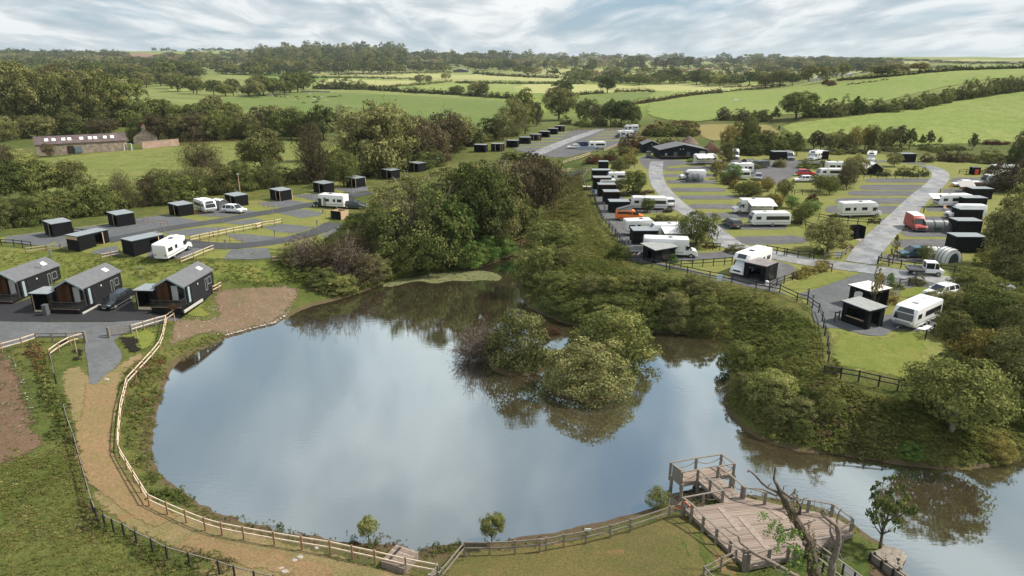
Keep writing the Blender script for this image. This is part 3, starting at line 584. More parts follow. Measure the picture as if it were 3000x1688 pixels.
# top strip behind the tree belt
dpx('campsite_gravel', Q('3', (0,1000),(500,910),(1150,885),(1190,900),(1180,960),(1100,1010),(860,1090),(730,1110),(480,1180),(200,1130),(0,1090)), m_gravel2, .07, 2, label='gravel of the upper campsite')
for i in range(6):
    y = 925+i*28; dpx('grass_strip', Q('3', (300-i*60,y),(560-i*30,y-4),(560-i*30,y+9),(300-i*60,y+12)), m_lawn2, .09, 1.8, 0); 
    if i < 4: dpx('grass_strip', Q('3', (840-i*50,y-6),(1060,y-10),(1060,y+3),(840-i*50,y+6)), m_lawn2, .09, 1.8, 0)
ribbon('camp_road', Q('3', (860,895),(700,945),(500,1020),(340,1085),(200,1150)), 4.5, m_road, .13, label='pale lane through the upper campsite')
ribbon('camp_road', Q('7', (180,75),(420,72),(640,76)), 4, m_tar2, .08, label='dark lane crossing behind the gully')
# mud and weed at the pond head
dpx('mud_flat', Q('D', (1316,630),(1330,650),(1316,690),(1306,730),(1280,710),(1240,690),(1230,665),(1290,636)), m_mud, .06, 1.2, label='brown mud at the head of the pond')
wd = smooth_poly([P(*p, .012) for p in Q('6', (1170,1160),(1260,1100),(1500,1050),(1800,1010),(1900,1015),(2100,1005),(2250,1025),(2330,1070),(2280,1110),(2150,1095),(2000,1110),(1850,1100),(1680,1135),(1560,1105),(1450,1115),(1300,1160))], 1)
def flat_sheet(name, wp, z, m, label):
    co = [Vector(p[:2]) for p in wp]; v, e, f, *_ = delaunay_2d_cdt(co, [], [list(range(len(co)))], 1, 1e-5)
    V = np.array([(p[0], p[1], z) for p in v]); F = np.array([t for t in f if len(t) == 3]); nz = np.cross(V[F[:,1]]-V[F[:,0]], V[F[:,2]]-V[F[:,0]])[:,2]; F[nz < 0] = F[nz < 0][:, ::-1]
    me = np_mesh(name, V, F, m); set_attr(me, 'edge', np.full(len(V), .42)); return tag(link(name, me), label, kind='stuff')
flat_sheet('duckweed', wd, .012, m_weed, 'green duckweed mat floating at the pond head')
# ------------------------------------------------------------------ foliage
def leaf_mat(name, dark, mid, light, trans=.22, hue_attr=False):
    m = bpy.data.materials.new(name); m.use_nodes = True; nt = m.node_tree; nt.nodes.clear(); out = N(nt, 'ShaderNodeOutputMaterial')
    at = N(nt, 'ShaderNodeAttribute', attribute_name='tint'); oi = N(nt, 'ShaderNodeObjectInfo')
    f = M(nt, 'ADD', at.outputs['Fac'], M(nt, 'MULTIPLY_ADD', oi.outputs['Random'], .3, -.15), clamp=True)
    r = ramp(nt, [(.05, dark), (.5, mid), (.95, light)]); nt.links.new(f, r.inputs[0]); c = r.outputs[0]  # dark end deepened to paint shade inside the foliage
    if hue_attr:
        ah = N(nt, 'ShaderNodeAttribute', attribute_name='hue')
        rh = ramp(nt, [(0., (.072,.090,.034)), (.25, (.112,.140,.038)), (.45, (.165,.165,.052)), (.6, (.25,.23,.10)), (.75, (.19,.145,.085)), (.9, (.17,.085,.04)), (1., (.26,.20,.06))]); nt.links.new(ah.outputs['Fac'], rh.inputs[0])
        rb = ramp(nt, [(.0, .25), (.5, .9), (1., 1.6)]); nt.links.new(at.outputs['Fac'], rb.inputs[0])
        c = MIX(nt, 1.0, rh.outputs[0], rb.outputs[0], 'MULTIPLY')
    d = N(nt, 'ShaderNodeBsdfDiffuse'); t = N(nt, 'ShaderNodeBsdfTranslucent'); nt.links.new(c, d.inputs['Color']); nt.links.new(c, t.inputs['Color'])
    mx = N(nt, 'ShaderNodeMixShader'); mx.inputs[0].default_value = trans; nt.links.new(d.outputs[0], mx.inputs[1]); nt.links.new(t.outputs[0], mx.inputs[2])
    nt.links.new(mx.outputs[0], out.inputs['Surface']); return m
LM = {
 'dark': leaf_mat('dark_green_leaves', (0.023, 0.034, 0.013), (0.094, 0.120, 0.040), (0.238, 0.241, 0.081)),
 'green': leaf_mat('green_leaves', (0.029, 0.042, 0.014), (0.137, 0.163, 0.052), (0.344, 0.313, 0.107)),
 'bright': leaf_mat('bright_green_leaves', (0.033, 0.057, 0.015), (0.135, 0.223, 0.056), (0.293, 0.398, 0.125)),
 'olive': leaf_mat('olive_leaves', (0.035, 0.040, 0.016), (0.177, 0.181, 0.069), (0.404, 0.372, 0.170)),
 'pale': leaf_mat('pale_willow_leaves', (.06,.068,.022), (.22,.235,.075), (.41,.41,.165)),
 'brown': leaf_mat('brown_twig_leaves', (.030,.026,.016), (.115,.096,.054), (.25,.21,.115)),
 'grey':   leaf_mat('grey_twigs', (0.055, 0.042, 0.033), (0.205, 0.163, 0.129), (0.360, 0.295, 0.232), .05),
 'rust':   leaf_mat('rust_leaves', (.035,.022,.014), (.125,.070,.040), (.23,.14,.075)),
 'gold':   leaf_mat('golden_hedge_leaves', (0.051, 0.048, 0.015), (0.288, 0.237, 0.076), (0.480, 0.480, 0.184)),
 'plum':   leaf_mat('plum_leaves', (0.021, 0.010, 0.010), (0.109, 0.046, 0.041), (0.204, 0.095, 0.075)),
}
M_MIX = leaf_mat('mixed_foliage', (.02,.03,.01), (.05,.07,.02), (.1,.1,.04), .2, True)
m_bark = mat('bark', (.075,.058,.042), .9, var=.35, scale=6, bump=.6, bscale=14)
m_bark2 = mat('pale_bark', (.21,.18,.145), .9, var=.3, scale=6, bump=.5, bscale=14)

def quads(c, n, s, rng, aspect=1.0, along=None):
    """leaf quads at centres c facing n, size s"""
    k = len(c); r = rng.normal(size=(k, 3))
    if along is not None: r = along+0.25*r
    n = n/np.linalg.norm(n, axis=1, keepdims=True)
    u = r-(r*n).sum(1, keepdims=True)*n if along is None else r/np.linalg.norm(r, axis=1, keepdims=True)
    u /= np.linalg.norm(u, axis=1, keepdims=True)+1e-9; v = np.cross(n, u); v /= np.linalg.norm(v, axis=1, keepdims=True)+1e-9
    s = s[:, None]; V = np.stack([c-u*s*aspect, c-v*s*.6+u*s*.1, c+u*s*aspect, c+v*s*.6-u*s*.1] if along is None else [c-u*s*aspect-v*s*.07, c-u*s*aspect+v*s*.07, c+u*s*aspect+v*s*.04, c+u*s*aspect-v*s*.04], 1)
    return V.reshape(-1, 3)
def qfaces(k): return np.arange(4*k).reshape(k, 4)
def crown_data(seed, ncl, nl, ls, cr=.15, z0=.22, z1=1.0, R=.5, shape='round', holes=.15):
    """one crown in a unit box: radius .5, top at 1; leaf clumps on the outside, darker leaves within"""
    g = np.random.default_rng(seed); C, S = [], []
    zc, zr = (z0+z1)/2, (z1-z0)/2
    lob = [(g.uniform(0, 2*PI), g.uniform(-.3, .9), g.uniform(.12, .28)) for _ in range(6)]
    while len(C) < ncl:
        d = g.normal(size=3); d /= np.linalg.norm(d)
        if d[2] < -.55 and g.random() < .7: continue
        a = math.atan2(d[1], d[0]); bulge = 1-.16+sum(w*max(0, math.cos(a-t))*max(0, 1-abs(d[2]-e)) for t, e, w in lob)*.7
        rr_ = (g.random()**.35)*bulge
        if shape == 'dome': x, y, z = d[0]*R*rr_, d[1]*R*rr_, z0+abs(d[2])*(z1-z0)*rr_*.95
        elif shape == 'column': x, y, z = d[0]*R*rr_*(1-.5*max(0, d[2])), d[1]*R*rr_*(1-.5*max(0, d[2])), zc+d[2]*zr*rr_
        elif shape == 'cone':
            t = g.random()**.8; q = (1-t)*R*(.5+.5*g.random()); x, y, z = math.cos(a)*q, math.sin(a)*q, z0+t*(z1-z0)
        else: x, y, z = d[0]*R*rr_, d[1]*R*rr_, zc+d[2]*zr*rr_*.92
        C.append((x, y, z)); S.append(cr*g.uniform(.55, 1.25))
    C = np.array(C); S = np.array(S)
    ctr = np.array([0, 0, zc-.1])
    k = ncl*nl; ci = np.repeat(np.arange(ncl), nl)
    d = g.normal(size=(k, 3)); d /= np.linalg.norm(d, axis=1, keepdims=True)
    out = (C-ctr); out /= np.linalg.norm(out, axis=1, keepdims=True)+1e-6
    d = d+out[ci]*.75+np.array([0, 0, .35]); d /= np.linalg.norm(d, axis=1, keepdims=True)
    rad = S[ci]*g.uniform(.55, 1.1, k)
    c = C[ci]+d*rad[:, None]*np.array([1, 1, .75]); c[:, 2] = np.maximum(c[:, 2], .01)
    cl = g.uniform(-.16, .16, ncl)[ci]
    tint = .42+cl+.22*(rad/S[ci]-.8)+g.uniform(-.2, .2, k)  # inner leaves darker: shade within the crown put into the tint
    V = quads(c, d+g.normal(size=(k, 3))*.45, ls*g.uniform(.6, 1.35, k), g)
    return V, np.clip(np.repeat(tint, 4), 0, 1)
def twig_data(seed, n, ln=.06, z0=.15, R=.5, shape='round'):
    g = np.random.default_rng(seed); nb = max(12, n//90); zc = (z0+1)/2; Cs, Ds = [], []
    for _ in range(nb):
        d = g.normal(size=3); d[2] = abs(d[2])*(.9 if shape == 'round' else .5)+.1; d /= np.linalg.norm(d); base = np.array([0, 0, z0*.6+.1*g.random()])
        e = np.array([d[0]*R, d[1]*R, z0+d[2]*(1-z0)])
        m = n//nb; t = g.uniform(.25, 1.0, m)[:, None]; sp = .13*t; c = base+(e-base)*t+g.normal(size=(m, 3))*sp*.75
        Cs.append(c); dd = (e-base)/np.linalg.norm(e-base)*.7+g.normal(size=(m, 3))*.55+(c-base)*.8; Ds.append(dd/np.linalg.norm(dd, axis=1, keepdims=True))
    c = np.concatenate(Cs); d = np.concatenate(Ds); c[:, 2] = np.abs(c[:, 2])+.01; k = len(c)
    V = quads(c, g.normal(size=(k, 3)), ln*g.uniform(.5, 1.3, k), g, 1.0, along=d)
    return V, np.repeat(np.clip(g.uniform(.1, .8, k), 0, 1), 4)
def join_data(*ds):
    return np.concatenate([d[0] for d in ds]), np.concatenate([d[1] for d in ds])
PROTO = {}
def proto(key, n, fn):
    PROTO[key] = []
    for i in range(n):
        V, t = fn(100*len(PROTO)+i); PROTO[key].append((np_mesh(key, V, qfaces(len(V)//4), None, attr=t), V, t))
proto('crown_near', 4, lambda s: crown_data(s, 150, 85, .0185, .15, .08))
proto('crown_mid', 6, lambda s: crown_data(s, 95, 48, .029, .17, .06))
proto('crown_far', 6, lambda s: crown_data(s, 36, 16, .062, .20, .0))
proto('wood_near', 5, lambda s: crown_data(s, 160, 85, .0180, .14, 0.02, .98, shape='dome'))
proto('bush_near', 5, lambda s: crown_data(s, 150, 85, .0185, .15, 0.0, .97, shape='dome'))
proto('bush_mid', 5, lambda s: crown_data(s, 70, 42, .034, .18, 0.0, .97, shape='dome'))
proto('bush_far', 4, lambda s: crown_data(s, 16, 14, .095, .24, 0.0, .95, shape='dome'))
proto('column', 4, lambda s: crown_data(s, 70, 34, .032, .14, .02, 1.0, .45, shape='column'))
proto('cone', 3, lambda s: crown_data(s, 60, 24, .026, .09, .12, 1.0, .5, shape='cone'))
proto('oak', 3, lambda s: crown_data(s, 110, 60, .024, .16, .26))
proto('twiggy', 4, lambda s: join_data(twig_data(s, 3600, .055, .08), crown_data(s+50, 60, 18, .015, .18, .1)))
proto('airy', 4, lambda s: join_data(twig_data(s, 1500, .05, .05), crown_data(s+70, 110, 52, .020, .17, .05)))
proto('bare_bush', 3, lambda s: join_data(twig_data(s, 5200, .06, .02, shape='dome'), crown_data(s+50, 50, 16, .016, .2, .0, .9, shape='dome')))
proto('loose', 3, lambda s: crown_data(s, 60, 40, .026, .10, .30, 1.0, .5))
def trunk_mesh(seed, fine=1):
    g = random.Random(seed); b = MB(); top = Vector((g.uniform(-.04, .04), g.uniform(-.04, .04), .62))
    mid = Vector((g.uniform(-.03, .03), g.uniform(-.03, .03), .3)); b.tube([(0, 0, -.03), (0, 0, .02), mid, top, top+Vector((g.uniform(-.05, .05), g.uniform(-.05, .05), .25))], [.05, .034, .026, .016, .004], 7)
    for i in range(8):
        s = mid.lerp(top, g.uniform(-.3, .9)) if i > 2 else mid*g.uniform(.7, 1.0); a = i*2.4+g.uniform(-.4, .4); l = g.uniform(.25, .42)
        e = s+Vector((math.cos(a)*l, math.sin(a)*l, g.uniform(.15, .36))); m = s.lerp(e, .5)+Vector((0, 0, -.03)); b.tube([s, m, e], [.015, .009, .003], 5)
        for q in range(3):
            a2 = a+g.uniform(-1, 1); e2 = m+Vector((math.cos(a2)*.16, math.sin(a2)*.16, g.uniform(.04, .2))); b.tube([m, e2], [.006, .0015], 4)
    return b.mesh('trunk', m_bark, smooth=True)
TRUNKS = [trunk_mesh(i) for i in range(4)]
TCOUNT = {}
LOOKS = {'dark': 'dark green', 'green': 'mid green', 'bright': 'bright green', 'olive': 'olive green', 'pale': 'pale yellow green', 'brown': 'brown twiggy', 'grey': 'grey leafless', 'rust': 'rust brown', 'gold': 'golden', 'plum': 'plum coloured'}
def sizes(px, yb, w, h):
    p = G(px, yb); s = ppm(p); v = Vector((p.x, p.y, p.z-CAMZ)); cd_ = max(.8, math.hypot(v.x, v.y)/v.length)
    return p, w/s, h/s/cd_
def tree(px, yb, w, h, kind='green', pr='crown_mid', label=None, group=None, cat='tree', name=None, flat=.95, trunk=True, bark=None):
    """px, yb: foot of the trunk in the photo; w, h: crown width and full height as seen"""
    p, W, Hh = sizes(px, yb, w, h); rz = random.uniform(0, 6.28)
    r = empty(name or 'tree', (p.x, p.y, p.z-.1), 0, label, cat, group)
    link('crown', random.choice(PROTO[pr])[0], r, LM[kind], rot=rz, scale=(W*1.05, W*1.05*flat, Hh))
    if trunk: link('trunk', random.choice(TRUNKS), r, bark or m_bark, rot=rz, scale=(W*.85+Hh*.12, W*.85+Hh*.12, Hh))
    return r
def bush(px, yb, w, h, kind='green', pr='bush_mid', label=None, group=None, cat='bush', name='bush', dz=.12, deep=.9):
    p, W, Hh = sizes(px, yb, w, h); a = math.atan2(p.x, p.y)
    # the foot seen in the photo is the near edge: step back half the depth
    q = Vector((p.x+math.sin(a)*W*.35*deep, p.y+math.cos(a)*W*.35*deep, 0)); q.z = max(h1(q.x, q.y), -.05)-dz
    if q.z > p.z: Hh = max(Hh*.75, Hh-(q.z-p.z)*.4)
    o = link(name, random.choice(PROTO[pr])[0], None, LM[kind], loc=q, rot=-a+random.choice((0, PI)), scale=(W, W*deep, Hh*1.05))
    return tag(o, label, cat, group)
ORD = ['leftmost', 'second', 'third', 'fourth', 'fifth', 'sixth', 'seventh', 'eighth', 'ninth', 'tenth', 'eleventh', 'twelfth', 'thirteenth', 'fourteenth', 'fifteenth', 'sixteenth', 'seventeenth', 'eighteenth', 'nineteenth', 'twentieth', 'twenty first', 'twenty second', 'twenty third', 'twenty fourth', 'twenty fifth', 'twenty sixth', 'twenty seventh', 'twenty eighth', 'twenty ninth', 'thirtieth', 'thirty first', 'thirty second']
def along(pts, t):
    L_ = [math.hypot(pts[i+1][0]-pts[i][0], pts[i+1][1]-pts[i][1]) for i in range(len(pts)-1)]; s = t*sum(L_)
    for i, l in enumerate(L_):
        if s <= l or i == len(L_)-1: q = s/l if l else 0; return (pts[i][0]+(pts[i+1][0]-pts[i][0])*q, pts[i][1]+(pts[i+1][1]-pts[i][1])*q)
        s -= l
def row(pts, n, w, h, kinds, pr, where, group, what='tree', jit=(.35, 4), hv=.22, **kw):
    """n trees or bushes along a line of feet in the photo"""
    for i in range(n):
        t = (i+.5)/n; x, y = along(pts, t); dx = w*random.uniform(-1, 1)*jit[0]; k = random.choice(kinds); s = random.uniform(1-hv, 1+hv)
        o = ORD[i] if i < len(ORD) else ''; k = k; lab = f"{LOOKS[k]} {what}, {o}{'' if i == 0 else ' from the left'} {where}"
        if len(lab.split()) > 16: lab = lab.replace(' from the left', ' one')
        hh = h[0]+(h[1]-h[0])*t if hasattr(h, '__len__') else h; ww = w*random.uniform(.85, 1.25); pp = random.choice(pr) if isinstance(pr, (list, tuple)) else pr
        if what in ('tree',): tree(x+dx, y+random.uniform(-1, 1)*jit[1], ww, hh*s, k, pp, lab, group, **kw)
        else: bush(x+dx, y+random.uniform(-1, 1)*jit[1], ww, hh*s, k, pp, lab, group, **kw)
# ------- joined foliage (stuff)
def joined(name, items, keys, label, m=M_MIX):
    """items: (x, y, z, w, d, h, hue, bright)"""
    Vs, Ts, Hs = [], [], []
    for x, y, z, w_, d_, h_, hue, br in items:
        _, V, t = random.choice(PROTO[random.choice(keys)]); a = random.uniform(0, 6.28); ca, sa = math.cos(a), math.sin(a)
        R_ = np.array([[ca*w_, -sa*w_, 0], [sa*d_, ca*d_, 0], [0, 0, h_]]); Vs.append(V@R_.T+np.array([x, y, z])); Ts.append(np.clip(t+br, 0, 1)); Hs.append(np.full(len(V), hue))
    V = np.concatenate(Vs); T = np.concatenate(Ts); Hh = np.concatenate(Hs)
    me = np_mesh(name, V, qfaces(len(V)//4), m, attr=T); a = me.attributes.new('hue', 'FLOAT', 'POINT'); a.data.foreach_set('value', Hh.astype(np.float32))
    return tag(link(name, me), label, kind='stuff')
proto('tuft', 5, lambda s: crown_data(s, 8, 11, .10, .28, 0.0, .8, shape='dome'))
proto('weed', 5, lambda s: crown_data(s, 12, 22, .058, .24, 0.0, .85, shape='dome'))
def scat(pts, n, w, h, hues, spread_jit=0, br=0.0, world=False):
    """random items inside a photo polygon"""
    wp = pts if world else [tuple(G(*p)[:2]) for p in pts]
    xs = [p[0] for p in wp]; ys = [p[1] for p in wp]; it = []
    X = RNG.uniform(min(xs), max(xs), n*12); Y = RNG.uniform(min(ys), max(ys), n*12); ok = inside(X, Y, wp); X, Y = X[ok][:n], Y[ok][:n]; Z = Hf(X, Y)
    for x, y, z in zip(X, Y, Z):
        ww = random.uniform(*w); nn = float(vnoise(np.array(x), np.array(y), 9, 5)+vnoise(np.array(x), np.array(y), 3.5, 6)*.6)
        hu = hues[min(len(hues)-1, max(0, int((nn+.75)/1.5*len(hues)+random.uniform(-.6, .6))))]
        it.append((x, y, z-.05, ww, ww*random.uniform(.7, 1.3), random.uniform(*h)*(.8+nn*.5), hu+random.uniform(-.05, .05), br+random.uniform(-.12, .12)))
    return it
def line_items(pts, n, w, h, hues, jit=3, br=0.0):
    it = []
    for i in range(n):
        x, y = along(pts, (i+random.random())/n); p, W, Hh = sizes(x, y+random.uniform(-jit, jit), w*random.uniform(.7, 1.4), h*random.uniform(.65, 1.3))
        it.append((p.x, p.y, p.z-.3, W, W, Hh, random.choice(hues)+random.uniform(-.04, .04), br+random.uniform(-.1, .1)))
    return it
# ------------------------------------------------------------------ far woods and hedges
W = []
def wl(r, pts, n, w, h, hues, jit=3, br=0.0, **k): W.extend(line_items(Q(r, *pts), int(n*1.15), w*1.25, h*1.35, hues, jit, br+.08))
DK = [.0, .1, .2, .3]; MX_ = [.05, .2, .3, .45, .55, .7]; PL = [.45, .55, .6, .3]
# skyline hedges and copses of the far hills
wl('1', [(-200,160),(280,155),(900,152),(1400,158),(2000,162),(2600,168)], 70, 14, 7, DK, 2)
wl('1', [(280,158),(440,156)], 12, 12, 11, DK, 1); wl('1', [(760,150),(930,148)], 12, 12, 12, DK, 1); wl('1', [(990,150),(1110,150)], 8, 12, 11, DK, 1)
wl('1', [(0,190),(200,200),(640,205),(1180,210)], 46, 16, 11, DK, 3); wl('1', [(1450,245),(1800,235),(2300,200)], 30, 18, 10, MX_, 6)
wl('1', [(1200,235),(1500,270),(1640,280)], 12, 16, 9, DK, 3); wl('1', [(0,255),(500,262),(900,270),(1500,290)], 56, 26, 14, PL+DK, 6); wl('1', [(0,235),(350,240)], 16, 22, 10, PL, 5)
wl('2', [(0,170),(300,168),(870,165)], 34, 14, 6, DK, 1); wl('2', [(1250,185),(1650,200),(2000,215),(2576,215)], 40, 16, 7, DK, 3); wl('2', [(860,160),(990,165)], 8, 10, 9, DK, 1)
for y, h in ((205, 24), (235, 26), (262, 26), (300, 28), (335, 28), (372, 26)): wl('2', [(0,y+18),(300,y+8),(700,y+4),(1250,y+2),(1400,y+10)], 34, 26, h, DK+[.3,.4,.5], 4)
wl('1', [(1720,300),(2000,300),(2576,290)], 22, 28, 26, DK+[.5], 5); wl('1', [(2000,360),(2300,380),(2576,380)], 22, 28, 24, PL+DK, 5)
wl('2', [(1380,262),(1700,262),(2100,262),(2576,262)], 34, 24, 20, DK+[.3,.45], 4); wl('2', [(1400,300),(1900,305),(2576,300)], 34, 22, 14, DK+PL, 4)
wl('2', [(1450,348),(1800,350)], 14, 22, 16, DK+PL, 3); wl('2', [(2000,330),(2576,340)], 22, 22, 16, DK+[.45], 5)
for y, h in ((235, 15), (265, 14), (315, 13), (385, 15)): wl('3', [(0,y),(800,y+8),(1600,y+6),(2576,y+4)], 46 if y < 380 else 30, 24, h, DK+PL+MX_, 6)
wl('3', [(500,455),(1000,462),(1500,465),(2200,480)], 44, 24, 18, DK+[.3,.45], 4)
wl('4', [(0,235),(400,222),(900,238),(1300,245),(1700,265),(2100,282),(2576,288),(2800,290)], 90, 13, 5, DK, 2)
for y, h in ((262, 12), (285, 14), (318, 16), (350, 18)): wl('4', [(0,y+20),(500,y+5),(900,y+12),(1400,y+30)], 30, 24, h, DK+PL, 6)
wl('4', [(0,430),(300,450),(560,430)], 12, 24, 18, DK+[.45], 4); wl('4', [(900,330),(1500,335),(2000,325)], 26, 20, 8, DK+PL, 4)
wl('1', [(0,330),(600,330),(1200,335),(1900,345)], 56, 30, 22, DK+PL, 5); wl('1', [(0,375),(600,380),(1200,380),(1900,400)], 52, 32, 26, DK+[.45], 5)
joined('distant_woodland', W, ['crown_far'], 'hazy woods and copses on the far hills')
# hedges
def hedge(r, pts, n, w, h, hues, label, keys=('bush_far',), jit=1.2, br=-.05):
    o = joined('hedge', line_items(Q(r, *pts), int(n*1.3), w*1.1, h*1.35, hues, jit, br-.1), list(keys), label); del o['kind']; return tag(o, label, 'hedge', 'field hedges')
hedge('2', [(540,412),(1000,412),(1500,430),(1560,440)], 60, 7, 5, [.0,.1], 'thin dark hedge crossing the pale fields')
hedge('2', [(560,520),(1040,525),(1560,560),(1900,575),(2200,600),(2500,612)], 110, 11, 12, [.0,.1,.2], 'long dark hedge behind the cattle field')
hedge('2', [(1880,462),(2200,466),(2576,468),(3100,470)], 80, 8, 6, [.0,.1], 'straight trimmed hedge left of the lone oak')
hedge('2', [(2050,372),(2300,395),(2576,410),(2850,415)], 55, 9, 8, [.0,.1,.3], 'trimmed hedge right of the barn')
hedge('2', [(700,385),(1100,375),(1600,368),(1850,362)], 55, 8, 5, [.6,.5,.45], 'pale scrubby hedge leading to the barn')
hedge('2', [(1060,510),(1300,495),(1600,475),(1860,445)], 40, 8, 6, [.55,.5,.6], 'pale rough bank between two stubble fields')
hedge('3', [(550,580),(860,560)], 26, 9, 8, [.3,.45,.1], 'hedge at the foot of the lone oak')
hedge('3', [(960,548),(1220,540),(1350,545)], 24, 9, 7, [.3,.55,.7], 'scrub hedge right of the lone oak')
hedge('3', [(1100,680),(1250,650),(1420,630),(1560,600),(1750,575),(1970,555)], 90, 10, 10, [.78,.85,.72,.2], 'brown bracken line winding across the fields')
hedge('3', [(1990,545),(2300,520),(2576,490)], 30, 8, 5, [.3,.5,.1], 'low hedge at the top of the bright field')
hedge('3', [(2000,505),(2400,490),(2576,480)], 30, 8, 5, [.0,.1], 'dark hedge under the farm trees')
hedge('4', [(820,440),(1150,415),(1560,380)], 50, 9, 8, [.0,.1], 'dark hedge climbing from the farm')
hedge('4', [(1560,378),(1900,348),(2300,332),(2620,324),(2900,322)], 100, 9, 10, [.0,.05,.1], 'clean trimmed hedge on top of the green hill')
hedge('4', [(920,480),(1100,460),(1300,430)], 16, 9, 5, [.3,.75], 'scrubby hollow on the hillside')
# hillside belts of trees
B1 = 'in the tree belt across the green hillside'
row(Q('4', (-300,800),(0,830),(240,820)), 9, 36, 34, ['green','olive','brown'], ['bush_mid','column'], 'in the left hillside belt', 'trees of the hillside belt', 'bush', (.3, 2))
row(Q('4', (540,790),(700,785),(900,770),(1010,760)), 9, 42, (44, 60), ['green','dark','olive'], ['bush_mid'], 'in the middle of the hillside belt', 'trees of the hillside belt', 'bush', (.3, 2))
row(Q('4', (1100,750),(1400,730),(1700,680),(2000,620),(2300,575),(2576,530),(2750,500)), 22, 42, (40, 56), ['green','olive','green','dark'], ['bush_mid'], 'in the right hillside belt', 'trees of the hillside belt', 'bush', (.3, 2))
tree(2200+425/3.22, 100+800/3.22, 92, 78, 'dark', 'crown_near', 'broad dark oak alone in front of the hillside tree belt', 'single oaks')
tree(1500+900/3.22, 100+556/3.22, 46, 50, 'dark', 'crown_mid', 'lone flat topped oak standing in the pale fields', 'single oaks')
# trees standing in the middle distance
tree(1500+440/3.22, 100+815/3.22, 92, 92, 'olive', 'crown_near', 'big round topped tree above the upper campsite', 'trees above the upper campsite')
tree(1500+480/3.22, 100+600/3.22, 55, 52, 'dark', 'crown_mid', 'dark tree behind the big round one', 'trees above the upper campsite')
tree(1500+150/3.22, 100+860/3.22, 44, 92, 'olive', 'column', 'tall loose tree left of the big round one', 'trees above the upper campsite')
tree(1500+230/3.22, 100+870/3.22, 40, 70, 'brown', 'airy', 'brownish tree squeezed against the big round one', 'trees above the upper campsite')
tree(1500+700/3.22, 100+850/3.22, 58, 74, 'dark', 'crown_mid', 'open dark tree left of the ivy covered clump', 'trees above the upper campsite')
tree(1500+800/3.22, 100+860/3.22, 40, 60, 'brown', 'airy', 'thin brown tree beside the ivy covered clump', 'trees above the upper campsite')
for x, w_, h_, k in ((930, 52, 78, 'dark'), (1030, 60, 78, 'dark'), (1130, 48, 62, 'green')): tree(1500+x/3.22, 100+870/3.22, w_, h_, k, 'crown_mid', f"{LOOKS[k]} ivy clad tree, {'left' if x < 1000 else 'middle' if x < 1100 else 'right'} one of the clump by the bracken", 'ivy clad clump', flat=.9)
row(Q('3', (480,860),(700,870),(900,880),(1180,880)), 8, 30, 26, ['dark','green'], 'bush_mid', 'under the ivy clad clump', 'bushes under the ivy clad clump', 'bush')
for X, Y, w_, h_, k in ((1550,465,30,26,'olive'), (1630,465,20,24,'green'), (1790,430,26,20,'pale'), (1900,570,44,26,'green'), (2070,590,40,42,'olive'), (2140,590,34,44,'green'), (450,525,70,54,'dark')):
    tree(750+X/3.22, 100+Y/3.22, w_, h_, k, 'crown_mid', f"{LOOKS[k]} hedgerow tree " + {1550:'left of the little pair below the barn', 1630:'right of the little pair below the barn', 1790:'beside the rough bank below the barn', 1900:'low and wide in the long hedge', 2070:'left of the tall pair in the long hedge', 2140:'right of the tall pair in the long hedge', 450:'big and round at the cattle field gate'}[X], 'hedgerow trees of the pale fields')
row(Q('2', (640,510),(800,515),(1000,515)), 6, 34, 26, ['dark','green'], 'bush_mid', 'in the thicket behind the cattle trough', 'thicket behind the cattle', 'bush')
row(Q('2', (-60,580),(120,585),(300,560),(420,545)), 7, 54, 50, ['green','olive','dark'], 'crown_mid', 'in the wood left of the cattle field', 'wood left of the cattle field')
PX_ = [330,450,410,590,760,1000,1110,1200,1360,1500,1570,1660,1760,1950,2060,1430]; PL_ = [560,700,950,1080,1200,1360,1520,1740,1850,1960,2080,2240,2390,2520]
def pn(X, lo): q = sorted(PL_ if lo else PX_).index(X); return ORD[q]+(' from the left' if q else ' of all')
for X, Y, w_, h_, k in ((330,345,24,34,'olive'), (450,325,26,36,'dark'), (410,350,40,34,'pale'), (590,330,28,34,'green'), (760,345,34,36,'green'), (1000,335,40,36,'olive'), (1110,340,34,38,'dark'), (1200,335,34,38,'green'), (1360,330,20,34,'dark'), (1500,330,36,36,'dark'), (1570,320,30,40,'green'), (1660,335,36,40,'dark'), (1760,310,26,26,'brown'), (1950,300,26,24,'green'), (2060,290,24,22,'dark'), (1430,340,28,30,'brown'),
    (560,425,34,26,'pale'), (700,430,46,32,'green'), (950,430,46,40,'olive'), (1080,465,36,28,'pale'), (1200,480,40,34,'green'), (1360,460,34,30,'dark'), (1520,465,42,46,'green'), (1740,480,46,44,'dark'), (1850,490,44,42,'green'), (1960,490,50,36,'pale'), (2080,480,44,34,'olive'), (2240,480,40,38,'dark'), (2390,510,42,42,'olive'), (2520,500,44,52,'olive')):
    tree(1500+X/3.22, 100+Y/3.22, w_, h_, k, 'crown_mid' if Y > 400 else 'crown_far', f"{LOOKS[k]} tree of the distant {'lower' if Y > 400 else 'skyline'} band, {pn(X, Y > 400)}", 'parkland trees in the distance')
for X, Y, w_, h_, k in ((100,500,48,42,'green'), (270,490,50,48,'olive'), (390,485,34,36,'dark'), (540,450,46,48,'olive'), (700,450,52,48,'olive'), (860,400,40,38,'pale'), (1190,395,34,30,'olive'), (1590,350,46,26,'gold'), (1100,360,34,20,'dark'), (1440,360,30,16,'dark')):
    tree(2200+X/3.22, 100+Y/3.22, w_, h_, k, 'crown_mid', f"{LOOKS[k]} tree near the white farm buildings, " + ({100:'far left of them',270:'nearer left of them',390:'small and just left of them',540:'touching their left side',700:'directly beside them',860:'between the two pale roofs',1190:'first to the right',1590:'golden and isolated at the hedge top',1100:'low on the right',1440:'lowest by the hedge'}[X]), 'trees round the white farm')
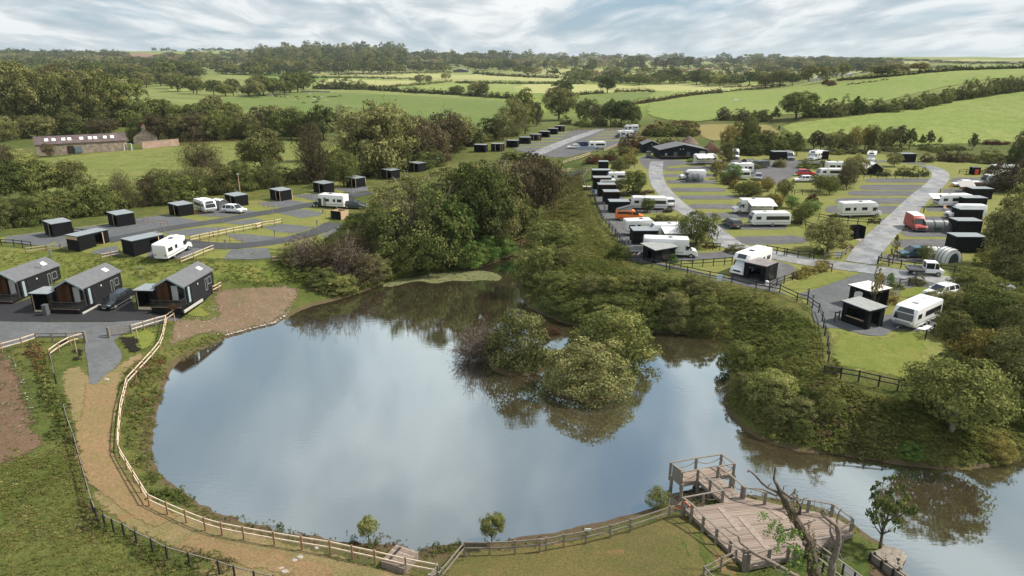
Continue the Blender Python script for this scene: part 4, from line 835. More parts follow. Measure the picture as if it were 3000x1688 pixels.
row(Q('4', (690,485),(800,500)), 3, 20, 20, ['rust'], 'bush_mid', 'in the rusty heap below the farm', 'rusty bushes on the hillside', 'bush')
# ------------------------------------------------------------------ left woods
row(Q('1', (0,455),(500,470),(900,465),(1300,470),(1700,480)), 17, 50, 52, ['dark','green','olive'], 'crown_mid', 'in the distant dark wood at left', 'distant dark wood at left')
row(Q('1', (200,420),(700,430),(1250,430),(1850,440)), 15, 46, 44, ['green','olive','dark','pale'], 'crown_mid', 'in the rear rank of the distant left wood', 'rear rank of the distant left wood')
row(Q('1', (1250,520),(1500,500),(1900,580),(2300,600),(2576,590)), 13, 46, 44, ['green','dark','olive'], 'crown_mid', 'in the hedge wood left of the pole', 'hedge wood left of the pole')
row(Q('1', (-60,860),(250,880),(500,860),(750,870),(1050,860),(1300,860)), 9, 112, 165, ['olive','pale','olive','green'], ['wood_near','airy','wood_near'], 'in the tall front rank behind the barn', 'tall wood behind the barn', hv=.14)
row(Q('1', (60,760),(400,760),(800,770),(1150,780)), 7, 110, 122, ['olive','brown','green','pale'], ['wood_near','airy'], 'in the second rank behind the barn', 'tall wood behind the barn', hv=.15)
row(Q('1', (0,1010),(200,1000),(500,960),(800,960),(1050,960)), 8, 70, 62, ['brown','olive','dark'], ['airy','bush_mid'], 'directly behind the barn roof', 'small trees behind the barn roof')
row(Q('1', (1330,1010),(1600,1020),(1900,1000),(2300,985),(2600,960),(2900,950)), 13, 68, 84, ['dark','olive','brown','green'], ['wood_near','airy'], 'in the dark tree line behind the meadow', 'tree line behind the meadow', hv=.18)
row(Q('1', (1300,860),(1600,840),(1900,840),(2200,830)), 8, 62, 66, ['green','olive','dark'], 'crown_mid', 'behind the meadow tree line', 'second rank behind the meadow')
row(Q('1', (1650,1010),(2250,990),(2800,960)), 9, 46, 34, ['dark','green'], 'bush_mid', 'in the hedge foot behind the meadow', 'bushes behind the meadow', 'bush')
# meadow edge trees in front
for X, Y, w_, h_, k, pr, l in ((180,1270,100,62,'pale','bush_near','yellow green rounded tree in front of the barn end'), (40,1330,60,90,'brown','airy','thin brown tree at the left picture edge'), (640,1300,90,40,'olive','bush_mid','low pale bush in front of the meadow'),
    (1900,1330,110,110,'brown','twiggy','bare brown tree standing at the meadow edge'), (2480,1360,125,136,'olive','crown_near','big yellow olive tree in the meadow hedge')):
    (tree if pr not in ('bush_near','bush_mid') else bush)(X/3.22, 100+Y/3.22, w_, h_, k, pr, l, 'meadow edge trees', **({'cat': 'tree', 'name': 'tree'} if pr in ('bush_near','bush_mid') else {}))
for X, Y, w_, h_, k, pr, l in ((700,330,90,110,'olive','airy','loose olive tree with a visible dark trunk behind the first shed'), (350,360,130,120,'green','crown_near','large leafy tree with white blossom patches at left'), (60,420,120,140,'dark','crown_near','dark leafy tree at the far left behind the sheds'), (20,300,60,150,'brown','twiggy','bare trunked tree at the left edge')):
    tree(X/3.22, 480+Y/3.22, w_, h_, k, pr, l, 'hedge trees behind the left sheds')
row(Q('5', (-40,600),(200,600),(400,570),(700,520),(950,480)), 9, 88, 92, ['green','olive','dark'], 'bush_near', 'in the thick hedge behind first sheds', 'hedge behind the left sheds', 'bush')
row(Q('5', (800,500),(1100,450),(1400,400),(1700,355),(2000,300),(2300,260),(2576,230)), 13, 90, 86, ['green','brown','olive','green'], ['bush_near','bush_mid','bare_bush'], 'in the hedge behind the shed row', 'hedge behind the left sheds', 'bush')
row(Q('5', (1150,330),(1500,280),(1900,230),(2300,180)), 8, 66, 70, ['brown','grey','olive'], ['twiggy','airy'], 'above the shed row hedge', 'thin trees over the shed hedge')
row(Q('6', (0,230),(300,200),(600,160),(900,110),(1150,60),(1400,30)), 12, 66, 62, ['green','olive','dark'], ['bush_near','bush_mid'], 'in the hedge behind the far sheds', 'hedge behind the far sheds', 'bush')
for X, Y, w_, h_, k, pr, l in ((560,1400,110,150,'brown','twiggy','tall bare brown tree between the meadow and the sheds'), (830,1440,80,110,'green','airy','thin green tree right of the bare brown one'),
    (160,960,80,92,'olive','crown_mid','grey olive tree over dark undergrowth in the middle wood'), (330,1000,90,90,'dark','crown_mid','dark undergrowth tree in the middle wood'), (520,1200,64,110,'brown','airy','leaning brown tree in the middle wood'), (640,1000,80,100,'dark','crown_mid','ivy dark tree in the middle wood'), (800,960,24,96,'grey','twiggy','thin bare snag in front of the green field'),
    (1080,1320,210,225,'olive','wood_near','biggest pale olive ash of the middle wood'), (980,1200,110,150,'olive','airy','left shoulder of the ash clump'), (1250,1290,140,190,'olive','airy','open crowned ash right of the biggest one'),
    (1480,1250,110,150,'brown','airy','first brown tree right of the ashes'), (1650,1200,110,140,'brown','wood_near','second brown tree right of the ashes'), (1790,1160,100,130,'brown','airy','third brown tree right of the ashes'), (1900,1110,90,110,'olive','crown_mid','olive tree at the end of the middle wood'), (2020,1060,70,56,'dark','crown_mid','low dark tree at the end of the middle wood'),
    (2230,990,66,62,'dark','crown_mid','dark round tree above the upper sheds'), (2330,1000,60,80,'olive','airy','pale tree behind the upper sheds'), (2450,960,76,110,'olive','airy','tall pale tree behind the upper sheds'), (2540,940,70,130,'green','column','tallest tree behind the upper sheds')):
    tree(750+X/3.22, 100+Y/3.22, w_, h_, k, pr, l, 'middle wood between the campsites')
row(Q('2', (900,1340),(1200,1310),(1500,1270),(1750,1230)), 9, 60, 50, ['green','bright','dark'], 'bush_near', 'along the foot of the middle wood', 'bushes at the foot of the middle wood', 'bush')
row(Q('2', (1850,1090),(2000,1060),(2150,1010),(2400,960)), 8, 42, 36, ['green','olive'], 'bush_mid', 'behind the upper sheds', 'bushes behind the upper sheds', 'bush')
# ------------------------------------------------------------------ big trees at the pond head
for X, Y, w_, h_, k, pr, l in ((1480,520,200,150,'olive','wood_near','rear dark crown at the left of the pond head clump'), (1280,640,120,150,'olive','wood_near','leftmost olive crown of the pond head clump'), (1180,760,130,130,'green','wood_near','dark low crown beside the tarmac lane end'),
    (1960,560,250,190,'olive','wood_near','pale broad willow at the top of the pond head clump'), (2230,580,190,210,'olive','wood_near','tall pale poplar like tree at the right of the clump'), (2420,520,130,180,'brown','airy','brownish crown at the right end of the clump'), (2080,760,170,230,'green','crown_near','middle green tree hanging over the pond head'),
    (1700,900,190,250,'green','wood_near','dark tree rising above the duckweed'), (1380,900,170,190,'green','wood_near','dark bulky tree over the left bank'), (2290,780,120,170,'olive','airy','white barked thin tree at the pond head'), (1900,880,110,160,'bright','crown_near','light green maple with layered branches')):
    tree(750+X/3.22, 480+Y/3.22, w_, h_, k, pr, l, 'big trees at the pond head', bark=m_bark2 if k in ('olive',) else None)
tree(750+1520/3.22, 480+870/3.22, 120, 170, 'grey', 'twiggy', 'leafless grey tree with forked pale trunk in the clump', 'big trees at the pond head', bark=m_bark2)
row(Q('6', (1130,1000),(1350,1060),(1600,1010),(1850,990),(2100,960),(2250,930),(2400,860)), 9, 76, 74, ['green','dark','bright','green'], 'bush_near', 'on the bank above the duckweed', 'bushes above the duckweed', 'bush')
bush(750+2010/3.22, 480+1010/3.22, 90, 78, 'bright', 'bush_near', 'yellow green shrub at the water right of the duckweed', 'bushes above the duckweed')
for X, Y, w_, h_, k, pr, l in ((480,1010,120,90,'grey','bare_bush','bare brown thorn bush beside the embankment'), (680,1070,130,110,'brown','bare_bush','wide bare bush over the left beach'), (880,1100,120,120,'grey','bare_bush','bare thorn with pale stems near the water'), (1010,1150,110,90,'brown','bush_near','brown bush hanging over the pond'), (620,1190,90,56,'dark','bush_near','low dark green shrub at the beach edge'), (800,1240,100,50,'green','bush_near','green ivy shrub at the beach edge'), (980,960,130,100,'brown','bare_bush','bare bush behind the thorn'), (1130,1110,90,80,'olive','bush_near','olive shrub left of the duckweed'), (330,960,70,60,'green','bush_near','green shrub at the end of the embankment')):
    bush(750+X/3.22, 480+Y/3.22, w_, h_, k, pr, l, 'thorn bushes beside the left bank')
tree(1575, 645, 130, 190, 'brown', 'airy', 'brown crown filling the gap above the gully', 'big trees at the pond head'); tree(1610, 590, 100, 120, 'olive', 'airy', 'olive tree at the top of the gully', 'big trees at the pond head'); tree(1540, 700, 110, 120, 'green', 'wood_near', 'low green tree at the gully mouth', 'big trees at the pond head')
# ------------------------------------------------------------------ island
for X, Y, w_, h_, k, pr, l in ((880,935,190,172,'olive','bush_near','left rounded willow bush on the island'), (1745,915,250,172,'green','bush_near','largest light tipped bush at the right of the island'), (1500,1225,238,160,'olive','bush_near','front bush of the island close to the camera'), (470,890,130,120,'grey','bare_bush','leafless brown branches at the left end of the island'), (1180,700,60,34,'rust','bare_bush','small reddish scrub between the island bushes')):
    bush(1250+X/3.22, 800+Y/3.22, w_, h_, k, pr, l, 'bushes on the pond island', deep=.8)
# ------------------------------------------------------------------ right bank
for X, Y, w_, h_, k, l in ((380,830,165,90,'green','big bush on the upper bank left of the campsite fence'), (260,1130,145,115,'green','dark rounded bush at the waterside right of the gully'), (420,1240,85,66,'green','smaller bush in front of the dark rounded one'), (130,1010,60,50,'dark','shrub where the gully meets the pond'), (500,960,60,56,'olive','pale bush at the centre of the upper bank')):
    bush(1500+X/3.22, 480+Y/3.22, w_, h_, k, 'bush_near', l, 'bushes on the upper right bank')
row(Q('g', (1150,400),(1350,470),(1600,470),(1800,500)), 5, 84, 52, ['green','dark'], 'bush_near', 'along the water behind the island', 'waterside bushes behind the island', 'bush')
row(Q('g', (1900,480),(2100,560),(2300,590),(2500,600),(2600,600)), 5, 96, 90, ['green','olive'], 'bush_near', 'along the dark water right of the island', 'waterside bushes right of the island', 'bush')
row(Q('7', (900,1230),(1300,1240),(1600,1250),(1900,1250)), 6, 70, 50, ['olive','green'], 'bush_near', 'halfway up the bank below the fence', 'bushes halfway up the right bank', 'bush')
for X, Y, w_, h_, k, pr, l in ((60,1010,90,70,'olive','bush_near','grey green sallow at the narrows of the right bank'), (-130,800,110,100,'green','bush_near','tall bush at the corner of the right bank'), (200,1150,150,100,'pale','bush_near','pale feathery sallow low on the right bank'), (330,1280,120,66,'olive','bush_near','drooping sallow leaning over the water'), (480,1260,80,66,'olive','bush_near','second drooping sallow over the water'), (520,1140,60,60,'dark','bush_near','dark bush between the sallows'), (690,1200,80,84,'pale','bush_near','pale shrub in the middle of the right bank')):
    bush(2200+X/3.22, 850+Y/3.22, w_, h_, k, pr, l, 'sallows on the right bank')
for x, y, w_, h_, k, l in ((1858,990,52,58,'olive','waterside shrub at the inlet corner'), (1905,1050,58,54,'pale','pale waterside shrub below the inlet corner'), (1955,1090,60,56,'olive','rounded waterside shrub beside the pale one'), (2015,1112,56,52,'green','green shrub where the bank turns right'), (2050,1045,44,46,'olive','small shrub halfway up the tip bank'), (1870,930,46,44,'green','shrub above the inlet corner'), (1560,655,60,44,'green','shrub beside the upper fence slope'), (1410,625,74,58,'green','shrub above the big waterside bush'), (1490,745,60,48,'olive','shrub above the island left bush'), (1590,772,70,52,'green','shrub above the island right bush'), (1690,800,84,62,'olive','broad shrub right of the island row'), (1765,815,80,66,'green','broad shrub at the inlet head')):
    bush(x*1.1646, y*1.1646, w_*1.15, h_*1.1, k, 'bush_near', k+' coloured '+l if k == 'olive' else l, 'separate shrubs on the right bank', 'shrub', 'shrub')  # bushes of the same sort as the rest, only named shrub
tree(2787, 1265, 250, 205, 'pale', 'crown_near', 'big pale willow with bright crown at the right bank', 'right bank trees', bark=m_bark2, flat=.9)
for x, y, w_, h_, k, l in ((2940,1150,170,170,'olive','olive leaved tree behind the pale willow'), (2870,1080,150,110,'gold','yellow tipped hawthorn thicket right of the campsite tip'), (2790,1000,110,90,'olive','olive bush beside the big caravan'), (2900,960,160,120,'green','green hawthorn with white blossom above the thicket'), (2850,870,130,90,'green','hedge bush right of the white car'), (2990,1000,120,120,'olive','bush at the right picture edge'), (2760,1120,90,90,'dark','dark shrub in front of the thicket'), (2820,930,110,60,'olive','rounded bush right of the caravan'), (2970,820,140,120,'olive','tall olive hedge at the right picture edge'), (2900,1230,120,110,'dark','dark shrub behind the willow trunk'), (3000,1260,130,90,'green','green shrub at the right water bank'), (2920,1350,90,60,'gold','yellowish shrub above the right water bank'), (2660,1350,70,46,'bright','bright green shrub at the right water edge')):
    bush(x, y, w_, h_, k, 'bush_near', l, 'thicket at the right edge')
for x, y, w_, h_, k, l in ((2950,790,150,200,'olive','leafy tree overhanging the right campsite sheds'), (2990,700,140,190,'pale','tall olive tree at the right picture edge'), (2960,560,130,110,'brown','brown green tree by the upper right caravans'), (2990,480,80,90,'dark','dark tree above the upper right caravans')):
    tree(x, y, w_, h_, k, 'wood_near' if k != 'olive' else 'crown_near', l, 'trees along the right campsite edge')
# ------------------------------------------------------------------ undergrowth (stuff)
BR = [.0,.1,.2,.3,.45,.5]
U = []
# right bank between fence and water
bank = Q('7', (700,540),(800,640),(900,760),(1000,900),(1060,985),(1300,1060),(1700,1150),(2100,1230)) + [(2230,885),(2330,912),(2385,960),(2400,1000),(2412,1100),(2560,1160),(2700,1180),(2900,1240),(3050,1260),(3050,1330),(2930,1355),(2790,1368),(2557,1338),(2433,1322),(2247,1286),(2140,1190),(2150,1080),(2150,1000),(1980,968),(1840,955),(1650,930),(1560,890),(1532,830),(1540,760),(1600,690),(1640,640)]
U += scat(bank, 5600, (.45,1.3), (.25,.9), [.28,.36,.42,.33,.46,.38,.25,.42], br=.14)
gully = Q('7', (330,180),(640,120),(690,300),(740,440),(760,560),(700,640),(560,700),(300,820),(130,860),(60,780),(200,600),(330,420))
U += scat(gully, 2600, (.6,1.6), (.3,1.1), [.3,.42,.46,.44,.5,.6,.35], br=.14)
slope2 = Q('7', (150,40),(420,90),(640,100),(640,200),(500,300),(300,330),(150,200)); U += scat(slope2, 700, (.7,1.6), (.5,1.2), [.3,.45,.75,.82,.2])
U += scat(Q('7', (690,260),(760,340),(800,450),(860,570),(980,710),(1085,880),(1190,975),(1460,1040),(2080,1150),(2530,1240),(2400,1290),(1900,1220),(1400,1120),(1050,1010),(960,850),(820,660),(720,520),(660,380)), 900, (.3,.9), (.12,.4), [.42,.46,.5,.45], br=.15)
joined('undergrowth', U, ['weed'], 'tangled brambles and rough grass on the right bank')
U = []
# bank under the pond head trees, thickets
U += scat(Q('6', (900,480),(1500,500),(2300,500),(2560,600),(2560,760),(2380,860),(2250,900),(1900,990),(1600,1040),(1300,1080),(1150,1140),(900,1230),(700,1250),(560,1200),(300,1060),(260,960),(640,800),(840,600)), 1500, (1.2,2.8), (.7,2.2), [.0,.1,.2,.3,.72,.05])
U += scat([(2700,900),(2780,870),(2900,880),(3060,820),(3060,1180),(2900,1180),(2760,1100),(2800,1000)], 700, (.9,2.0), (.6,1.5), [.1,.3,.45,.95,.2])
U += scat([(2850,700),(3050,640),(3050,860),(2900,840)], 200, (1.2,2.4), (.8,2.0), [.1,.3,.45,.2])
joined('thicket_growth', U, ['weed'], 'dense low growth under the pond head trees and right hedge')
U = []
# left shore strips
def strip(r, pts, n, w, h, hues, jit=8, br=0): U.extend(line_items(Q(r, *pts), int(n*2), w*.9, h*.85, hues, jit*2.2, br+.04))
strip('a', [(1180,830),(1250,760),(1400,700),(1500,680)], 16, 26, 26, [.45,.88,.3,.25], 8)
strip('a', [(1180,930),(1290,880),(1430,800),(1540,760)], 26, 30, 30, [.45,.75,.3,.5], 10)
strip('a', [(1160,1050),(1300,1050),(1450,1000),(1520,960)], 24, 30, 28, [.45,.88,.3,.75,.2], 12)
strip('a', [(1150,1230),(1300,1220),(1440,1180)], 24, 30, 28, [.45,.3,.75,.25], 16)
strip('a', [(1260,720),(1420,690),(1540,700)], 10, 30, 22, [.9,.5,.25], 5)
strip('a', [(1400,690),(1560,640),(1650,620)], 18, 24, 14, [.3,.25,.5], 12); strip('a', [(1700,590),(1850,530),(2100,460)], 30, 24, 18, [.25,.45,.2,.5], 10)
strip('b', [(1200,40),(1350,30),(1430,10)], 8, 26, 26, [.25,.45], 10); strip('b', [(1200,190),(1330,200),(1420,180)], 14, 26, 28, [.2,.5,.75,.45], 12)
strip('b', [(1220,330),(1350,340),(1440,320)], 14, 30, 32, [.5,.3,.2], 10); strip('b', [(1270,430),(1400,450),(1480,440)], 10, 26, 24, [.3,.5], 10)
strip('b', [(1330,540),(1430,540),(1490,530)], 10, 34, 32, [.2,.3,.1], 8); strip('b', [(1440,660),(1600,690),(1780,740)], 16, 40, 38, [.2,.25,.1,.3], 8)
strip('b', [(1730,760),(1850,830),(1960,870)], 10, 26, 26, [.25,.5,.2], 6); strip('b', [(1930,890),(2100,930),(2300,950),(2576,1000)], 34, 24, 24, [.2,.3,.1,.45], 10)
strip('c', [(-20,1010),(60,1010),(130,1010)], 6, 30, 34, [.2,.25], 6); strip('c', [(120,1050),(300,1070),(430,1080)], 18, 22, 24, [.8,.75,.3,.2], 8)
strip('c', [(440,1100),(560,1110),(610,1110)], 8, 14, 16, [.1,.2], 4); strip('c', [(690,1150),(900,1170),(1100,1190),(1270,1210)], 46, 24, 32, [.8,.75,.2,.3,.25], 14)
strip('c', [(1350,1225),(1500,1210),(1640,1180),(1800,1180)], 34, 24, 28, [.1,.2,.25], 8); strip('c', [(1900,1160),(2200,1150),(2576,1130)], 40, 18, 20, [.1,.2,.3], 8)
strip('d', [(0,1120),(300,1080),(700,1030),(1000,950),(1300,850),(1560,760)], 70, 16, 16, [.1,.2,.25,.3], 6)
# path side clumps at the left
strip('a', [(300,560),(340,640),(400,740)], 14, 34, 34, [.9,.85,.45], 12); strip('a', [(380,760),(430,880),(460,1000)], 22, 38, 34, [.3,.25,.45,.5], 16)
strip('a', [(400,1000),(500,1080),(600,1200)], 24, 36, 34, [.3,.45,.25,.1], 18); strip('a', [(130,860),(200,880)], 4, 24, 16, [.88,.75], 4); strip('a', [(470,620),(560,700)], 6, 24, 16, [.45,.25], 10)
strip('b', [(450,60),(600,80),(700,60)], 18, 34, 34, [.2,.3,.45,.1], 18); strip('b', [(620,180),(700,220),(720,300)], 12, 24, 26, [.25,.5,.75], 10)
strip('b', [(660,380),(720,480),(780,620),(800,700)], 34, 26, 26, [.45,.5,.3,.75], 14); strip('b', [(760,860),(850,960),(980,920)], 22, 34, 38, [.1,.2,.75,.3], 20)
strip('b', [(960,980),(1050,1040),(1200,1120)], 16, 30, 26, [.3,.5,.2], 14); strip('b', [(1200,1120),(1320,1200),(1480,1280)], 26, 34, 34, [.1,.2,.3,.75], 16)
strip('b', [(1500,1280),(1700,1340),(1950,1400),(2200,1440)], 44, 38, 38, [.1,.2,.3,.75,.45], 22); strip('b', [(1480,1180),(1560,1200)], 5, 26, 34, [.45,.5], 8)
# by the deck
strip('h', [(500,680),(640,670),(800,600)], 14, 20, 26, [.25,.3,.2], 8); strip('h', [(1060,590),(1200,620),(1400,650),(1650,700),(1850,760)], 30, 18, 24, [.2,.25,.3], 8)
strip('h', [(1900,770),(2100,850),(2200,920)], 14, 18, 24, [.2,.3], 8); strip('h', [(1150,1400),(1350,1330),(1560,1270),(1700,1200)], 26, 22, 26, [.25,.3,.2], 12)
strip('e', [(130,1000),(330,1180),(500,1280),(420,1400)], 24, 26, 34, [.25,.3,.45,.2], 26); strip('e', [(830,1200),(1000,1250),(1180,1180)], 16, 24, 16, [.25,.3], 18); strip('e', [(860,1040),(960,1000),(1020,990)], 10, 22, 22, [.25,.2], 6)
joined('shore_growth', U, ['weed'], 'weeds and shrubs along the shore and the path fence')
# grass tufts giving the rough ground relief
U = []
U += scat([(-60,1300),(100,1330),(230,1300),(260,1500),(330,1600),(560,1688),(600,1760),(-300,1800),(-200,1400)], 3000, (.3,.8), (.06,.25), [.3,.35,.42,.48,.38], br=.02)
U += scat(Q('5', (-100,800),(1000,890),(2200,930),(2700,1000),(2600,1150),(2000,1120),(1990,1020),(1850,950),(1600,1080),(1300,1100),(1130,1020),(980,950),(600,1080),(530,970),(380,900),(-100,1000)), 1300, (.3,.9), (.10,.3), [.3,.35,.45,.4,.45], br=.05)
U += scat(Q('5', (200,-60),(1000,20),(1500,-100),(2200,-200),(2500,-80),(1600,60),(800,200)), 500, (.5,1.4), (.12,.4), [.3,.4,.45], br=0)
U += scat(Q('a', (0,560),(200,600),(260,860),(330,1080),(350,1290),(0,1400),(-100,800)), 260, (.3,.8), (.08,.25), [.3,.25,.75], br=0)
U += scat([(2400,1110),(2560,1165),(2700,1180),(2900,1240),(2900,1330),(2557,1330),(2433,1310),(2300,1290),(2330,1180)], 700, (.5,1.2), (.25,.7), [.3,.25,.45,.5,.75], br=0)
joined('grass_tufts', U, ['tuft'], 'tufts of rough grass on the banks and meadows')
# scattered stones of the beach
def stones(name, items, m, label):
    V, F = [], []; g = np.random.default_rng(5)
    base = np.array([(1,0,0),(-1,0,0),(0,1,0),(0,-1,0),(0,0,1),(0,0,-.4)]); fc = np.array([(0,2,4),(2,1,4),(1,3,4),(3,0,4),(2,0,5),(1,2,5),(3,1,5),(0,3,5)])
    for x, y, z, r in items:
        a = g.uniform(0, 6.3); R_ = np.array([[math.cos(a), -math.sin(a), 0], [math.sin(a), math.cos(a), 0], [0, 0, .6]]); o = sum(len(v) for v in V)
        V.append((base*g.uniform(.6, 1.2, (6, 1))*r)@R_.T+(x, y, z)); F.append(fc+len(V)*6-6)
    return tag(link(name, np_mesh(name, np.concatenate(V), np.concatenate(F), m)), label, kind='stuff')
m_stone = mat('pale_stone', (.33,.30,.27), .9, var=.3, scale=.7)
it = [(x, y, z+.05, random.uniform(.04, .13)) for x, y, z, *_ in scat(Q('a', (1700,260),(2040,120),(2600,-30),(2830,-30),(2700,250),(2560,325),(2300,380),(2100,430),(1850,420),(1700,450),(1600,400)), 700, (1,1), (1,1), [0])]
it += [(p.x, p.y, p.z+.08, random.uniform(.12, .3)) for p in [G(*q) for q in [along(Q('a', (2130,432),(2300,385),(2440,350),(2576,318),(2700,240)), random.random()) for _ in range(60)]]]
it += [(x, y, z+.05, random.uniform(.05, .14)) for x, y, z, *_ in scat(Q('a', (0,600),(160,640),(240,900),(330,1080),(200,1290),(0,1290)), 160, (1,1), (1,1), [0])]
stones('stones', it, m_stone, 'pale stones scattered over the beach and bare soil')
for r, X, Y, s_ in (('c', 255, 1270, .3), ('c', 205, 1298, .26), ('c', 110, 1405, .3), ('c', 80, 1372, .22), ('c', 410, 1180, .2), ('a', 1005, 845, .3)):
    p = G(*Q(r, (X, Y))[0]); b = MB(); g_ = random.Random(X)
    n = 7; ring = [(math.cos(2*PI*i/n)*s_*g_.uniform(.8,1.2), math.sin(2*PI*i/n)*s_*.7*g_.uniform(.8,1.2)) for i in range(n)]
    b.add([(x, y, -.05) for x, y in ring]+[(x*.75, y*.75, s_*.4*g_.uniform(.8,1.1)) for x, y in ring], [(i, (i+1) % n, n+(i+1) % n, n+i) for i in range(n)]+[tuple(range(n, 2*n))])
    tag(b.obj('rock', m_stone, loc=p, bevel=.03), {255: 'large white stone at the top of the little group by the path', 205: 'flat grey stone left of the white one by the path', 110: 'pale stone lowest of the group by the path', 80: 'dull stone at the left of the group by the path', 410: 'single pale stone just inside the pond fence', 1005: 'pale flat rock where the gravel drive ends'}[X], 'rock', 'stones by the path')

# ------------------------------------------------------------------ plants inside the campsites
def sh(r, X, Y, w, h, k, pr, l, g='campsite shrubs', cat='bush'):
    p = Q(r, (X, Y))[0]; return bush(p[0], p[1], w, h, k, pr, l, g, cat)
def tr(r, X, Y, w, h, k, pr, l, g='young campsite trees', **kw):
    p = Q(r, (X, Y))[0]; return tree(p[0], p[1], w, h, k, pr, l, g, **kw)
tr('1', 470, 1155, 34, 40, 'brown', 'airy', 'small brown tree in front of the barn gable', 'small trees behind the barn roof')
tr('7', 1735, 775, 112, 104, 'green', 'airy', 'bushy tree with many thin stems beside the three people')
tr('7', 1140, 295, 70, 74, 'green', 'crown_mid', 'round dense tree with dark stem in the left pitches')
tr('7', 1280, 460, 40, 44, 'green', 'airy', 'small tree in front of the long white caravan'); tr('7', 990, 270, 44, 34, 'olive', 'airy', 'low tree hiding the third shed', ); tr('7', 1000, 100, 40, 50, 'olive', 'airy', 'grey tree left of the forecourt')
tr('7', 1570, 720, 34, 44, 'green', 'airy', 'sapling leaning over the motorhome awning'); tr('7', 1310, 720, 14, 34, 'bright', 'column', 'bright slim shrub against the black shed wall'); tr('7', 1060, 430, 26, 26, 'olive', 'airy', 'thin shrub beside the black shed')
sh('7', 1525, 940, 30, 28, 'bright', 'bush_mid', 'small green bush at the foot of the slope roofed shelter'); sh('7', 2110, 855, 52, 34, 'olive', 'bush_mid', 'loose shrub at the lane bend')
sh('7', 1860, 800, 30, 22, 'gold', 'bush_mid', 'yellowish bush below the three people'); sh('7', 1910, 800, 20, 18, 'olive', 'bush_mid', 'second bush below the three people')
row(Q('7', (1290,570),(1400,560),(1500,555),(1600,560)), 6, 36, 24, ['olive','gold','green'], 'bush_mid', 'in the scrub behind the orange van', 'scrub behind the orange van', 'bush')
row(Q('7', (1420,465),(1500,465)), 2, 20, 18, ['brown'], 'bush_mid', 'at the rear wheels of the white car', 'brown hedge block', 'bush'); row(Q('7', (1050,300),(1200,290),(1320,290)), 5, 26, 16, ['brown','olive'], 'bush_mid', 'in the low hedge under the round tree', 'low hedge under the round tree', 'bush')
# tree belt between the two halves
row(Q('7', (1900,110),(1960,150),(2050,200),(2130,250),(2220,300),(2290,320)), 10, 30, 34, ['brown','olive','green','gold'], ['bush_mid','column'], 'in the left belt beside the silver car', 'planted belt in the middle of the campsite', 'bush')
tr('7', 2090, 190, 40, 60, 'bright', 'airy', 'light green tree in front of the two motorhomes'); tr('7', 2210, 310, 56, 46, 'olive', 'airy', 'feathery tree at the end of the left belt'); tr('7', 2400, 230, 34, 34, 'gold', 'airy', 'yellow young tree below the silver car')
row(Q('7', (2300,400),(2400,420),(2500,440)), 4, 40, 40, ['olive','green'], 'airy', 'behind the motorhome with the awning', 'trees behind the motorhome with awning')
row(Q('8', (120,420),(200,440),(280,430)), 3, 40, 42, ['gold','olive'], 'airy', 'behind the white caravan', 'trees behind the white caravan')
for X, Y, w_, h_, k, pr, l in ((310,330,48,60,'olive','airy','feathery tree with yellow tips left of the plum bush'), (380,420,36,40,'bright','airy','bright leafy tree right of the white caravan'), (470,570,56,66,'green','airy','leafy tree above the dark fence corner'), (560,480,50,46,'bright','airy','light green tree left of the lane motorhome'), (420,560,36,30,'brown','bush_mid','brown shrub beside the caravan end'),
    (650,260,52,50,'olive','airy','grey green tree below the white motorhomes'), (740,290,46,56,'green','airy','darker tree beside the plum tree'), (900,240,44,70,'brown','airy','tall brown tree behind the plum tree'), (970,170,60,80,'olive','crown_mid','big olive tree left of the black gable hut'), (40,250,30,30,'gold','airy','small golden tree left of the belt fence'), (160,260,34,36,'gold','airy','golden young tree on the belt lawn')):
    tr('8', X, Y, w_, h_, k, pr, l)
tr('8', 840, 220, 22, 36, 'plum', 'crown_mid', 'dark plum coloured tree between the pitches'); sh('8', 580, 350, 30, 26, 'plum', 'bush_mid', 'plum coloured shrub on the belt lawn')
tr('8', 720, 840, 116, 102, 'olive', 'crown_near', 'large drooping willow beside the bin store', flat=.9); sh('8', 640, 860, 30, 30, 'dark', 'bush_mid', 'dark shrub under the drooping willow'); sh('8', 890, 800, 36, 24, 'gold', 'bush_mid', 'yellow flowering shrub at the lane fence'); sh('8', 900, 720, 34, 30, 'green', 'bush_mid', 'green shrub left of the bin store')
tr('8', 1335, 950, 44, 88, 'gold', 'cone', 'young conical tree in front of the red van'); tr('8', 1640, 920, 42, 50, 'green', 'airy', 'bushy tree between the blue car and the tent')
sh('8', 1165, 565, 30, 26, 'olive', 'bush_mid', 'small bush at the front of the lane motorhome'); sh('8', 790, 510, 22, 18, 'green', 'bush_mid', 'small bush at the rear of the lane motorhome')
row(Q('8', (400,1100),(480,1080),(560,1050),(640,1010),(720,990)), 7, 36, 30, ['gold'], 'bush_mid', 'of the golden hedge', 'golden hedge by the lower lane', 'bush', (.1, 1))
sh('8', 1370, 1190, 44, 26, 'green', 'bush_mid', 'clipped green hedge block at the grass corner'); sh('8', 1560, 1155, 46, 34, 'olive', 'bush_mid', 'taller clipped hedge block behind the pickup'); tr('8', 1310, 1160, 22, 44, 'bright', 'column', 'bright upright shrub beside the clipped block')
tr('8', 1150, 1400, 36, 130, 'gold', 'loose', 'thin young tree in front of the white roofed shelter'); sh('8', 1280, 1290, 60, 36, 'gold', 'bush_mid', 'golden bush right of the white roofed shelter'); sh('f', 1290, 140, 60, 30, 'gold', 'bush_mid', 'golden bush behind the corrugated shelter')
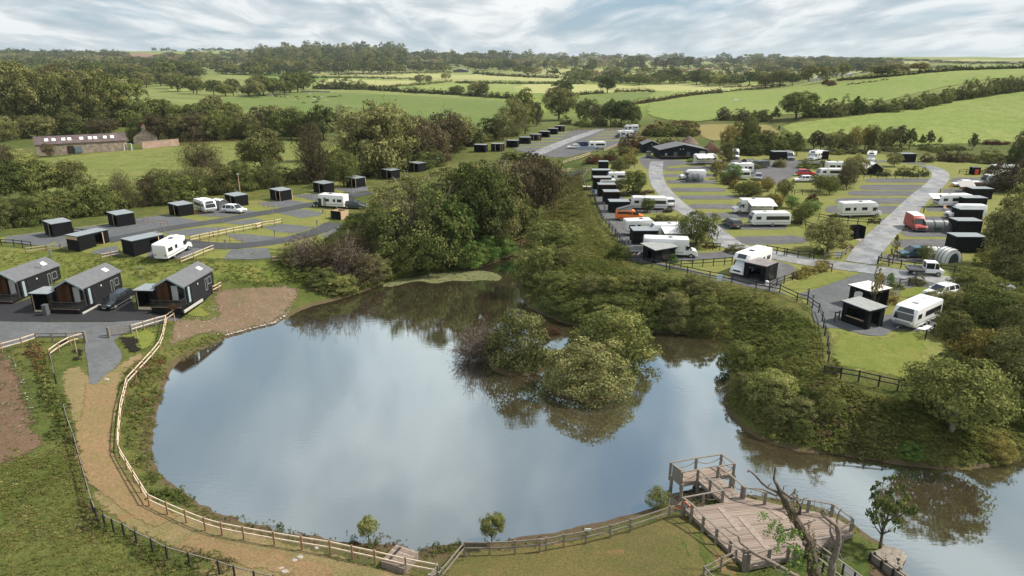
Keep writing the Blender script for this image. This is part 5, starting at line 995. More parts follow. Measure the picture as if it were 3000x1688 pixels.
sh('8', 1240, 120, 34, 26, 'olive', 'bush_mid', 'left bush on the island bed fence'); sh('8', 1430, 115, 36, 34, 'olive', 'bush_mid', 'pale round bush on the island bed fence'); sh('8', 1530, 125, 34, 32, 'green', 'bush_mid', 'green round bush on the island bed fence'); sh('8', 1635, 120, 24, 28, 'dark', 'bush_mid', 'dark egg shaped bush at the lane bend')
sh('f', 770, 790, 44, 46, 'green', 'bush_mid', 'small shrub growing through the corner of the dark fence')
tr('4', 1350, 1250, 40, 44, 'olive', 'crown_mid', 'pale round tree left of the rear black shed'); sh('4', 260, 1260, 30, 26, 'olive', 'bush_mid', 'pale bush below the silver van'); sh('4', 560, 1275, 60, 34, 'green', 'bush_mid', 'green bushes in front of the rear motorhome'); sh('4', 720, 1270, 50, 30, 'brown', 'bush_mid', 'brown bushes right of the rear motorhome')
sh('3', 2290, 1275, 34, 26, 'green', 'bush_mid', 'dark bush in front of the grey tent'); sh('3', 1700, 1210, 34, 14, 'bright', 'bush_mid', 'clipped hedge before the reception building'); sh('3', 2530, 1260, 34, 32, 'olive', 'bush_mid', 'pale bush right of the grey tent')
tr('3', 2020, 1260, 44, 80, 'olive', 'airy', 'loose tree between reception and the white van'); sh('3', 1950, 1280, 50, 40, 'gold', 'bush_mid', 'yellowish scrub right of the reception motorhome')
# top belt behind the campsite
row(Q('3', (2000,1120),(2150,1090),(2300,1090),(2450,1100)), 6, 36, 80, ['olive','green','gold'], ['column','airy'], 'in the poplar group behind the white van', 'tall belt behind the campsite')
row(Q('3', (2100,1140),(2250,1140),(2400,1140),(2576,1140)), 6, 56, 52, ['dark','green'], 'bush_mid', 'in the dark hedge behind white van', 'dark hedge behind the campsite', 'bush')
row(Q('4', (0,1100),(200,1100),(400,1110)), 5, 56, 54, ['dark','green'], 'bush_mid', 'behind the rear left shed', 'dark hedge behind the campsite', 'bush')
tr('4', 430, 1150, 44, 70, 'green', 'column', 'pointed green tree between the silver van and motorhome')
row(Q('4', (560,1090),(800,1100),(1000,1100),(1250,1090),(1480,1070)), 14, 40, 62, ['olive','gold','green','brown'], ['column','airy'], 'in the thin row behind the rear motorhomes', 'thin tree row behind the rear pitches')
row(Q('4', (700,1130),(1000,1130),(1350,1110)), 6, 36, 22, ['brown','green','olive'], 'bush_mid', 'in the scrub behind the rear motorhomes', 'scrub behind the rear pitches', 'bush')
for X, Y, w_, h_, k in ((1610,1055,22,32,'green'), (1680,1050,28,44,'brown'), (1780,1040,16,22,'green'), (2090,1090,30,48,'dark')):
    tr('4', X, Y, w_, h_, k, 'column', f"{LOOKS[k]} young tree, " + {1610:'left of the orange brown one', 1680:'orange brown and pointed', 1780:'smallest and alone in the gap', 2090:'dark and spiky beside the red leaved scrub'}[X], 'thin tree row behind the rear pitches')
row(Q('4', (2190,1050),(2300,1040),(2420,1040)), 4, 24, 16, ['plum','rust'], 'bush_mid', 'in the reddish scrub at the field edge', 'reddish scrub at the field edge', 'bush')
row(Q('4', (1600,1110),(1800,1100),(1950,1100)), 5, 40, 18, ['dark','green'], 'bush_mid', 'in the dark scrub above the brown bank', 'scrub above the brown bank', 'bush')
row(Q('4', (1650,1200),(1850,1200),(2050,1210)), 5, 40, 30, ['olive','brown'], 'bush_mid', 'on the brown bank behind the rear lane', 'shrubs on the brown bank', 'bush')
sh('4', 2270, 1230, 64, 48, 'pale', 'bush_near', 'pale weeping bush on the brown bank'); sh('4', 2150, 1220, 60, 36, 'olive', 'bush_mid', 'olive shrub left of the weeping bush'); tr('4', 2560, 1200, 60, 90, 'brown', 'airy', 'brown tree at the right end of the rear bank')
row(Q('3', (1040,1290),(1100,1250),(1150,1180),(1060,1130)), 6, 40, 34, ['olive','green','gold'], 'bush_mid', 'in the scrub left of the forecourt', 'scrub left of the forecourt', 'bush')
row(Q('3', (730,1240),(850,1200),(950,1190)), 5, 40, 30, ['rust','green','olive'], 'bush_mid', 'on the bank below the upper campsite', 'scrub below the upper campsite', 'bush')
row(Q('3', (1000,1110),(1130,1060),(1260,1060),(1300,1100)), 5, 44, 34, ['rust','rust','brown'], 'bush_mid', 'in the gorse behind the huts', 'gorse behind the black huts', 'bush')
row(Q('3', (1260,960),(1400,960),(1550,960),(1700,960)), 8, 50, 40, ['olive','rust','green'], 'bush_mid', 'in the soil heap gorse bank', 'gorse bank by the soil heaps', 'bush')
row(Q('3', (1480,900),(1620,880),(1720,900)), 3, 50, 26, ['rust'], 'bush_mid', 'on top of the gorse bank', 'gorse bank by the soil heaps', 'bush'); row(Q('3', (1400,1060),(1500,1050),(1580,1040)), 3, 30, 22, ['olive','green'], 'bush_mid', 'above the reception roof', 'shrubs above the reception roof', 'bush')
row(Q('3', (0,1180),(150,1200),(260,1250)), 6, 44, 26, ['green','dark','olive'], 'bush_mid', 'in the dark hedge in front of the upper sheds', 'hedge below the upper sheds', 'bush')
bush(2765, 905, 110, 52, 'olive', 'bush_near', 'spreading bush that hides the white car body', 'thicket at the right edge')
# saplings by the water
def willow_pollard(r, X, Y, w, h, l):
    p = Q(r, (X, Y))[0]; return tree(p[0], p[1], w, h, 'pale', 'oak', l, 'young willows at the near shore')
willow_pollard('c', 905, 1110, 50, 70, 'left pale round headed willow on the near shore'); willow_pollard('c', 2065, 1130, 66, 82, 'right pale round headed willow on the near shore')
sh('d', 1370, 830, 66, 56, 'pale', 'airy', 'pale sallow bush beside the orange lifebuoy', 'young willows at the near shore')
tree(2577, 1612, 135, 185, 'dark', 'loose', 'dark young tree alone on the little point', 'single trees')
# ------------------------------------------------------------------ timber, boards, paints
def board_mat(name, col, per=.14, axis=2, var=.25, rough=.8, depth=.35):
    m = mat(name, col, rough, var=var, scale=2.5, spec=.18 if max(col) < .05 else None); nt = m.node_tree; b = nt.nodes['Principled BSDF']
    tc = N(nt, 'ShaderNodeTexCoord'); s = N(nt, 'ShaderNodeSeparateXYZ'); nt.links.new(tc.outputs['Object'], s.inputs[0])
    f = M(nt, 'FRACT', M(nt, 'DIVIDE', s.outputs[axis], per)); r = ramp(nt, [(0, 0), (.1, 1), (.92, 1), (1, 0)]); nt.links.new(f, r.inputs[0])
    bp = N(nt, 'ShaderNodeBump'); bp.inputs['Strength'].default_value = depth; bp.inputs['Distance'].default_value = .02; nt.links.new(r.outputs[0], bp.inputs['Height']); nt.links.new(bp.outputs[0], b.inputs['Normal']); return m
m_black = board_mat('black_stained_boards', (.006,.0065,.008))
m_black2 = board_mat('charcoal_cladding', (.017,.018,.021), .16, 1)
m_roofg = mat('pale_grey_roof_sheet', (.23,.255,.275), .4, var=.12, scale=1.5)
m_roofd = board_mat('grey_roof_tiles', (.115,.12,.132), .3, 1, .15, .7, .5)
m_corr = board_mat('corrugated_roof', (.27,.28,.28), .25, 0, .2, .5, 1.0)
m_roofo = mat('orange_fascia', (.30,.10,.055), .7); m_fas = mat('blue_black_trim', (.03,.05,.07), .5)
m_tim = mat('fresh_timber', (.50,.36,.23), .75, var=.2, scale=5); m_timp = mat('pale_rail_timber', (.60,.49,.38), .75, var=.18, scale=4)
m_tpost = mat('brown_post_timber', (.26,.145,.085), .8, var=.25, scale=5); m_tgrey = mat('weathered_timber', (.19,.165,.14), .85, var=.22, scale=5)
m_tdark = mat('dark_stained_timber', (.018,.018,.017), .8, var=.3, scale=5); m_orangew = mat('orange_timber', (.17,.075,.032), .6, var=.25, scale=3)
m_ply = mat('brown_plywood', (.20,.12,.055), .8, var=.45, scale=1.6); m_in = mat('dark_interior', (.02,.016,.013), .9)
m_glass = mat('dark_glass', (.018,.022,.027), .08, spec=.8); m_glass2 = mat('sky_glass', (.30,.37,.42), .08, spec=.9); m_white = mat('white_paint', (.80,.81,.82), .35, spec=.5)
m_whitew = mat('white_gloss_body', (.78,.79,.80), .28, spec=.5, coat=.3); m_rub = mat('black_rubber', (.014,.014,.015), .75); m_alloy = mat('alloy_grey', (.38,.39,.41), .35, metal=.6)
m_pl = mat('grey_plastic', (.09,.095,.10), .6); m_trimg = mat('silver_grey_trim', (.30,.31,.33), .4); m_steel = mat('galvanised_steel', (.35,.36,.37), .45, metal=.7)
m_curt = mat('white_curtain', (.62,.62,.60), .9, var=.1, scale=8)

# ------------------------------------------------------------------ fences
_pm = {}
def post_mesh(w, h, m):
    k = ('p', w, h, m.name)
    if k not in _pm: _pm[k] = MB().box(-w/2, -w/2, -.35, w/2, w/2, h).mesh('post', m)
    return _pm[k]
def rail_mesh(w, h, m):
    k = ('r', w, h, m.name)
    if k not in _pm: _pm[k] = MB().box(0, -w/2, -h/2, 1, w/2, h/2).mesh('rail', m)
    return _pm[k]
def fence(pts, label, h=1.1, gap=2.0, rails=(1.02, .58), m=None, mp=None, pw=.1, rw=.05, rh=.1, group='post and rail fences', cat='fence', ground=True, lift=0.0, rope=False, first=True, last=True):
    m = m or m_timp; mp = mp or m; wp = [G(*p, h) if ground else Vector(p) for p in pts]
    P_ = []
    for i in range(len(wp)-1):
        a, b = wp[i], wp[i+1]; n = max(1, round((b-a).to_2d().length/gap))
        for k in range(n): P_.append(a.lerp(b, k/n))
    P_.append(wp[-1]); Z = [(h1(p.x, p.y) if ground else p.z)+lift for p in P_]
    r = empty('fence', (P_[0].x, P_[0].y, Z[0]), 0, label, cat, group); o = r.location.copy()
    for i, p in enumerate(P_):
        if (i == 0 and not first) or (i == len(P_)-1 and not last): continue
        link('post', post_mesh(pw, h+.04, mp), r, loc=Vector((p.x, p.y, Z[i]))-o, rot=random.uniform(-.1, .1))
    for i in range(len(P_)-1):
        a, b = P_[i], P_[i+1]; d = Vector((b.x-a.x, b.y-a.y, Z[i+1]-Z[i])); yaw = math.atan2(d.y, d.x); pit = -math.atan2(d.z, math.hypot(d.x, d.y))
        for q in rails:
            link('rail', rail_mesh(rw, rh, m), r, loc=Vector((a.x, a.y, Z[i]+q))-o, rot=(0, pit, yaw), scale=(d.length, 1, 1))
        if rope:
            aa, bb = Vector((a.x, a.y, Z[i]+.75))-o, Vector((b.x, b.y, Z[i+1]+.75))-o
            MB().tube([aa.lerp(bb, t/8)-Vector((0, 0, .35*(1-(2*t/8-1)**2))) for t in range(9)], .02, 5).obj('rope', m_rope, r)
    return r
m_rope = mat('grey_rope', (.16,.13,.105), .9)
F_ = lambda r, *pts: Q(r, *pts)
fence(F_('a', (1690,145),(1565,230),(1530,400),(1500,480),(1340,660),(1190,820),(1130,1060),(1108,1288)) + F_('b', (1103,165),(1115,215),(1390,665),(1920,890),(2080,935),(2285,975),(2576,1025)) + F_('c', (530,1110),(955,1200),(1545,1325)), 'long pale two rail fence curving round the left shore of the pond', mp=m_tpost, gap=2.1)
fence(F_('a', (1230,328),(1345,295),(1455,262),(1565,232)), 'short pale fence from the gate panel to the fence corner', mp=m_tpost)
fence(F_('a', (1012,352),(1228,330)), 'weathered close railed panel ending in a thick post by the gravel drive', m=m_tgrey, rails=(1.0,.75,.5,.2), gap=1.6, pw=.16)
fence(F_('a', (-150,545),(0,500),(190,450),(325,405)), 'pale fence at the far left beside the gravel', mp=m_tpost)
fence(F_('a', (325,405),(480,402),(620,402),(778,392)), 'grey railed fence behind the left mulch bed', m=m_tgrey, pw=.12)
fence(F_('a', (778,400),(650,435),(540,495),(450,560)), 'pale fence slanting down from the left gate post', mp=m_tpost)
p = G(*Q('a', (787,388))[0], 1.4); tag(MB().box(-.13, -.13, -.3, .13, .13, 1.4).obj('gate_post', m_tgrey, loc=p, bevel=.02), 'thick square post at the left side of the gravel drive', 'post', 'gate posts')
p = G(*Q('a', (1012,348))[0], 1.35); tag(MB().box(-.13, -.13, -.3, .13, .13, 1.35).obj('gate_post', m_tgrey, loc=p, bevel=.02), 'thick square post at the right side of the gravel drive', 'post', 'gate posts')
WK = dict(h=1.05, rails=(1.03,), rh=.06, m=m_tgrey, mp=m_tdark, group='single rail stock fences', gap=2.4)
fence(F_('a', (465,590),(490,690),(510,790)), 'single rail fence hidden in shrubs below the mulch bed', **WK)
fence(F_('a', (595,1070),(625,1190)) + F_('b', (685,90),(740,290),(800,510),(860,720),(893,800)), 'single rail fence along the left side of the path', **WK)
fence(F_('b', (970,860),(1050,905),(1150,945),(1270,1020),(1420,1090),(1560,1165),(1770,1225),(2050,1300),(2200,1350),(2390,1400),(2576,1443),(2700,1480)), 'dark single rail fence descending to the bottom edge', **{**WK, 'm': m_tgrey})
fence(F_('c', (1800,1120),(1590,1370),(1560,1410)), 'weathered fence running down to the little gate', m=m_tgrey, gap=2.2)
fence(F_('c', (1800,1118),(2040,1118),(2280,1110),(2576,1080)) + F_('d', (260,1095),(490,1050),(700,1015),(930,960),(1120,905),(1490,785),(1635,748)), 'weathered two rail fence with small lights along the near shore', m=m_tgrey, gap=2.2)
fence(F_('c', (1545,1340),(1475,1430),(1460,1480)), 'weathered close railed gate at the bottom middle', m=m_tgrey, rails=(1.0,.78,.56,.34), pw=.16, gap=1.2, group='garden gates', cat='gate')
fence(F_('d', (2120,1195),(1980,1265),(1815,1350),(1900,1443),(1990,1560)), 'weathered fence bending round in front of the deck corner', m=m_tgrey, gap=1.9)
fence(F_('5', (-100,705),(0,710),(120,715),(285,735)), 'dark fence at the left end of the first pitch', m=m_tdark); fence(F_('5', (690,608),(850,622),(1012,642)), 'dark fence right of the first black shed', m=m_tdark)
fence(F_('5', (235,792),(430,768),(560,757),(640,747)), 'pale low fence above the embankment at left', mp=m_tpost, h=.9, rails=(.85,.45))
fence(F_('5', (950,850),(1040,832),(1125,815)), 'pale fence between the two front sheds', mp=m_tpost, h=.9, rails=(.85,.45))
fence(F_('5', (1700,887),(1820,840),(1915,800),(2012,762)), 'pale fence in front of the lone motorhome', mp=m_tpost)
fence(F_('5', (1790,685),(2060,628),(2200,598),(2470,548)) + F_('6', (0,568),(50,545),(175,530),(240,513)), 'long pale fence between the middle lawns', mp=m_tpost)
TN = dict(h=1.0, rails=(.98,.5), rw=.02, rh=.035, m=m_tpost, pw=.06, gap=1.8, group='thin wire fences')
fence(F_('5', (1450,630),(1540,660)), 'short pale fence piece at the lane fork', mp=m_tpost); fence(F_('5', (1490,655),(1620,668),(1740,680),(1880,685),(2045,690),(2285,692)), 'thin railed fence beside the looping lane', **TN)
fence(F_('5', (1275,512),(1350,510),(1440,525),(1580,540)), 'thin fence right of the second black shed', **TN); fence(F_('5', (1830,440),(1940,435),(2110,450)), 'thin fence in front of the white caravan', **TN)
fence(F_('5', (2340,345),(2440,350),(2576,380)), 'thin fence right of the fourth black shed', **TN); fence(F_('6', (340,290),(480,285),(565,305)), 'thin fence behind the blue motorhome', **TN); fence(F_('6', (735,235),(840,228),(960,238)), 'thin fence right of the sixth shed', **TN)
fence(F_('6', (1035,180),(1100,178),(1165,185)), 'thin fence behind the tree clump', **TN); fence(F_('6', (150,875),(250,865),(330,862)), 'pale low fence by the small staked tree', mp=m_tpost, h=.9, rails=(.85,.35))
fence([(602.,840.),(640.,824.)] and [(380+1480/6.13, 760+480/6.13),(380+1580/6.13, 760+430/6.13),(380+1635/6.13, 760+395/6.13)], 'short pale fence behind the right lodge', mp=m_tpost)
DKF = dict(m=m_tdark, mp=m_tdark, group='dark campsite fences')
off = 33
fence([(1734,488),(1708,513),(1713,540)], 'pale curved fence at the top of the gully', m=m_tgrey, mp=m_tgrey)
fence([(1713,540),(1741,566),(1748,596),(1767,632),(1804,671),(1837,722),(1843,735),(1870,752),(1953,769),(2015,781),(2081,795),(2146,806),(2217,823),(2287,834),(2338,858),(2368,866),(2383,878),(2402,890),(2412,915),(2420,955),(2428,985),(2431,1030)], 'long dark fence along the top of the right bank', gap=2.2, **DKF)
fence(F_('f', (700,712),(860,732),(1030,760),(1220,805),(1400,842),(1620,855),(1760,870)), 'dark fence along the bottom of the tip lawn', gap=2.4, **DKF)
fence(F_('7', (1490,930),(1597,910),(1705,905),(1805,900),(1905,892),(2010,885),(2080,880)), 'dark fence across the lower lawn beside the slope roofed shelter', **DKF)
fence(F_('7', (2410,770),(2505,785),(2576,797)) + F_('8', (155,768),(250,785),(345,800),(450,820),(560,825),(600,835)), 'dark fence along the lower lane below the willow', **DKF)
fence(F_('8', (700,830),(860,830)) + F_('8', (945,760),), 'pale topped fence at the lane corner sign', m=m_tgrey, mp=m_tgrey); fence(F_('8', (1237,838),(1210,875)), 'dark fence return beside the wet lane', **DKF)
fence(F_('8', (1205,875),(1310,895),(1425,910),(1550,930),(1700,945),(1800,950),(1930,965),(2100,1000),(2250,1030)), 'dark fence in front of the tent and the black sheds', **DKF)
fence(F_('8', (645,470),(750,485),(830,495),(920,508),(1015,515),(1110,520),(1222,518)), 'dark fence behind the lane motorhome', **DKF); fence(F_('8', (480,520),(520,540),(580,560)), 'dark fence piece under the leafy trees', **DKF)
fence(F_('8', (1070,95),(1200,92),(1370,95),(1580,95),(1680,80)), 'dark fence of the island bed at the lane bend', **DKF); fence(F_('8', (1970,55),(2040,52),(2110,52)), 'dark fence left of the bin store', **DKF); fence(F_('8', (2170,60),(2300,55),(2400,60)), 'dark fence right of the bin store', **DKF)
fence(F_('8', (415,245),(490,242),(580,242)), 'dark fence on the belt lawn', **DKF); fence(F_('8', (235,235),(330,240)), 'dark fence left piece on the belt lawn', **DKF); fence(F_('8', (20,295),(60,315),(110,335)), 'dark fence behind the white caravan', **DKF)
fence(F_('7', (2070,190),(2110,215),(2150,245)), 'dark fence in the left belt', **DKF); fence(F_('7', (2270,290),(2330,310),(2400,330)), 'dark fence at the end of the left belt', **DKF)
fence(F_('7', (1620,742),(1720,745),(1830,742),(1900,745),(1965,750)), 'dark fence under the bushy tree', **DKF); fence(F_('7', (1165,425),(1300,425),(1430,420),(1500,415)), 'thin dark fence in front of the long caravan', **{**TN, 'm': m_tdark})
fence(F_('7', (1030,268),(1130,262),(1250,262),(1340,255)), 'dark fence behind the round tree', **DKF)
fence(F_('8', (180,1125),(250,1080),(320,1055),(400,1025),(480,1000)), 'thin fence beside the round holed shelter', **{**DKF, 'gap': 1.8}); fence(F_('8', (1410,1090),(1500,1075),(1560,1060)), 'dark fence between the clipped hedge blocks', **DKF)
fence(F_('8', (700,925),(770,945)), 'short dark fence at the end of the golden hedge', **DKF); fence(F_('f', (800,210),(840,200)), 'short dark fence left of the corrugated shelter', **DKF); fence(F_('f', (1660,375),(1735,325)), 'dark fence piece right of the big caravan', **DKF)
fence(F_('3', (740,1112),(640,1150),(580,1165),(480,1200)), 'pale curved fence below the upper campsite', mp=m_tpost); fence(F_('3', (1115,980),(1040,1010),(980,1040),(930,1060),(870,1085)), 'pale fence curving behind the upper caravan', mp=m_tpost)
fence(F_('3', (375,1245),(400,1265),(560,1262),(720,1262)), 'pale fence above the dark crossing lane', mp=m_tpost); fence(F_('3', (520,890),(700,892),(930,892),(1060,888)), 'brown fence at the back of the upper campsite', m=m_tpost)
fence(F_('3', (1040,1240),(1100,1235),(1160,1230)), 'grey fence left of the forecourt', m=m_tgrey)
fence(F_('1', (1700,1035),(1950,1020),(2250,990)), 'wire fence under the trees behind the meadow', **TN)

# ------------------------------------------------------------------ black storage sheds
def shed(name, pt, hd, lb, la, h, label, group, openf=None, roofm=None, fas=None, anchor='n', tilt=0.0, post=None, panel=None, hole=None, over=.07, m=None, lintel=.25, z=None):
    """pt: foot of the nearest corner; hd: heading of the right hand face; lb, la: lengths of right and left hand faces"""
    m = m or m_black; p = G(*pt); a = math.radians(hd); o = Vector(p)
    if anchor == 'r': o -= Vector((math.cos(a)*lb, math.sin(a)*lb, 0))
    mid = o+Vector((math.cos(a)*lb/2-math.sin(a)*la/2, math.sin(a)*lb/2+math.cos(a)*la/2, 0)); o.z = h1(mid.x, mid.y) if z is None else z
    r = empty(name, o, a, label, 'shed', group); t = .07
    def wall(axis, pos, L_, op, hh):
        b = MB()
        def bx(s, e, z0, z1):
            if e-s < .01: return
            if axis == 'y': b.box(s, pos, z0, e, pos+t, z1)
            else: b.box(pos, s, z0, pos+t, e, z1)
        if not op: bx(0, L_, -.3, hh)
        else: bx(0, op[0], -.3, hh); bx(op[1], L_, -.3, hh); bx(op[0], op[1], hh-lintel, hh); bx(op[0], op[1], -.3, .06)
        return b
    of = openf or {}
    hb = h+tilt
    wall('y', 0, lb, of.get('y'), h).obj('wall', m, r); wall('x', 0, la, of.get('x'), h).obj('wall', m, r)
    wall('x', lb-t, la, None, h).obj('wall', m, r); wall('y', la-t, lb, of.get('b'), hb).obj('wall', m, r)
    MB().box(t, t, .0, lb-t, la-t, .04).obj('floor', m_gravel if of else m, r)
    s = over; R_ = MB(); R_.add([(-s,-s,h+.02),(lb+s,-s,h+.02),(lb+s,la+s,hb+.02),(-s,la+s,hb+.02),(-s,-s,h+.14),(lb+s,-s,h+.14),(lb+s,la+s,hb+.14),(-s,la+s,hb+.14)], [(3,2,1,0),(0,1,5,4),(1,2,6,5),(2,3,7,6),(3,0,4,7)], 0)
    R_.obj('fascia', fas or m_fas, r)
    q = MB(); q.add([(-s-.01,-s-.01,h+.145),(lb+s+.01,-s-.01,h+.145),(lb+s+.01,la+s+.01,hb+.145),(-s-.01,la+s+.01,hb+.145),(-s-.01,-s-.01,h+.165),(lb+s+.01,-s-.01,h+.165),(lb+s+.01,la+s+.01,hb+.165),(-s-.01,la+s+.01,hb+.165)], [(3,2,1,0),(4,5,6,7),(0,1,5,4),(1,2,6,5),(2,3,7,6),(3,0,4,7)])
    q.obj('roof', roofm or m_roofg, r)
    for ax, pos in (post or []):
        b = MB(); (b.box(-.03, pos-.06, 0, .03, pos+.06, h) if ax == 'x' else b.box(pos-.06, -.03, 0, pos+.06, .03, h)); b.obj('door_post', m_tim, r)
    if panel: MB().box(-.02, .05, h-panel, .0-.003, la-.05, h-.02).obj('timber_panel', m_tim, r)
    if hole:
        for ax, c, zc_, rad, mm in hole:     # ring frame proud of the wall; flat dark disc paints the shaded hole
            n = 20; V = [(c+rad*math.cos(2*PI*i/n), zc_+rad*math.sin(2*PI*i/n)) for i in range(n)]; V2 = [(c+(rad+.09)*math.cos(2*PI*i/n), zc_+(rad+.09)*math.sin(2*PI*i/n)) for i in range(n)]
            f = (lambda u, z, d: (u, -d, z)) if ax == 'y' else (lambda u, z, d: (-d, u, z))
            b = MB(); b.add([f(u, z, .05) for u, z in V]+[f(u, z, .05) for u, z in V2]+[f(u, z, .0) for u, z in V2], [(i, (i+1) % n, n+(i+1) % n, n+i) for i in range(n)]+[(n+i, n+(i+1) % n, 2*n+(i+1) % n, 2*n+i) for i in range(n)]); b.obj('ring_frame', m_tdark, r)
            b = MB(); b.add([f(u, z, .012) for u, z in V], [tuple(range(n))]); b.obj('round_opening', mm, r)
    r.scale = (1, 1, .87); return r
GL_ = 'black sheds of the left campsite'
def c5(X, Y): return Q('5', (X, Y))[0]
def c6(X, Y): return Q('6', (X, Y))[0]
for pt, l, kw in ((c5(510,697), 'black flat roofed shed, leftmost of the rear row', {}), (c5(1115,600), 'black flat roofed shed, second of the rear row', {}), (c5(1690,502), 'black flat roofed shed left of the white caravan and awning', {}), (c5(2222,410), 'black flat roofed shed behind the white estate car', {}),
    (c6(232,356), 'black shed with two fresh timber corner posts behind the lane', {'corner': 1}), (c6(640,285), 'black shed behind the blue and white motorhome', {}), (c6(945,231), 'black shed with pale corner boards nearest the tree clump', {'corner': 1}), (c6(1275,150), 'black shed half hidden by the tree clump', {}), (c6(1530,80), 'black shed whose roof shows above the willow', {}), (c6(1690,30), 'black shed just left of the willow top', {})):
    cor = kw.pop('corner', 0); r = shed('storage_shed', pt, 52, 2.9, 3.5, 2.35, l, GL_, openf={'x': (.25, 1.35)}, post=[('x', 1.42)]+([('x', .06), ('y', 2.84)] if cor else []), tilt=.12)
shed('storage_shed', c5(755,832), 66, 4.9, 2.6, 2.3, 'black shed with a timber panel under its roof, front row', GL_, openf={'y': (2.7, 3.9)}, panel=.55, post=[('y', 3.95)])
shed('storage_shed', c5(1268,880), 58, 4.8, 2.8, 2.3, 'black shed next to the lone motorhome, front row', GL_, openf={'y': (2.6, 3.9)}, post=[('y', 4.0)])
r = empty('log_bay', G(*c6(805,530)), math.radians(150), 'roofless black bay lined with fresh timber beside the trees', 'shed', GL_)
MB().box(0, 0, -.2, 2.4, .08, 1.5).obj('wall', m_black, r); MB().box(0, -1.9, -.2, .08, 0, 1.5).obj('wall', m_tim, r); MB().box(2.32, -1.9, -.2, 2.4, 0, 1.5).obj('wall', m_tim, r); MB().box(0, -1.98, -.2, 2.4, -1.9, 1.5).obj('wall', m_tim, r); MB().box(-.03, -.02, 1.5, 2.43, .1, 1.55).obj('cap_rail', m_tim, r); MB().box(-.12, -.1, -.2, 0, .1, 1.55).obj('post', m_tim, r)
GU = 'black sheds of the upper campsite'; U9 = [('2', 2057, 1115, 48, 2.0, 'first'), ('2', 2217, 1106, 36, 2.5, 'second'), ('2', 2360, 1070, 40, 2.4, 'third'), ('3', 2, 1071, 24, 2.4, 'x'), ('3', 65, 1038, 34, 2.6, 'fifth'), ('3', 167, 1006, 34, 2.6, 'sixth'), ('3', 254, 977, 34, 2.6, 'seventh'), ('3', 335, 948, 32, 2.6, 'eighth'), ('3', 402, 921, 32, 2.4, 'ninth')]
for r_, X, Y, w_, h_, o_ in U9:
    if o_ == 'x': continue
    pt = Q(r_, (X, Y))[0]; tm = o_ in ('second', 'sixth')
    shed('storage_shed', pt, -14, 3.7, 2.6, 2.5, f"{o_} black shed from the left in the upper row" + (', with timber framed opening' if tm else ', with red brown trim' if o_ == 'ninth' else ''), GU, openf={'y': (1.4, 3.0)}, post=[('y', 1.4), ('y', 3.05), ('y', 3.6)] if tm else [('y', 3.0)] if o_ == 'ninth' else None, fas=m_roofo if o_ == 'ninth' else None)
GR = 'black sheds of the right campsite'
def c7(X, Y): return Q('7', (X, Y))[0]
def c8(X, Y): return Q('8', (X, Y))[0]
def cf(X, Y): return Q('f', (X, Y))[0]
shed('storage_shed', c7(822,55), 0, 2.4, 2.2, 2.2, 'small black shed hidden in scrub at the top of the fence', GR); shed('storage_shed', c7(760,160), 0, 4.2, 2.6, 2.6, 'black shed at the curve of the gully fence', GR)
shed('storage_shed', c7(770,240), 0, 3.9, 2.6, 2.7, 'black shed with bright orange roof edge', GR, fas=m_roofo); shed('storage_shed', c7(815,310), 0, 3.5, 2.6, 2.7, 'black shed with orange edge behind the low tree', GR, fas=m_roofo)
shed('storage_shed', c7(867,385), 0, 3.0, 2.6, 2.7, 'brown black shed with a broken red roof edge', GR, fas=m_roofo); shed('storage_shed', c7(920,465), 0, 3.6, 2.6, 2.25, 'black shed with blue grey roof behind the orange van', GR)
shed('storage_shed', c7(1142,765), 2, 3.7, 2.8, 2.35, 'black shed with grey roof in front of the awning motorhome', GR)
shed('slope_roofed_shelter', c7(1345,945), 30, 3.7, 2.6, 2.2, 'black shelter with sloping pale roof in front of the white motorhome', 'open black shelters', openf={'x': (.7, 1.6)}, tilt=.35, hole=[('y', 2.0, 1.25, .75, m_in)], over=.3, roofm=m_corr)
shed('round_holed_shelter', (2239,833), 43, 3.2, 3.0, 2.5, 'black shelter with round side opening beside the motorhome on the bank edge', 'open black shelters', openf={'x': (.7, 2.3)}, hole=[('y', 1.8, 1.3, .95, m_glass)], lintel=.4, roofm=mat('wet_felt_roof', (.20,.17,.16), .35, var=.4, scale=.8))
# shelter with a real round hole seen against the gravel
r = shed('white_roofed_shelter', c8(1110,1385), 26, 3.1, 2.8, 2.5, 'black shelter with white roof and large round window opening', 'open black shelters', openf={'x': (.5, 2.2), 'y': (.9, 2.9), 'b': (.5, 2.4)}, lintel=.35, roofm=mat('off_white_roof', (.68,.64,.60), .6, var=.08, scale=1), over=.2)
MB().cyl((-.02, 1.35, 0), .02, 1.0, 'z', 8).obj('table_leg', m_steel, r); MB().cyl((.9, 1.3, .74), .45, .04, 'z', 20).obj('table_top', m_white, r); MB().box(-.03, .5, 1.0, .03, 2.2, 1.06).obj('rail', m_tgrey, r)
V = []; n = 24
for s_ in (0, -.05):
    V += [(s_, 1.35+1.02*math.cos(2*PI*i/n), 1.15+1.02*math.sin(2*PI*i/n)) for i in range(n)]+[(s_, 1.35+1.25*math.cos(2*PI*i/n), 1.15+1.2*math.sin(2*PI*i/n)) for i in range(n)]
b = MB(); b.add(V, [(i, (i+1) % n, n+(i+1) % n, n+i) for i in range(n)]+[(2*n+i, 2*n+(i+1) % n, 3*n+(i+1) % n, 3*n+i) for i in range(n)]+[(i, (i+1) % n, 2*n+(i+1) % n, 2*n+i) for i in range(n)]+[(n+i, n+(i+1) % n, 3*n+(i+1) % n, 3*n+i) for i in range(n)]); b.obj('round_frame', m_black, r)
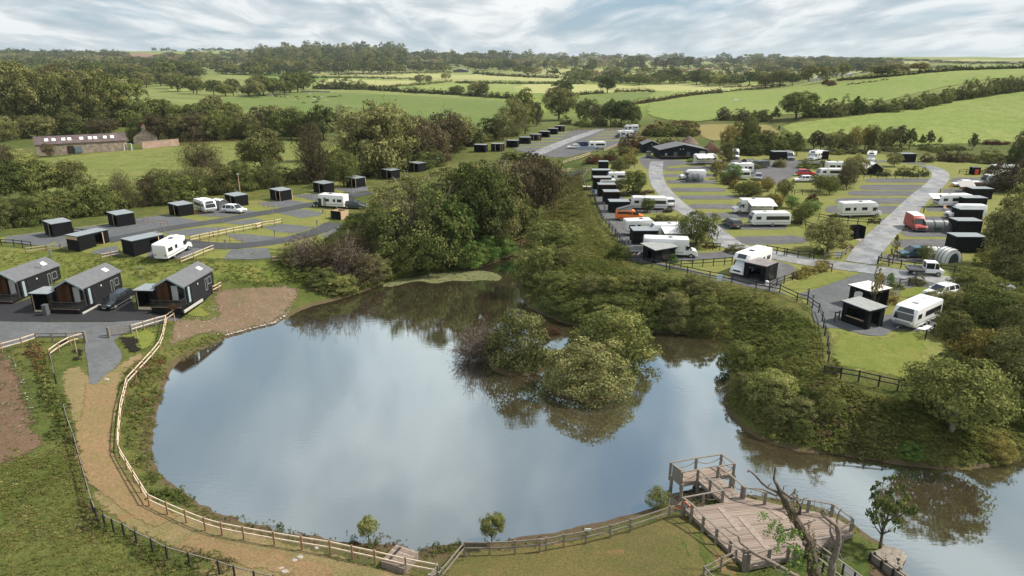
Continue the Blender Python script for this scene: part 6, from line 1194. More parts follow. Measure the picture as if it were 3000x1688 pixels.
r = shed('corrugated_roof_shelter', cf(1085,380), 28, 2.7, 3.1, 2.45, 'black shelter with corrugated grey roof and a timber serving sill', 'open black shelters', openf={'x': (.45, 2.55), 'y': (.6, 2.0)}, lintel=.3, roofm=m_corr, tilt=.15, over=.16)
MB().box(-.09, .45, 1.0, .06, 2.55, 1.05).obj('sill', m_tim, r); MB().box(-.02, .5, .06, .05, 2.5, 1.0).obj('infill_panel', m_black, r)
for pt, lb_, h_, l in ((c8(2077,340), 4.0, 2.4, 'black shed uppermost at the right hedge'), (c8(1993,430), 4.3, 2.3, 'black shed between the awning caravan and white van'), (c8(1958,545), 3.9, 2.3, 'black shed covering the rear of the white van'), (c8(1932,665), 3.9, 2.4, 'black shed with grey roof, second from the tent'), (c8(1917,838), 4.2, 2.6, 'large black shed behind the white tent')):
    shed('storage_shed', pt, -2, lb_, 2.6, h_, l, GR)
for r_, X, Y, l in (('4', 203, 1190, 'dark shed left of the silver van'), ('4', 600, 1185, 'dark shed behind the rear white motorhome'), ('4', 1418, 1212, 'black shed alone at the end of the rear lane')):
    shed('storage_shed', Q(r_, (X, Y))[0], 0, 3.9, 2.6, 2.6, l, GR)
shed('bin_store', c8(2087,105), -3, 1.8, 1.6, 1.9, 'small dark bin store with a red bin front', 'service huts', openf={'x': (.2,1.2)}, roofm=m_fas); p = G(*c8(2105,105)); tag(MB().box(-.3,-.05,.1,.45,.3,1.3).obj('litter_bin', mat('red_bin', (.5,.06,.03), .5), loc=p+Vector((.2,-.45,0)), bevel=.03), 'red bin standing in front of the small dark bin store', 'bin')
r = empty('waste_enclosure', G(*c8(975,715)), math.radians(12), 'open black enclosure holding service taps beside the lane', 'enclosure', 'service huts')
for a_ in ((0,0,-.2,.1,1.5,2.0),(1.7,0,-.2,1.8,1.5,2.0),(0,1.5,-.2,1.8,1.6,2.0),(0,0,-.2,.7,.1,2.0)): MB().box(*a_).obj('panel', m_black, r)
MB().box(.9, .9, 0, 1.2, 1.1, 1.4).obj('service_post', m_glass2, r); MB().box(0.1, -1.4, -.1, 2.2, 0, .05).obj('paved_slab', mat('pink_slab', (.32,.25,.21), .8, var=.15, scale=2), r)
# black gable hut with white roof
def gable(name, org, hd, Wd, Ln, he, hr, label, cat, group, mw, mr, over=.2, thick=.1, part=None):
    """x across (0..Wd), y along the ridge"""
    r = empty(name, org, math.radians(hd), label, cat, group)
    MB().add([(0,0,-.5),(Wd,0,-.5),(Wd,Ln,-.5),(0,Ln,-.5),(0,0,he),(Wd,0,he),(Wd,Ln,he),(0,Ln,he),(Wd/2,0,hr),(Wd/2,Ln,hr)], [(0,1,5,8,4),(1,2,6,5),(2,3,7,9,6),(3,0,4,7)]).obj('walls', mw, r)
    sl = (hr-he)/(Wd/2); o = over
    for s_ in (-1, 1):
        e = Wd/2+s_*(Wd/2+o); ze = he-o*sl; b = MB(); a0, a1 = (e, Wd/2) if s_ < 0 else (Wd/2, e); z0_, z1_ = (ze, hr) if s_ < 0 else (hr, ze)
        b.add([(a0,-o,z0_+.02),(a1,-o,z1_+.02),(a1,Ln+o,z1_+.02),(a0,Ln+o,z0_+.02),(a0,-o,z0_+thick),(a1,-o,z1_+thick),(a1,Ln+o,z1_+thick),(a0,Ln+o,z0_+thick)], [(3,2,1,0),(4,5,6,7),(0,1,5,4),(1,2,6,5),(2,3,7,6),(3,0,4,7)]); b.obj('roof', mr, r)
    return r
p = G(*c8(1075,105)); gable('gable_hut', p, 0, 4.3, 3.5, 1.5, 2.9, 'little black hut with white gabled roof behind the island bed', 'hut', 'service huts', m_black, m_white, .35)
# reception building and its neighbour
m_navy = board_mat('navy_black_boards', (.010,.014,.02), .2, 0)
p = G(*Q('3', (1235,1120))[0]); r = gable('store_building', p, 0, 5.0, 5.5, 2.5, 3.5, 'small black gabled store left of reception', 'building', 'black site buildings', m_navy, m_roofd, .3)
MB().box(2.4,-.06,2.5,2.6,-.003,2.7).obj('wall_lamp', m_white, r); MB().box(1.3,-.03,0,3.7,-.003,2.1).obj('door', m_tdark, r)
p = G(*Q('3', (1395,1180))[0]); r = gable('reception_building', p, 2, 13.4, 8.5, 2.6, 4.0, 'wide low black reception building with grey gabled roof', 'building', 'black site buildings', m_navy, m_roofd, .4)
for x_ in (3.9, 7.6): MB().box(x_,-.04,0,x_+1.0,-.003,2.0).obj('door', mat('grey_blue_door', (.06,.09,.11), .5), r)
for x_ in (1.4, 10.0): d = MB().box(x_,-.05,1.0,x_+.6,-.003,1.7).obj('window', m_glass2, r)
for x_ in (5.6, 6.4): MB().box(x_,-.08,2.7,x_+.2,-.003,2.9).obj('wall_lamp', m_white, r)
MB().box(11.4,-.05,0,12.9,-.003,2.2).obj('shutter', m_trimg, r); MB().box(-.2,-1.3,0,10.5,-1.2,.9).obj('screen_wall', m_navy, r); MB().box(-.2,-1.35,.9,10.5,-1.15,.96).obj('cap_rail', m_ply, r)
# reception utility cart
# ------------------------------------------------------------------ holiday lodges
def lodge(x0, y0, hd, label, L_=7.1, full=True):
    z0 = 2.62; W_ = 3.75; he, hr = 2.6, 3.62; r = empty('lodge', (x0, y0, z0), math.radians(hd-90), label, 'lodge', 'black timber lodges')
    # local: x from -W_ to 0, y from the porch to the back
    b = MB(); b.box(-.12,1.5,-.8,0,L_,he); b.box(-W_,1.5,-.8,-W_+.12,L_,he); b.box(-W_,L_-.12,-.8,0,L_,he)
    b.add([(-W_,L_,he),(0,L_,he),(-W_/2,L_,hr),(-W_,L_-.12,he),(0,L_-.12,he),(-W_/2,L_-.12,hr)], [(0,1,2),(5,4,3),(0,3,4,1),(1,4,5,2),(2,5,3,0)])
    b.add([(-W_,1.5,-.1),(0,1.5,-.1),(0,1.5,he),(-W_/2,1.5,hr),(-W_,1.5,he)], [(0,1,2,3,4)]); b.obj('walls', m_black2, r)
    sl = (hr-he)/(W_/2)
    for s_ in (-1, 1):
        e = -W_/2+s_*(W_/2+.16); ze = he-.16*sl; pts = [(e, ze), (-W_/2, hr)]; y0_, y1_ = -.25, L_+.18; b = MB()
        (xa, za), (xb, zb) = pts; b.add([(xa,y0_,za+.03),(xb,y0_,zb+.03),(xb,y1_,zb+.03),(xa,y1_,za+.03),(xa,y0_,za+.15),(xb,y0_,zb+.15),(xb,y1_,zb+.15),(xa,y1_,za+.15)], [(3,2,1,0),(4,5,6,7),(0,1,5,4),(1,2,6,5),(2,3,7,6),(3,0,4,7)])
        rf = b.obj('roof', m_roofd, r)
        MB().add([(xa,y0_-.04,za-.12),(xb,y0_-.04,zb-.10),(xb,y0_-.04,zb+.17),(xa,y0_-.04,za+.17),(xa,y0_-.005,za-.12),(xb,y0_-.005,zb-.10),(xb,y0_-.005,zb+.17),(xa,y0_-.005,za+.17)], [(3,2,1,0),(4,5,6,7),(0,1,5,4),(1,2,6,5),(2,3,7,6),(3,0,4,7)]).obj('barge_board', m_trimb, rf)
        if s_ > 0:
            t0, t1 = .35, .62; xs0, xs1 = xb+(xa-xb)*t0, xb+(xa-xb)*t1; zs0, zs1 = zb+(za-zb)*t0+.16, zb+(za-zb)*t1+.16
            MB().add([(xs0,L_-1.9,zs0),(xs1,L_-1.9,zs1),(xs1,L_-1.15,zs1),(xs0,L_-1.15,zs0),(xs0,L_-1.9,zs0+.07),(xs1,L_-1.9,zs1+.07),(xs1,L_-1.15,zs1+.07),(xs0,L_-1.15,zs0+.07)], [(3,2,1,0),(4,5,6,7),(0,1,5,4),(1,2,6,5),(2,3,7,6),(3,0,4,7)]).obj('skylight', m_glass3, r)
    for x_ in (-.14, -W_): MB().box(x_,-.1,-.5,x_+.14,.12,he).obj('porch_post', m_tdark, r)
    MB().box(-.12,.5,.3,-.04,1.5,he).obj('porch_side', m_black2, r); MB().box(-.03,.75,.3,-.01,1.15,he-.3).obj('slit_window', m_glass2, r)
    MB().box(-W_,.12,.0,-W_+.1,1.5,he).obj('porch_side', m_orangew, r); MB().box(-W_+.1,1.42,.0,-W_+.75,1.49,he).obj('timber_panel', m_orangew, r)
    MB().box(-2.55,1.40,.05,-1.75,1.48,2.2).obj('curtained_door', m_curt, r); MB().box(-1.65,1.40,.05,-.2,1.48,2.25).obj('glass_door', m_glass, r)
    MB().box(-W_,-1.35,-.5,0,-1.25,.30).obj('deck_skirt', m_black, r); MB().box(-.1,-1.25,-.5,0,1.45,.30).obj('deck_skirt', m_black, r); MB().box(-W_,-1.25,-.5,-W_+.1,1.45,.30).obj('deck_skirt', m_black, r)
    MB().box(-W_+.1,-1.25,.2,-.1,1.4,.31).obj('deck_floor', m_tdark, r); MB().box(-W_-.03,-1.38,.30,.03,-1.30,.34).obj('trim_strip', m_tpost, r)
    g_ = MB()
    for k in range(30): g_.box(-W_+.1+k*.122,-1.3,.34,-W_+.135+k*.122,-1.26,1.15)
    for k in range(9): g_.box(-.06,-1.2+k*.13,.34,-.02,-1.165+k*.13,1.15)
    g_.obj('balusters', m_tdark, r)['kind'] = 'stuff'
    MB().box(-W_,-1.33,1.15,0,-1.23,1.22).obj('handrail', m_tdark, r); MB().box(-.09,-1.23,1.15,0,-.1,1.22).obj('handrail', m_tdark, r)
    for y_, a_, z1_, z2_ in ((L_-2.2, .42, .55, 2.0), (L_-1.45, .75, 1.15, 2.0)):
        f = MB(); f.box(0,y_-.05,z1_-.05,.04,y_,z2_+.05); f.box(0,y_+a_,z1_-.05,.04,y_+a_+.05,z2_+.05); f.box(0,y_,z1_-.05,.04,y_+a_,z1_); f.box(0,y_,z2_,.04,y_+a_,z2_+.05); f = f.obj('window_frame', m_trimg, r)
        MB().box(.005,y_,z1_,.02,y_+a_,z2_).obj('pane', m_glass, f)
    MB().box(0,3.0,1.9,.08,3.12,2.1).obj('wall_lamp', m_white, r); MB().box(.25,-1.3,-.35,.37,L_*.45,-.02).obj('kerb', m_kerb, r)
    return r
m_trimb = mat('pale_blue_grey_trim', (.33,.38,.41), .5); m_glass3 = mat('skylight_glass', (.75,.80,.82), .2); m_kerb = mat('pale_kerb', (.42,.40,.37), .85)
lodge(-52.0, 78.7, 85, 'middle black lodge, beside the parked black car'); lodge(-40.1, 79.4, 86, 'black lodge nearest the pond, with short fence behind it'); lodge(-62.1, 81.6, 83, 'black lodge cut by the left picture edge, with an aerial'); lodge(-73.6, 84.5, 84, 'lodge of which only the back corner shows at far left')
def store(x0, y0, l, inner):
    z0 = 2.62; r = empty('lodge_store', (x0, y0, z0), math.radians(-4), l, 'shed', 'lodge stores')
    MB().box(0,0,-.3,.1,2.5,2.15).obj('wall', m_black, r); MB().box(.1,2.4,-.3,2.25,2.5,2.15).obj('wall', inner, r); MB().box(2.25,0,-.3,2.35,2.5,2.15).obj('wall', m_black, r); MB().box(.1,.0,-.3,2.25,.08,.06).obj('threshold', m_timp, r)
    MB().box(-.12,-.2,2.15,2.4,2.6,2.24).obj('fascia', m_fas, r); MB().box(-.13,-.21,2.245,2.41,2.61,2.27).obj('roof', m_roofg, r); MB().box(.15,0,.0,.22,.07,2.15).obj('door_post', m_tim, r); return r
store(-58.1, 78.0, 'store with brown plywood inside, left of the middle lodge', m_ply); store(-46.15, 79.2, 'dark open store left of the lodge nearest the pond', m_in)
for x_, y_, l in ((-55.9, 77.0, 'grey gas locker beside the middle lodge steps'),): tag(MB().box(-.25,-.3,-.2,.25,.3,1.1).box(-.27,-.32,1.1,.27,.32,1.16).obj('gas_locker', m_pl, loc=(x_, y_, 2.6), bevel=.02), l, 'locker')
def mast(p, h, label, arms=True):
    r = empty('aerial_mast', p, .4, label, 'aerial'); MB().cyl((0,0,0), .035, h, 'z', 6).obj('pole', m_steel, r)
    if arms:
        b = MB().box(-.5,-.015,h-.1,.5,.015,h-.06)
        for k in range(6): b.box(-.4+k*.15,-.22,h-.1,-.38+k*.15,.22,h-.07)
        b.obj('antenna', m_steel, r)
mast(G(*c5(1355,1150)), 2.6, 'television aerial on a pole between the two right lodges'); mast(G(*c5(425,1160)), 3.3, 'white aerial in front of the left lodge windows')
# lamp and service bollards
def bollard(pt, h, label, m, g_='service posts'):
    p = G(*pt); r = empty('service_post', p, 0, label, 'post', g_); MB().box(-.06,-.06,-.2,.06,.06,h).obj('stem', m, r); MB().box(-.11,-.09,h*.62,.11,.09,h+.05).obj('head', m_steel, r)
for c, h_, l in ((c5(495,945), 2.0, 'thin lamp post on the embankment'), (c5(2015,690), .9, 'black bollard beside the long pale fence'), (c5(2470,605), .9, 'black bollard at the right end of the pale fence'), (c6(55,607), .9, 'bollard on the lawn by the pale fence end'), (c6(533,410), .9, 'bollard left of the blue and white motorhome'), (c6(632,470), .9, 'bollard with a white base on the grass'), (c6(590,680), 1.3, 'lamp post on the lower loop of the lane'), (c6(912,330), .9, 'bollard behind the dark car'),
    (c5(2103,565), 1.1, 'thin post beside the upper lane'), (c5(1548,645), .9, 'low post at the lane fork'), (c5(2133,815), 1.6, 'tall thin post beside the lower lane'), (c6(180,698), 1.3, 'thin post on the middle lawn'), (c6(578,598), 1.2, 'thin post in the right lawn'), (c6(155,482), 1.1, 'thin post by the first lawn tip'),
    (c7(875,490), 1.7, 'white topped service post by the gravel strip'), (c7(867,430), 1.3, 'red topped service post by the gravel strip'), (c7(922,600), .7, 'small white marker by the fence bend'), (c7(975,670), 1.0, 'thin post at the narrow gravel'), (c7(1077,785), 1.3, 'thin post left of the sloped shelter'), (c7(1113,800), 1.2, 'second thin post left of the sloped shelter'), (c8(1783,280), 1.0, 'dark post at the upper lane edge'), (c8(1627,460), 1.2, 'dark post above the red van'), (c8(538,1250), 1.0, 'thin dark post near the long fence'), (c8(587,1270), .5, 'small white light beside the thin dark post')):
    bollard(c, h_, l, m_tdark if 'dark' in l or 'black' in l or 'bollard' in l else m_steel)
p = G(*c5(2270,310)); r = empty('street_lamp', p, 0, 'wooden lamp pole behind the fourth black shed', 'lamp'); MB().cyl((0,0,-.3), .1, 5.2, 'z', 8, .07).obj('pole', m_tim, r); MB().box(-.25,-.1,4.75,.1,.1,4.9).obj('lamp_head', m_white, r)
for pt, h_, l in ((Q('1', (2258,608))[0], 9.5, 'grey power pole at the edge of the left wood'), (Q('2', (1131,500))[0], 12, 'thin power pole in the pale field'), (Q('3', (458,470))[0], 12, 'power pole beside the trimmed hedge')):
    p = G(*pt); r = empty('power_pole', p, 0, l, 'pole', 'power poles'); MB().cyl((0,0,-.5), .17, h_, 'z', 8, .1).obj('pole', m_tgrey, r); MB().box(-.8,-.06,h_-.9,.8,.06,h_-.78).obj('crossarm', m_tgrey, r)
# staked saplings
for r_, X, Y, h_, l in (('a', 1290, 470, 2.6, 'bare sapling on the stake in the right mulch bed'), ('a', 715, 600, 3.6, 'bare sapling with pale stake in the left mulch bed'), ('a', 1640, 300, 2.3, 'rusty leaved sapling by the fence corner'), ('6', 268, 822, 1.5, 'tiny sapling in a dark mulch ring'), ('6', 655, 497, 1.0, 'tiny sapling ring beside the roofless bay')):
    p = G(*Q(r_, (X, Y))[0]); r = empty('sapling', p, 0, l, 'sapling', 'newly planted saplings'); b = MB(); b.tube([(0,0,-.1),(.05,.02,h_*.5),(0,0,h_)], [.025,.018,.006], 5)
    for k in range(9): a = k*2.4; z_ = h_*(.45+.055*k); b.tube([(0,0,z_),(math.cos(a)*.35,math.sin(a)*.35,z_+.35)], [.01,.003], 4)
    b.obj('stem', m_bark2, r); MB().box(.12,-.03,-.2,.18,.03,h_*.5).obj('stake', m_tim, r)
    if 'rusty' in l: link('leaves', PROTO['loose'][0][0], r, LM['rust'], loc=(0,0,.6), scale=(1.2,1.2,1.8))
    if '6' == r_: MB().cyl((0,0,.0), .6, .06, 'z', 16).obj('mulch_ring', m_mulch, r)
bush(*Q('a', (1590,330))[0], 22, 16, 'gold', 'bush_mid', 'small yellow shrub at the foot of the fence corner', 'campsite shrubs')

# ------------------------------------------------------------------ deck over the water
ZD = 1.0; hq = lambda *p: [P(x, y, ZD) for x, y in Q('h', *p)]
T_ = hq((255,345),(525,285),(800,238),(940,335),(760,362),(1000,560),(830,640),(680,520),(545,402),(365,440))
MAIN = hq((400,712),(520,695),(820,655),(830,640),(1000,560),(1045,590),(1200,625),(1450,680),(1850,755),(2060,830),(2190,905),(2240,985),(2130,1030),(1850,1130),(1570,1235),(1370,1290),(1085,1350),(1060,1330))
deck = empty('timber_deck', (*MAIN[0], ZD), 0, 'large weathered timber deck with a T shaped platform over the water', 'deck')
do = deck.location.copy(); d0, d1 = hq((700,1000),(1700,900)); ax = Vector((d1[0]-d0[0], d1[1]-d0[1])).normalized(); ay = Vector((-ax.y, ax.x))
deckm = [mat('deck_board_%d' % i, c, .85, var=.28, scale=3.5, bump=.3, bscale=9) for i, c in enumerate(((.225,.170,.142), (.26,.205,.172), (.19,.142,.118), (.24,.19,.16)))]
UB = MB().box(0,0,0,1,1,1)
def planks(poly, wdt, dx, z, thick=.05, name='deck_board'):
    dy = Vector((-dx.y, dx.x)); pr = [(Vector(p[:2]).dot(dx), Vector(p[:2]).dot(dy)) for p in poly]; v = min(q[1] for q in pr); k = 0
    base = [UB.mesh(name, m) for m in deckm]
    while v < max(q[1] for q in pr):
        for e in ((v+wdt/2),):
            xs = []
            for i in range(len(pr)):
                (a0, b0), (a1, b1) = pr[i], pr[(i+1) % len(pr)]
                if (b0 > e) != (b1 > e): xs.append(a0+(a1-a0)*(e-b0)/(b1-b0))
            xs.sort()
            for s0, s1 in zip(xs[::2], xs[1::2]):
                cuts = [s0]+[c for c in [s0+((k*1.7) % 3.6)+3.6*j for j in range(1, 9)] if c < s1-.5]+[s1]
                for a_, b_ in zip(cuts, cuts[1:]):
                    o = dx*a_+dy*v; link(name, random.choice(base), deck, loc=Vector((o.x, o.y, z-thick+random.uniform(0, .006)))-do, rot=math.atan2(dx.y, dx.x), scale=(b_-a_-.01, wdt-.018, thick))
        v += wdt; k += 1
planks(MAIN, .17, ax, ZD+.02)
wdir = Vector(hq((1000,560))[0])-Vector(hq((760,362))[0]); wdir.normalize(); planks(T_, .2, Vector((wdir.y, -wdir.x))*-1, ZD+.015)
def beam(a, b, w_, h_, z, m, name='beam', lift=0):
    a = Vector((*a[:2], z)); b = Vector((*b[:2], z)); d = b-a
    return link(name, MB().box(0,-w_/2,-h_,d.length,w_/2,0).mesh(name, m), deck, loc=a-do, rot=math.atan2(d.y, d.x))
for a_, b_ in (((1000,800),(1310,1160)), ((780,700),(1000,960)), ((1290,690),(1500,830))):
    q = hq(a_, b_); beam(q[0], q[1], .42, .03, ZD+.055, deckm[1], 'border_board')
for poly in (T_, MAIN):
    for i in range(len(poly)): beam(poly[i], poly[(i+1) % len(poly)], .08, .28, ZD+.01, m_tgrey, 'edge_beam')
def drail(pts, label, end=(True, True), h=1.02):
    w = [(*P(x, y, ZD+h), ZD) for x, y in Q('h', *pts)]; o = empty('deck_railing', w[0], 0, label, 'railing', 'rope and timber deck railings'); oo = o.location.copy()
    for i, p in enumerate(w):
        if (i == 0 and not end[0]) or (i == len(w)-1 and not end[1]): continue
        link('post', post_mesh2, o, loc=Vector(p)-oo, rot=math.atan2(ax.y, ax.x))
    for a, b in zip(w, w[1:]):
        a, b = Vector(a), Vector(b); d = b-a; link('handrail', rail_mesh(.12, .06, m_tgrey), o, loc=a+Vector((0,0,h+.01))-oo, rot=math.atan2(d.y, d.x), scale=(d.length,1,1))
        MB().tube([a.lerp(b, t/8)-oo+Vector((0,0,.78-.38*(1-(2*t/8-1)**2))) for t in range(9)], .025, 5).obj('rope', m_rope, o)
post_mesh2 = MB().box(-.08,-.08,-.5,.08,.08,1.05).mesh('post', m_tgrey)
drail([(245,207),(525,160),(800,118),(940,220),(765,248),(905,352),(1030,462)], 'rope railing round the far end of the T platform')
drail([(365,312),(545,286),(680,396),(818,512),(605,550),(380,592),(480,668),(605,795),(752,928),(900,1060),(1062,1212)], 'rope railing along the left side of the walkway and deck')
drail([(1052,476),(1285,535),(1500,580),(1760,618),(2020,665),(2235,822)], 'rope railing along the water side of the main deck')
drail([(1100,1215),(1330,1155),(1540,1112),(1610,1150)], 'rope railing along the front edge of the deck', (False, True))
drail([(1820,1050),(2000,1015),(2130,1000)], 'railing piece at the right corner behind the dead tree')
q = hq((258,352),(362,432)); sc_ = MB()  # close boarded screen at the left end
a_, b_ = Vector((*q[0], ZD)), Vector((*q[1], ZD)); o = empty('slatted_screen', a_, 0, 'slatted timber screen closing the left end of the T platform', 'screen')
for k in range(9): p = a_.lerp(b_, (k+.5)/9)-a_; link('slat', MB().box(-.07,-.02,-.15,.07,.02,.98).mesh('slat', m_tgrey), o, loc=p, rot=math.atan2((b_-a_).y, (b_-a_).x))
link('cap_rail', rail_mesh(.16,.08,m_tgrey), o, loc=(0,0,1.03), rot=math.atan2((b_-a_).y, (b_-a_).x), scale=((b_-a_).length,1,1))
for p in hq((255,345),(365,440),(545,402),(680,520),(800,238),(940,335),(760,362),(900,470),(525,280)): link('pile', MB().cyl((0,0,-2.6), .13, 2.6, 'z', 10).mesh('pile', m_tgrey), deck, loc=Vector((*p, ZD-.02))-do)
q = hq((1062,1330))[0]; tag(MB().box(-.2,-.2,-1.2,.2,.2,1.15).box(-.22,-.22,1.15,.22,.22,1.22).obj('corner_post', m_tgrey, loc=(*q, ZD), bevel=.02), 'thick square timber post at the near corner of the deck', 'post', 'gate posts')
# lifebuoy on the fence end
p = PY(*Q('h', (392,690))[0], G(*Q('h', (392,735))[0]).y); b = MB(); n, k_ = 18, 8; V = []
for i in range(n):
    a = 2*PI*i/n
    for j in range(k_): c = 2*PI*j/k_; rr_ = .36+.1*math.cos(c); V.append((rr_*math.cos(a), .1*math.sin(c), rr_*math.sin(a)))
b.add(V, [(i*k_+j, i*k_+(j+1) % k_, ((i+1) % n)*k_+(j+1) % k_, ((i+1) % n)*k_+j) for i in range(n) for j in range(k_)])
r = empty('lifebuoy', p, 0, 'orange lifebuoy hanging where the shore fence meets the deck', 'lifebuoy'); b.obj('ring', mat('lifebuoy_orange', (.75,.16,.045), .5), r, smooth=True)
for a in range(4): q_ = a*PI/2+.78; MB().box(-.05,-.12,-.13,.05,.12,.13).obj('band', m_white, r, loc=(.36*math.cos(q_), 0, .36*math.sin(q_)), rot=(0,-q_,0))
MB().box(-.05,.12,-1.2,.05,.2,.3).obj('board_post', m_tgrey, r)
# small fence notices
for r_, X, Y, w_, h_, c, l in (('d', 715, 1012, .45, .28, (.62,.72,.70), 'small pale notice board on the near shore fence'), ('8', 822, 853, 1.0, .8, (.82,.83,.85), 'white notice board at the lane corner'), ('7', 1957, 1078, .75, .95, (.55,.62,.66), 'white towel hung over the dark fence'), ('7', 1995, 1067, .5, .3, (.30,.45,.52), 'blue grey cloth beside the white towel'), ('8', 940, 195, .35, .7, (.75,.76,.76), 'small white notice by the belt trees')):
    p0 = G(*Q(r_, (X, Y+35))[0]); p = PY(*Q(r_, (X, Y))[0], p0.y-.12); b = MB().box(-w_/2,-.02,-h_/2,w_/2,.02,h_/2); r = empty('notice_board' if 'notice' in l else 'towel', p, .1, l, 'notice' if 'notice' in l else 'towel')
    b.obj('board' if 'notice' in l else 'cloth', mat('sheet_%s_%d' % (r_, X), c, .6), r)
    if 'notice' in l:
        MB().box(-.04,.02,-h_/2-.9,.04,.07,h_/2).obj('post', m_tgrey, r)
        for k in range(3): MB().box(-w_*.35,-.026,h_*(.22-.2*k),w_*(.2+.1*(k % 2)),-.022,h_*(.28-.2*k)).obj('print_line', mat('print_blue', (.12,.22,.42), .6), r)
# wooden box by the inlet
p = G(*Q('c', (1190,1370))[0]); r = empty('timber_box', (p.x, p.y+.5, p.z), math.radians(-24), 'weathered timber platform box beside the little inlet', 'box')
for k in range(3): MB().box(-.85,-.9,-.1+k*.2,.85,-.84,.07+k*.2).obj('side_board', m_tgrey, r); MB().box(.8,-.84,-.1+k*.2,.86,.84,.07+k*.2).obj('side_board', m_tgrey, r)
for k in range(8): MB().box(-.86,-.9+k*.222,.5,.88,-.7+k*.222,.54).obj('top_board', deckm[k % 4], r)
MB().box(-.5,-.6,.545,-.35,.7,.60).obj('hinge_strap', m_tdark, r)
# boardwalk, sluice walls and rocks at the bottom right
def wall2(a, b, h0, h1_, th, label, m, name='timber_wall'):
    a, b = Vector(a), Vector(b); d = b-a; o = empty(name, a, math.atan2(d.y, d.x), label, 'wall', 'timber sluice walls'); n = 3
    for k in range(n): MB().box(0,0,h0+k*(h1_-h0)/n,d.length,th,h0+(k+.94)*(h1_-h0)/n).obj('board', m, o)
    for k in range(5): MB().box(k*d.length/4.2,-.1,h0,k*d.length/4.2+.12,0,h1_+.1).obj('post', m_tdark, o)
z_ = .95
w1 = [(*P(x, y, z_+.1), 0) for x, y in Q('e', (1125,1225),(1450,1443),(1600,1550))]; wall2(w1[0], w1[2], -.6, z_+.1, .12, 'left timber wall of the muddy sluice at the corner', m_tgrey)
w2 = [(*P(x, y, z_+.1), 0) for x, y in Q('e', (1165,1222),(1650,1560))]; wall2(w2[0], w2[1], -.9, z_+.1, .14, 'right timber wall of the sluice against the water', m_tgrey)
drape('mud_flat', [P(x, y, .5) for x, y in Q('e', (1120,1250),(1420,1470),(1500,1560),(1100,1560),(1040,1400),(1060,1330))], m_mud, .05, .7, 'brown mud in the sluice')
def ramp_rail(pts, label):
    w = [(*P(x, y, 1.9), .85) for x, y in Q('e', *pts)]; o = empty('ramp_railing', w[0], 0, label, 'railing', 'ramp railings'); oo = o.location.copy()
    n = 5
    for i in range(n+1):
        p = Vector(w[0]).lerp(Vector(w[-1]), i/n); link('post', post_mesh(.09, 1.05, m_tdark), o, loc=p-oo)
    d = Vector(w[-1])-Vector(w[0])
    for q in (1.03, .55): link('rail', rail_mesh(.09 if q > 1 else .04, .05, m_tgrey), o, loc=(0,0,q), rot=math.atan2(d.y, d.x), scale=(d.length,1,1))
ramp_rail([(575,1098),(1100,1480)], 'long grey handrail of the ramp behind the dead tree'); ramp_rail([(640,1270),(900,1480)], 'near handrail of the ramp behind the dead tree')
rw = [P(x, y, .95) for x, y in Q('e', (690,1250),(820,1270),(1040,1450),(1130,1560),(930,1560),(820,1440))]
flat_sheet('boardwalk', rw, 1.0, m_pl, 'grey boardwalk ramp at the bottom edge')['kind'] = 'structure'
g_ = random.Random(3)
for k, (X, Y, s_, l) in enumerate(((1210,1250,.9,'layered grey rock under the young tree, left block'), (1290,1240,1.1,'layered grey rock in the middle of the point'), (1370,1235,.8,'layered grey rock at the tip of the point'), (1330,1300,.8,'lower rock slab touching the water'))):
    p = P(*Q('e', (X, Y))[0], .5); r = empty('rock', (p[0], p[1], .15+.017*k), .5+k*.2, l, 'rock', 'rocks of the little point')
    for j in range(4): w_ = s_*(1-.12*j)*g_.uniform(.85, 1.1); MB().box(-w_,-w_*.6,-.25+.18*j,w_,w_*.6,-.25+.18*(j+1)-.02).obj('stone_layer', mat('slab_stone', (.23,.20,.165), .9, var=.4, scale=2.5, bump=.8), r, bevel=.05, loc=(g_.uniform(-.1,.1), g_.uniform(-.1,.1), 0), rot=g_.uniform(-.12,.12))
# ------------------------------------------------------------------ dead tree in the foreground
YT = G(2410, 1735).y; dt = empty('dead_tree', (PY(2390, 1735, YT).x, YT, h1(PY(2390,1735,YT).x, YT)-.2), 0, 'big leaning dead tree with ivy clad trunk at the bottom right', 'tree', 'dead trees'); dto = dt.location.copy()
m_dead = mat('dead_bark', (.10,.077,.06), .95, var=.45, scale=5, bump=1.0, bscale=18); m_deadp = mat('pale_dead_wood', (.18,.145,.12), .9, var=.35, scale=5, bump=.6, bscale=20)
def limb(name, pts, r0, r1, m, root=None, oo=None, dy=0.0):
    root = root or dt; oo = oo if oo is not None else dto; n = len(pts); P_ = []
    for i, (x, y) in enumerate(Q('h', *pts)): P_.append(PY(x, y, YT+dy*i/(n-1)+random.uniform(-.08, .08))-oo)
    R_ = [r0+(r1-r0)*i/(n-1) for i in range(n)]; pp, rr_ = [P_[0]], [R_[0]]
    for i in range(n-1):
        for t in (1/3, 2/3, 1):
            q = P_[i].lerp(P_[i+1], t); w_ = .06*r0*8*(1 if t < 1 else 0); pp.append(q+Vector((random.uniform(-w_, w_)*.3, random.uniform(-w_, w_)*.5, random.uniform(-w_, w_)*.3))); rr_.append((R_[i]+(R_[i+1]-R_[i])*t)*random.uniform(.88, 1.12))
    return MB().tube(pp, rr_, 9).obj(name, m, root, smooth=True)
limb('trunk', [(1830,1620),(1815,1450),(1790,1250),(1740,1060),(1650,900),(1560,740),(1490,600),(1450,550)], .40, .17, m_dead)
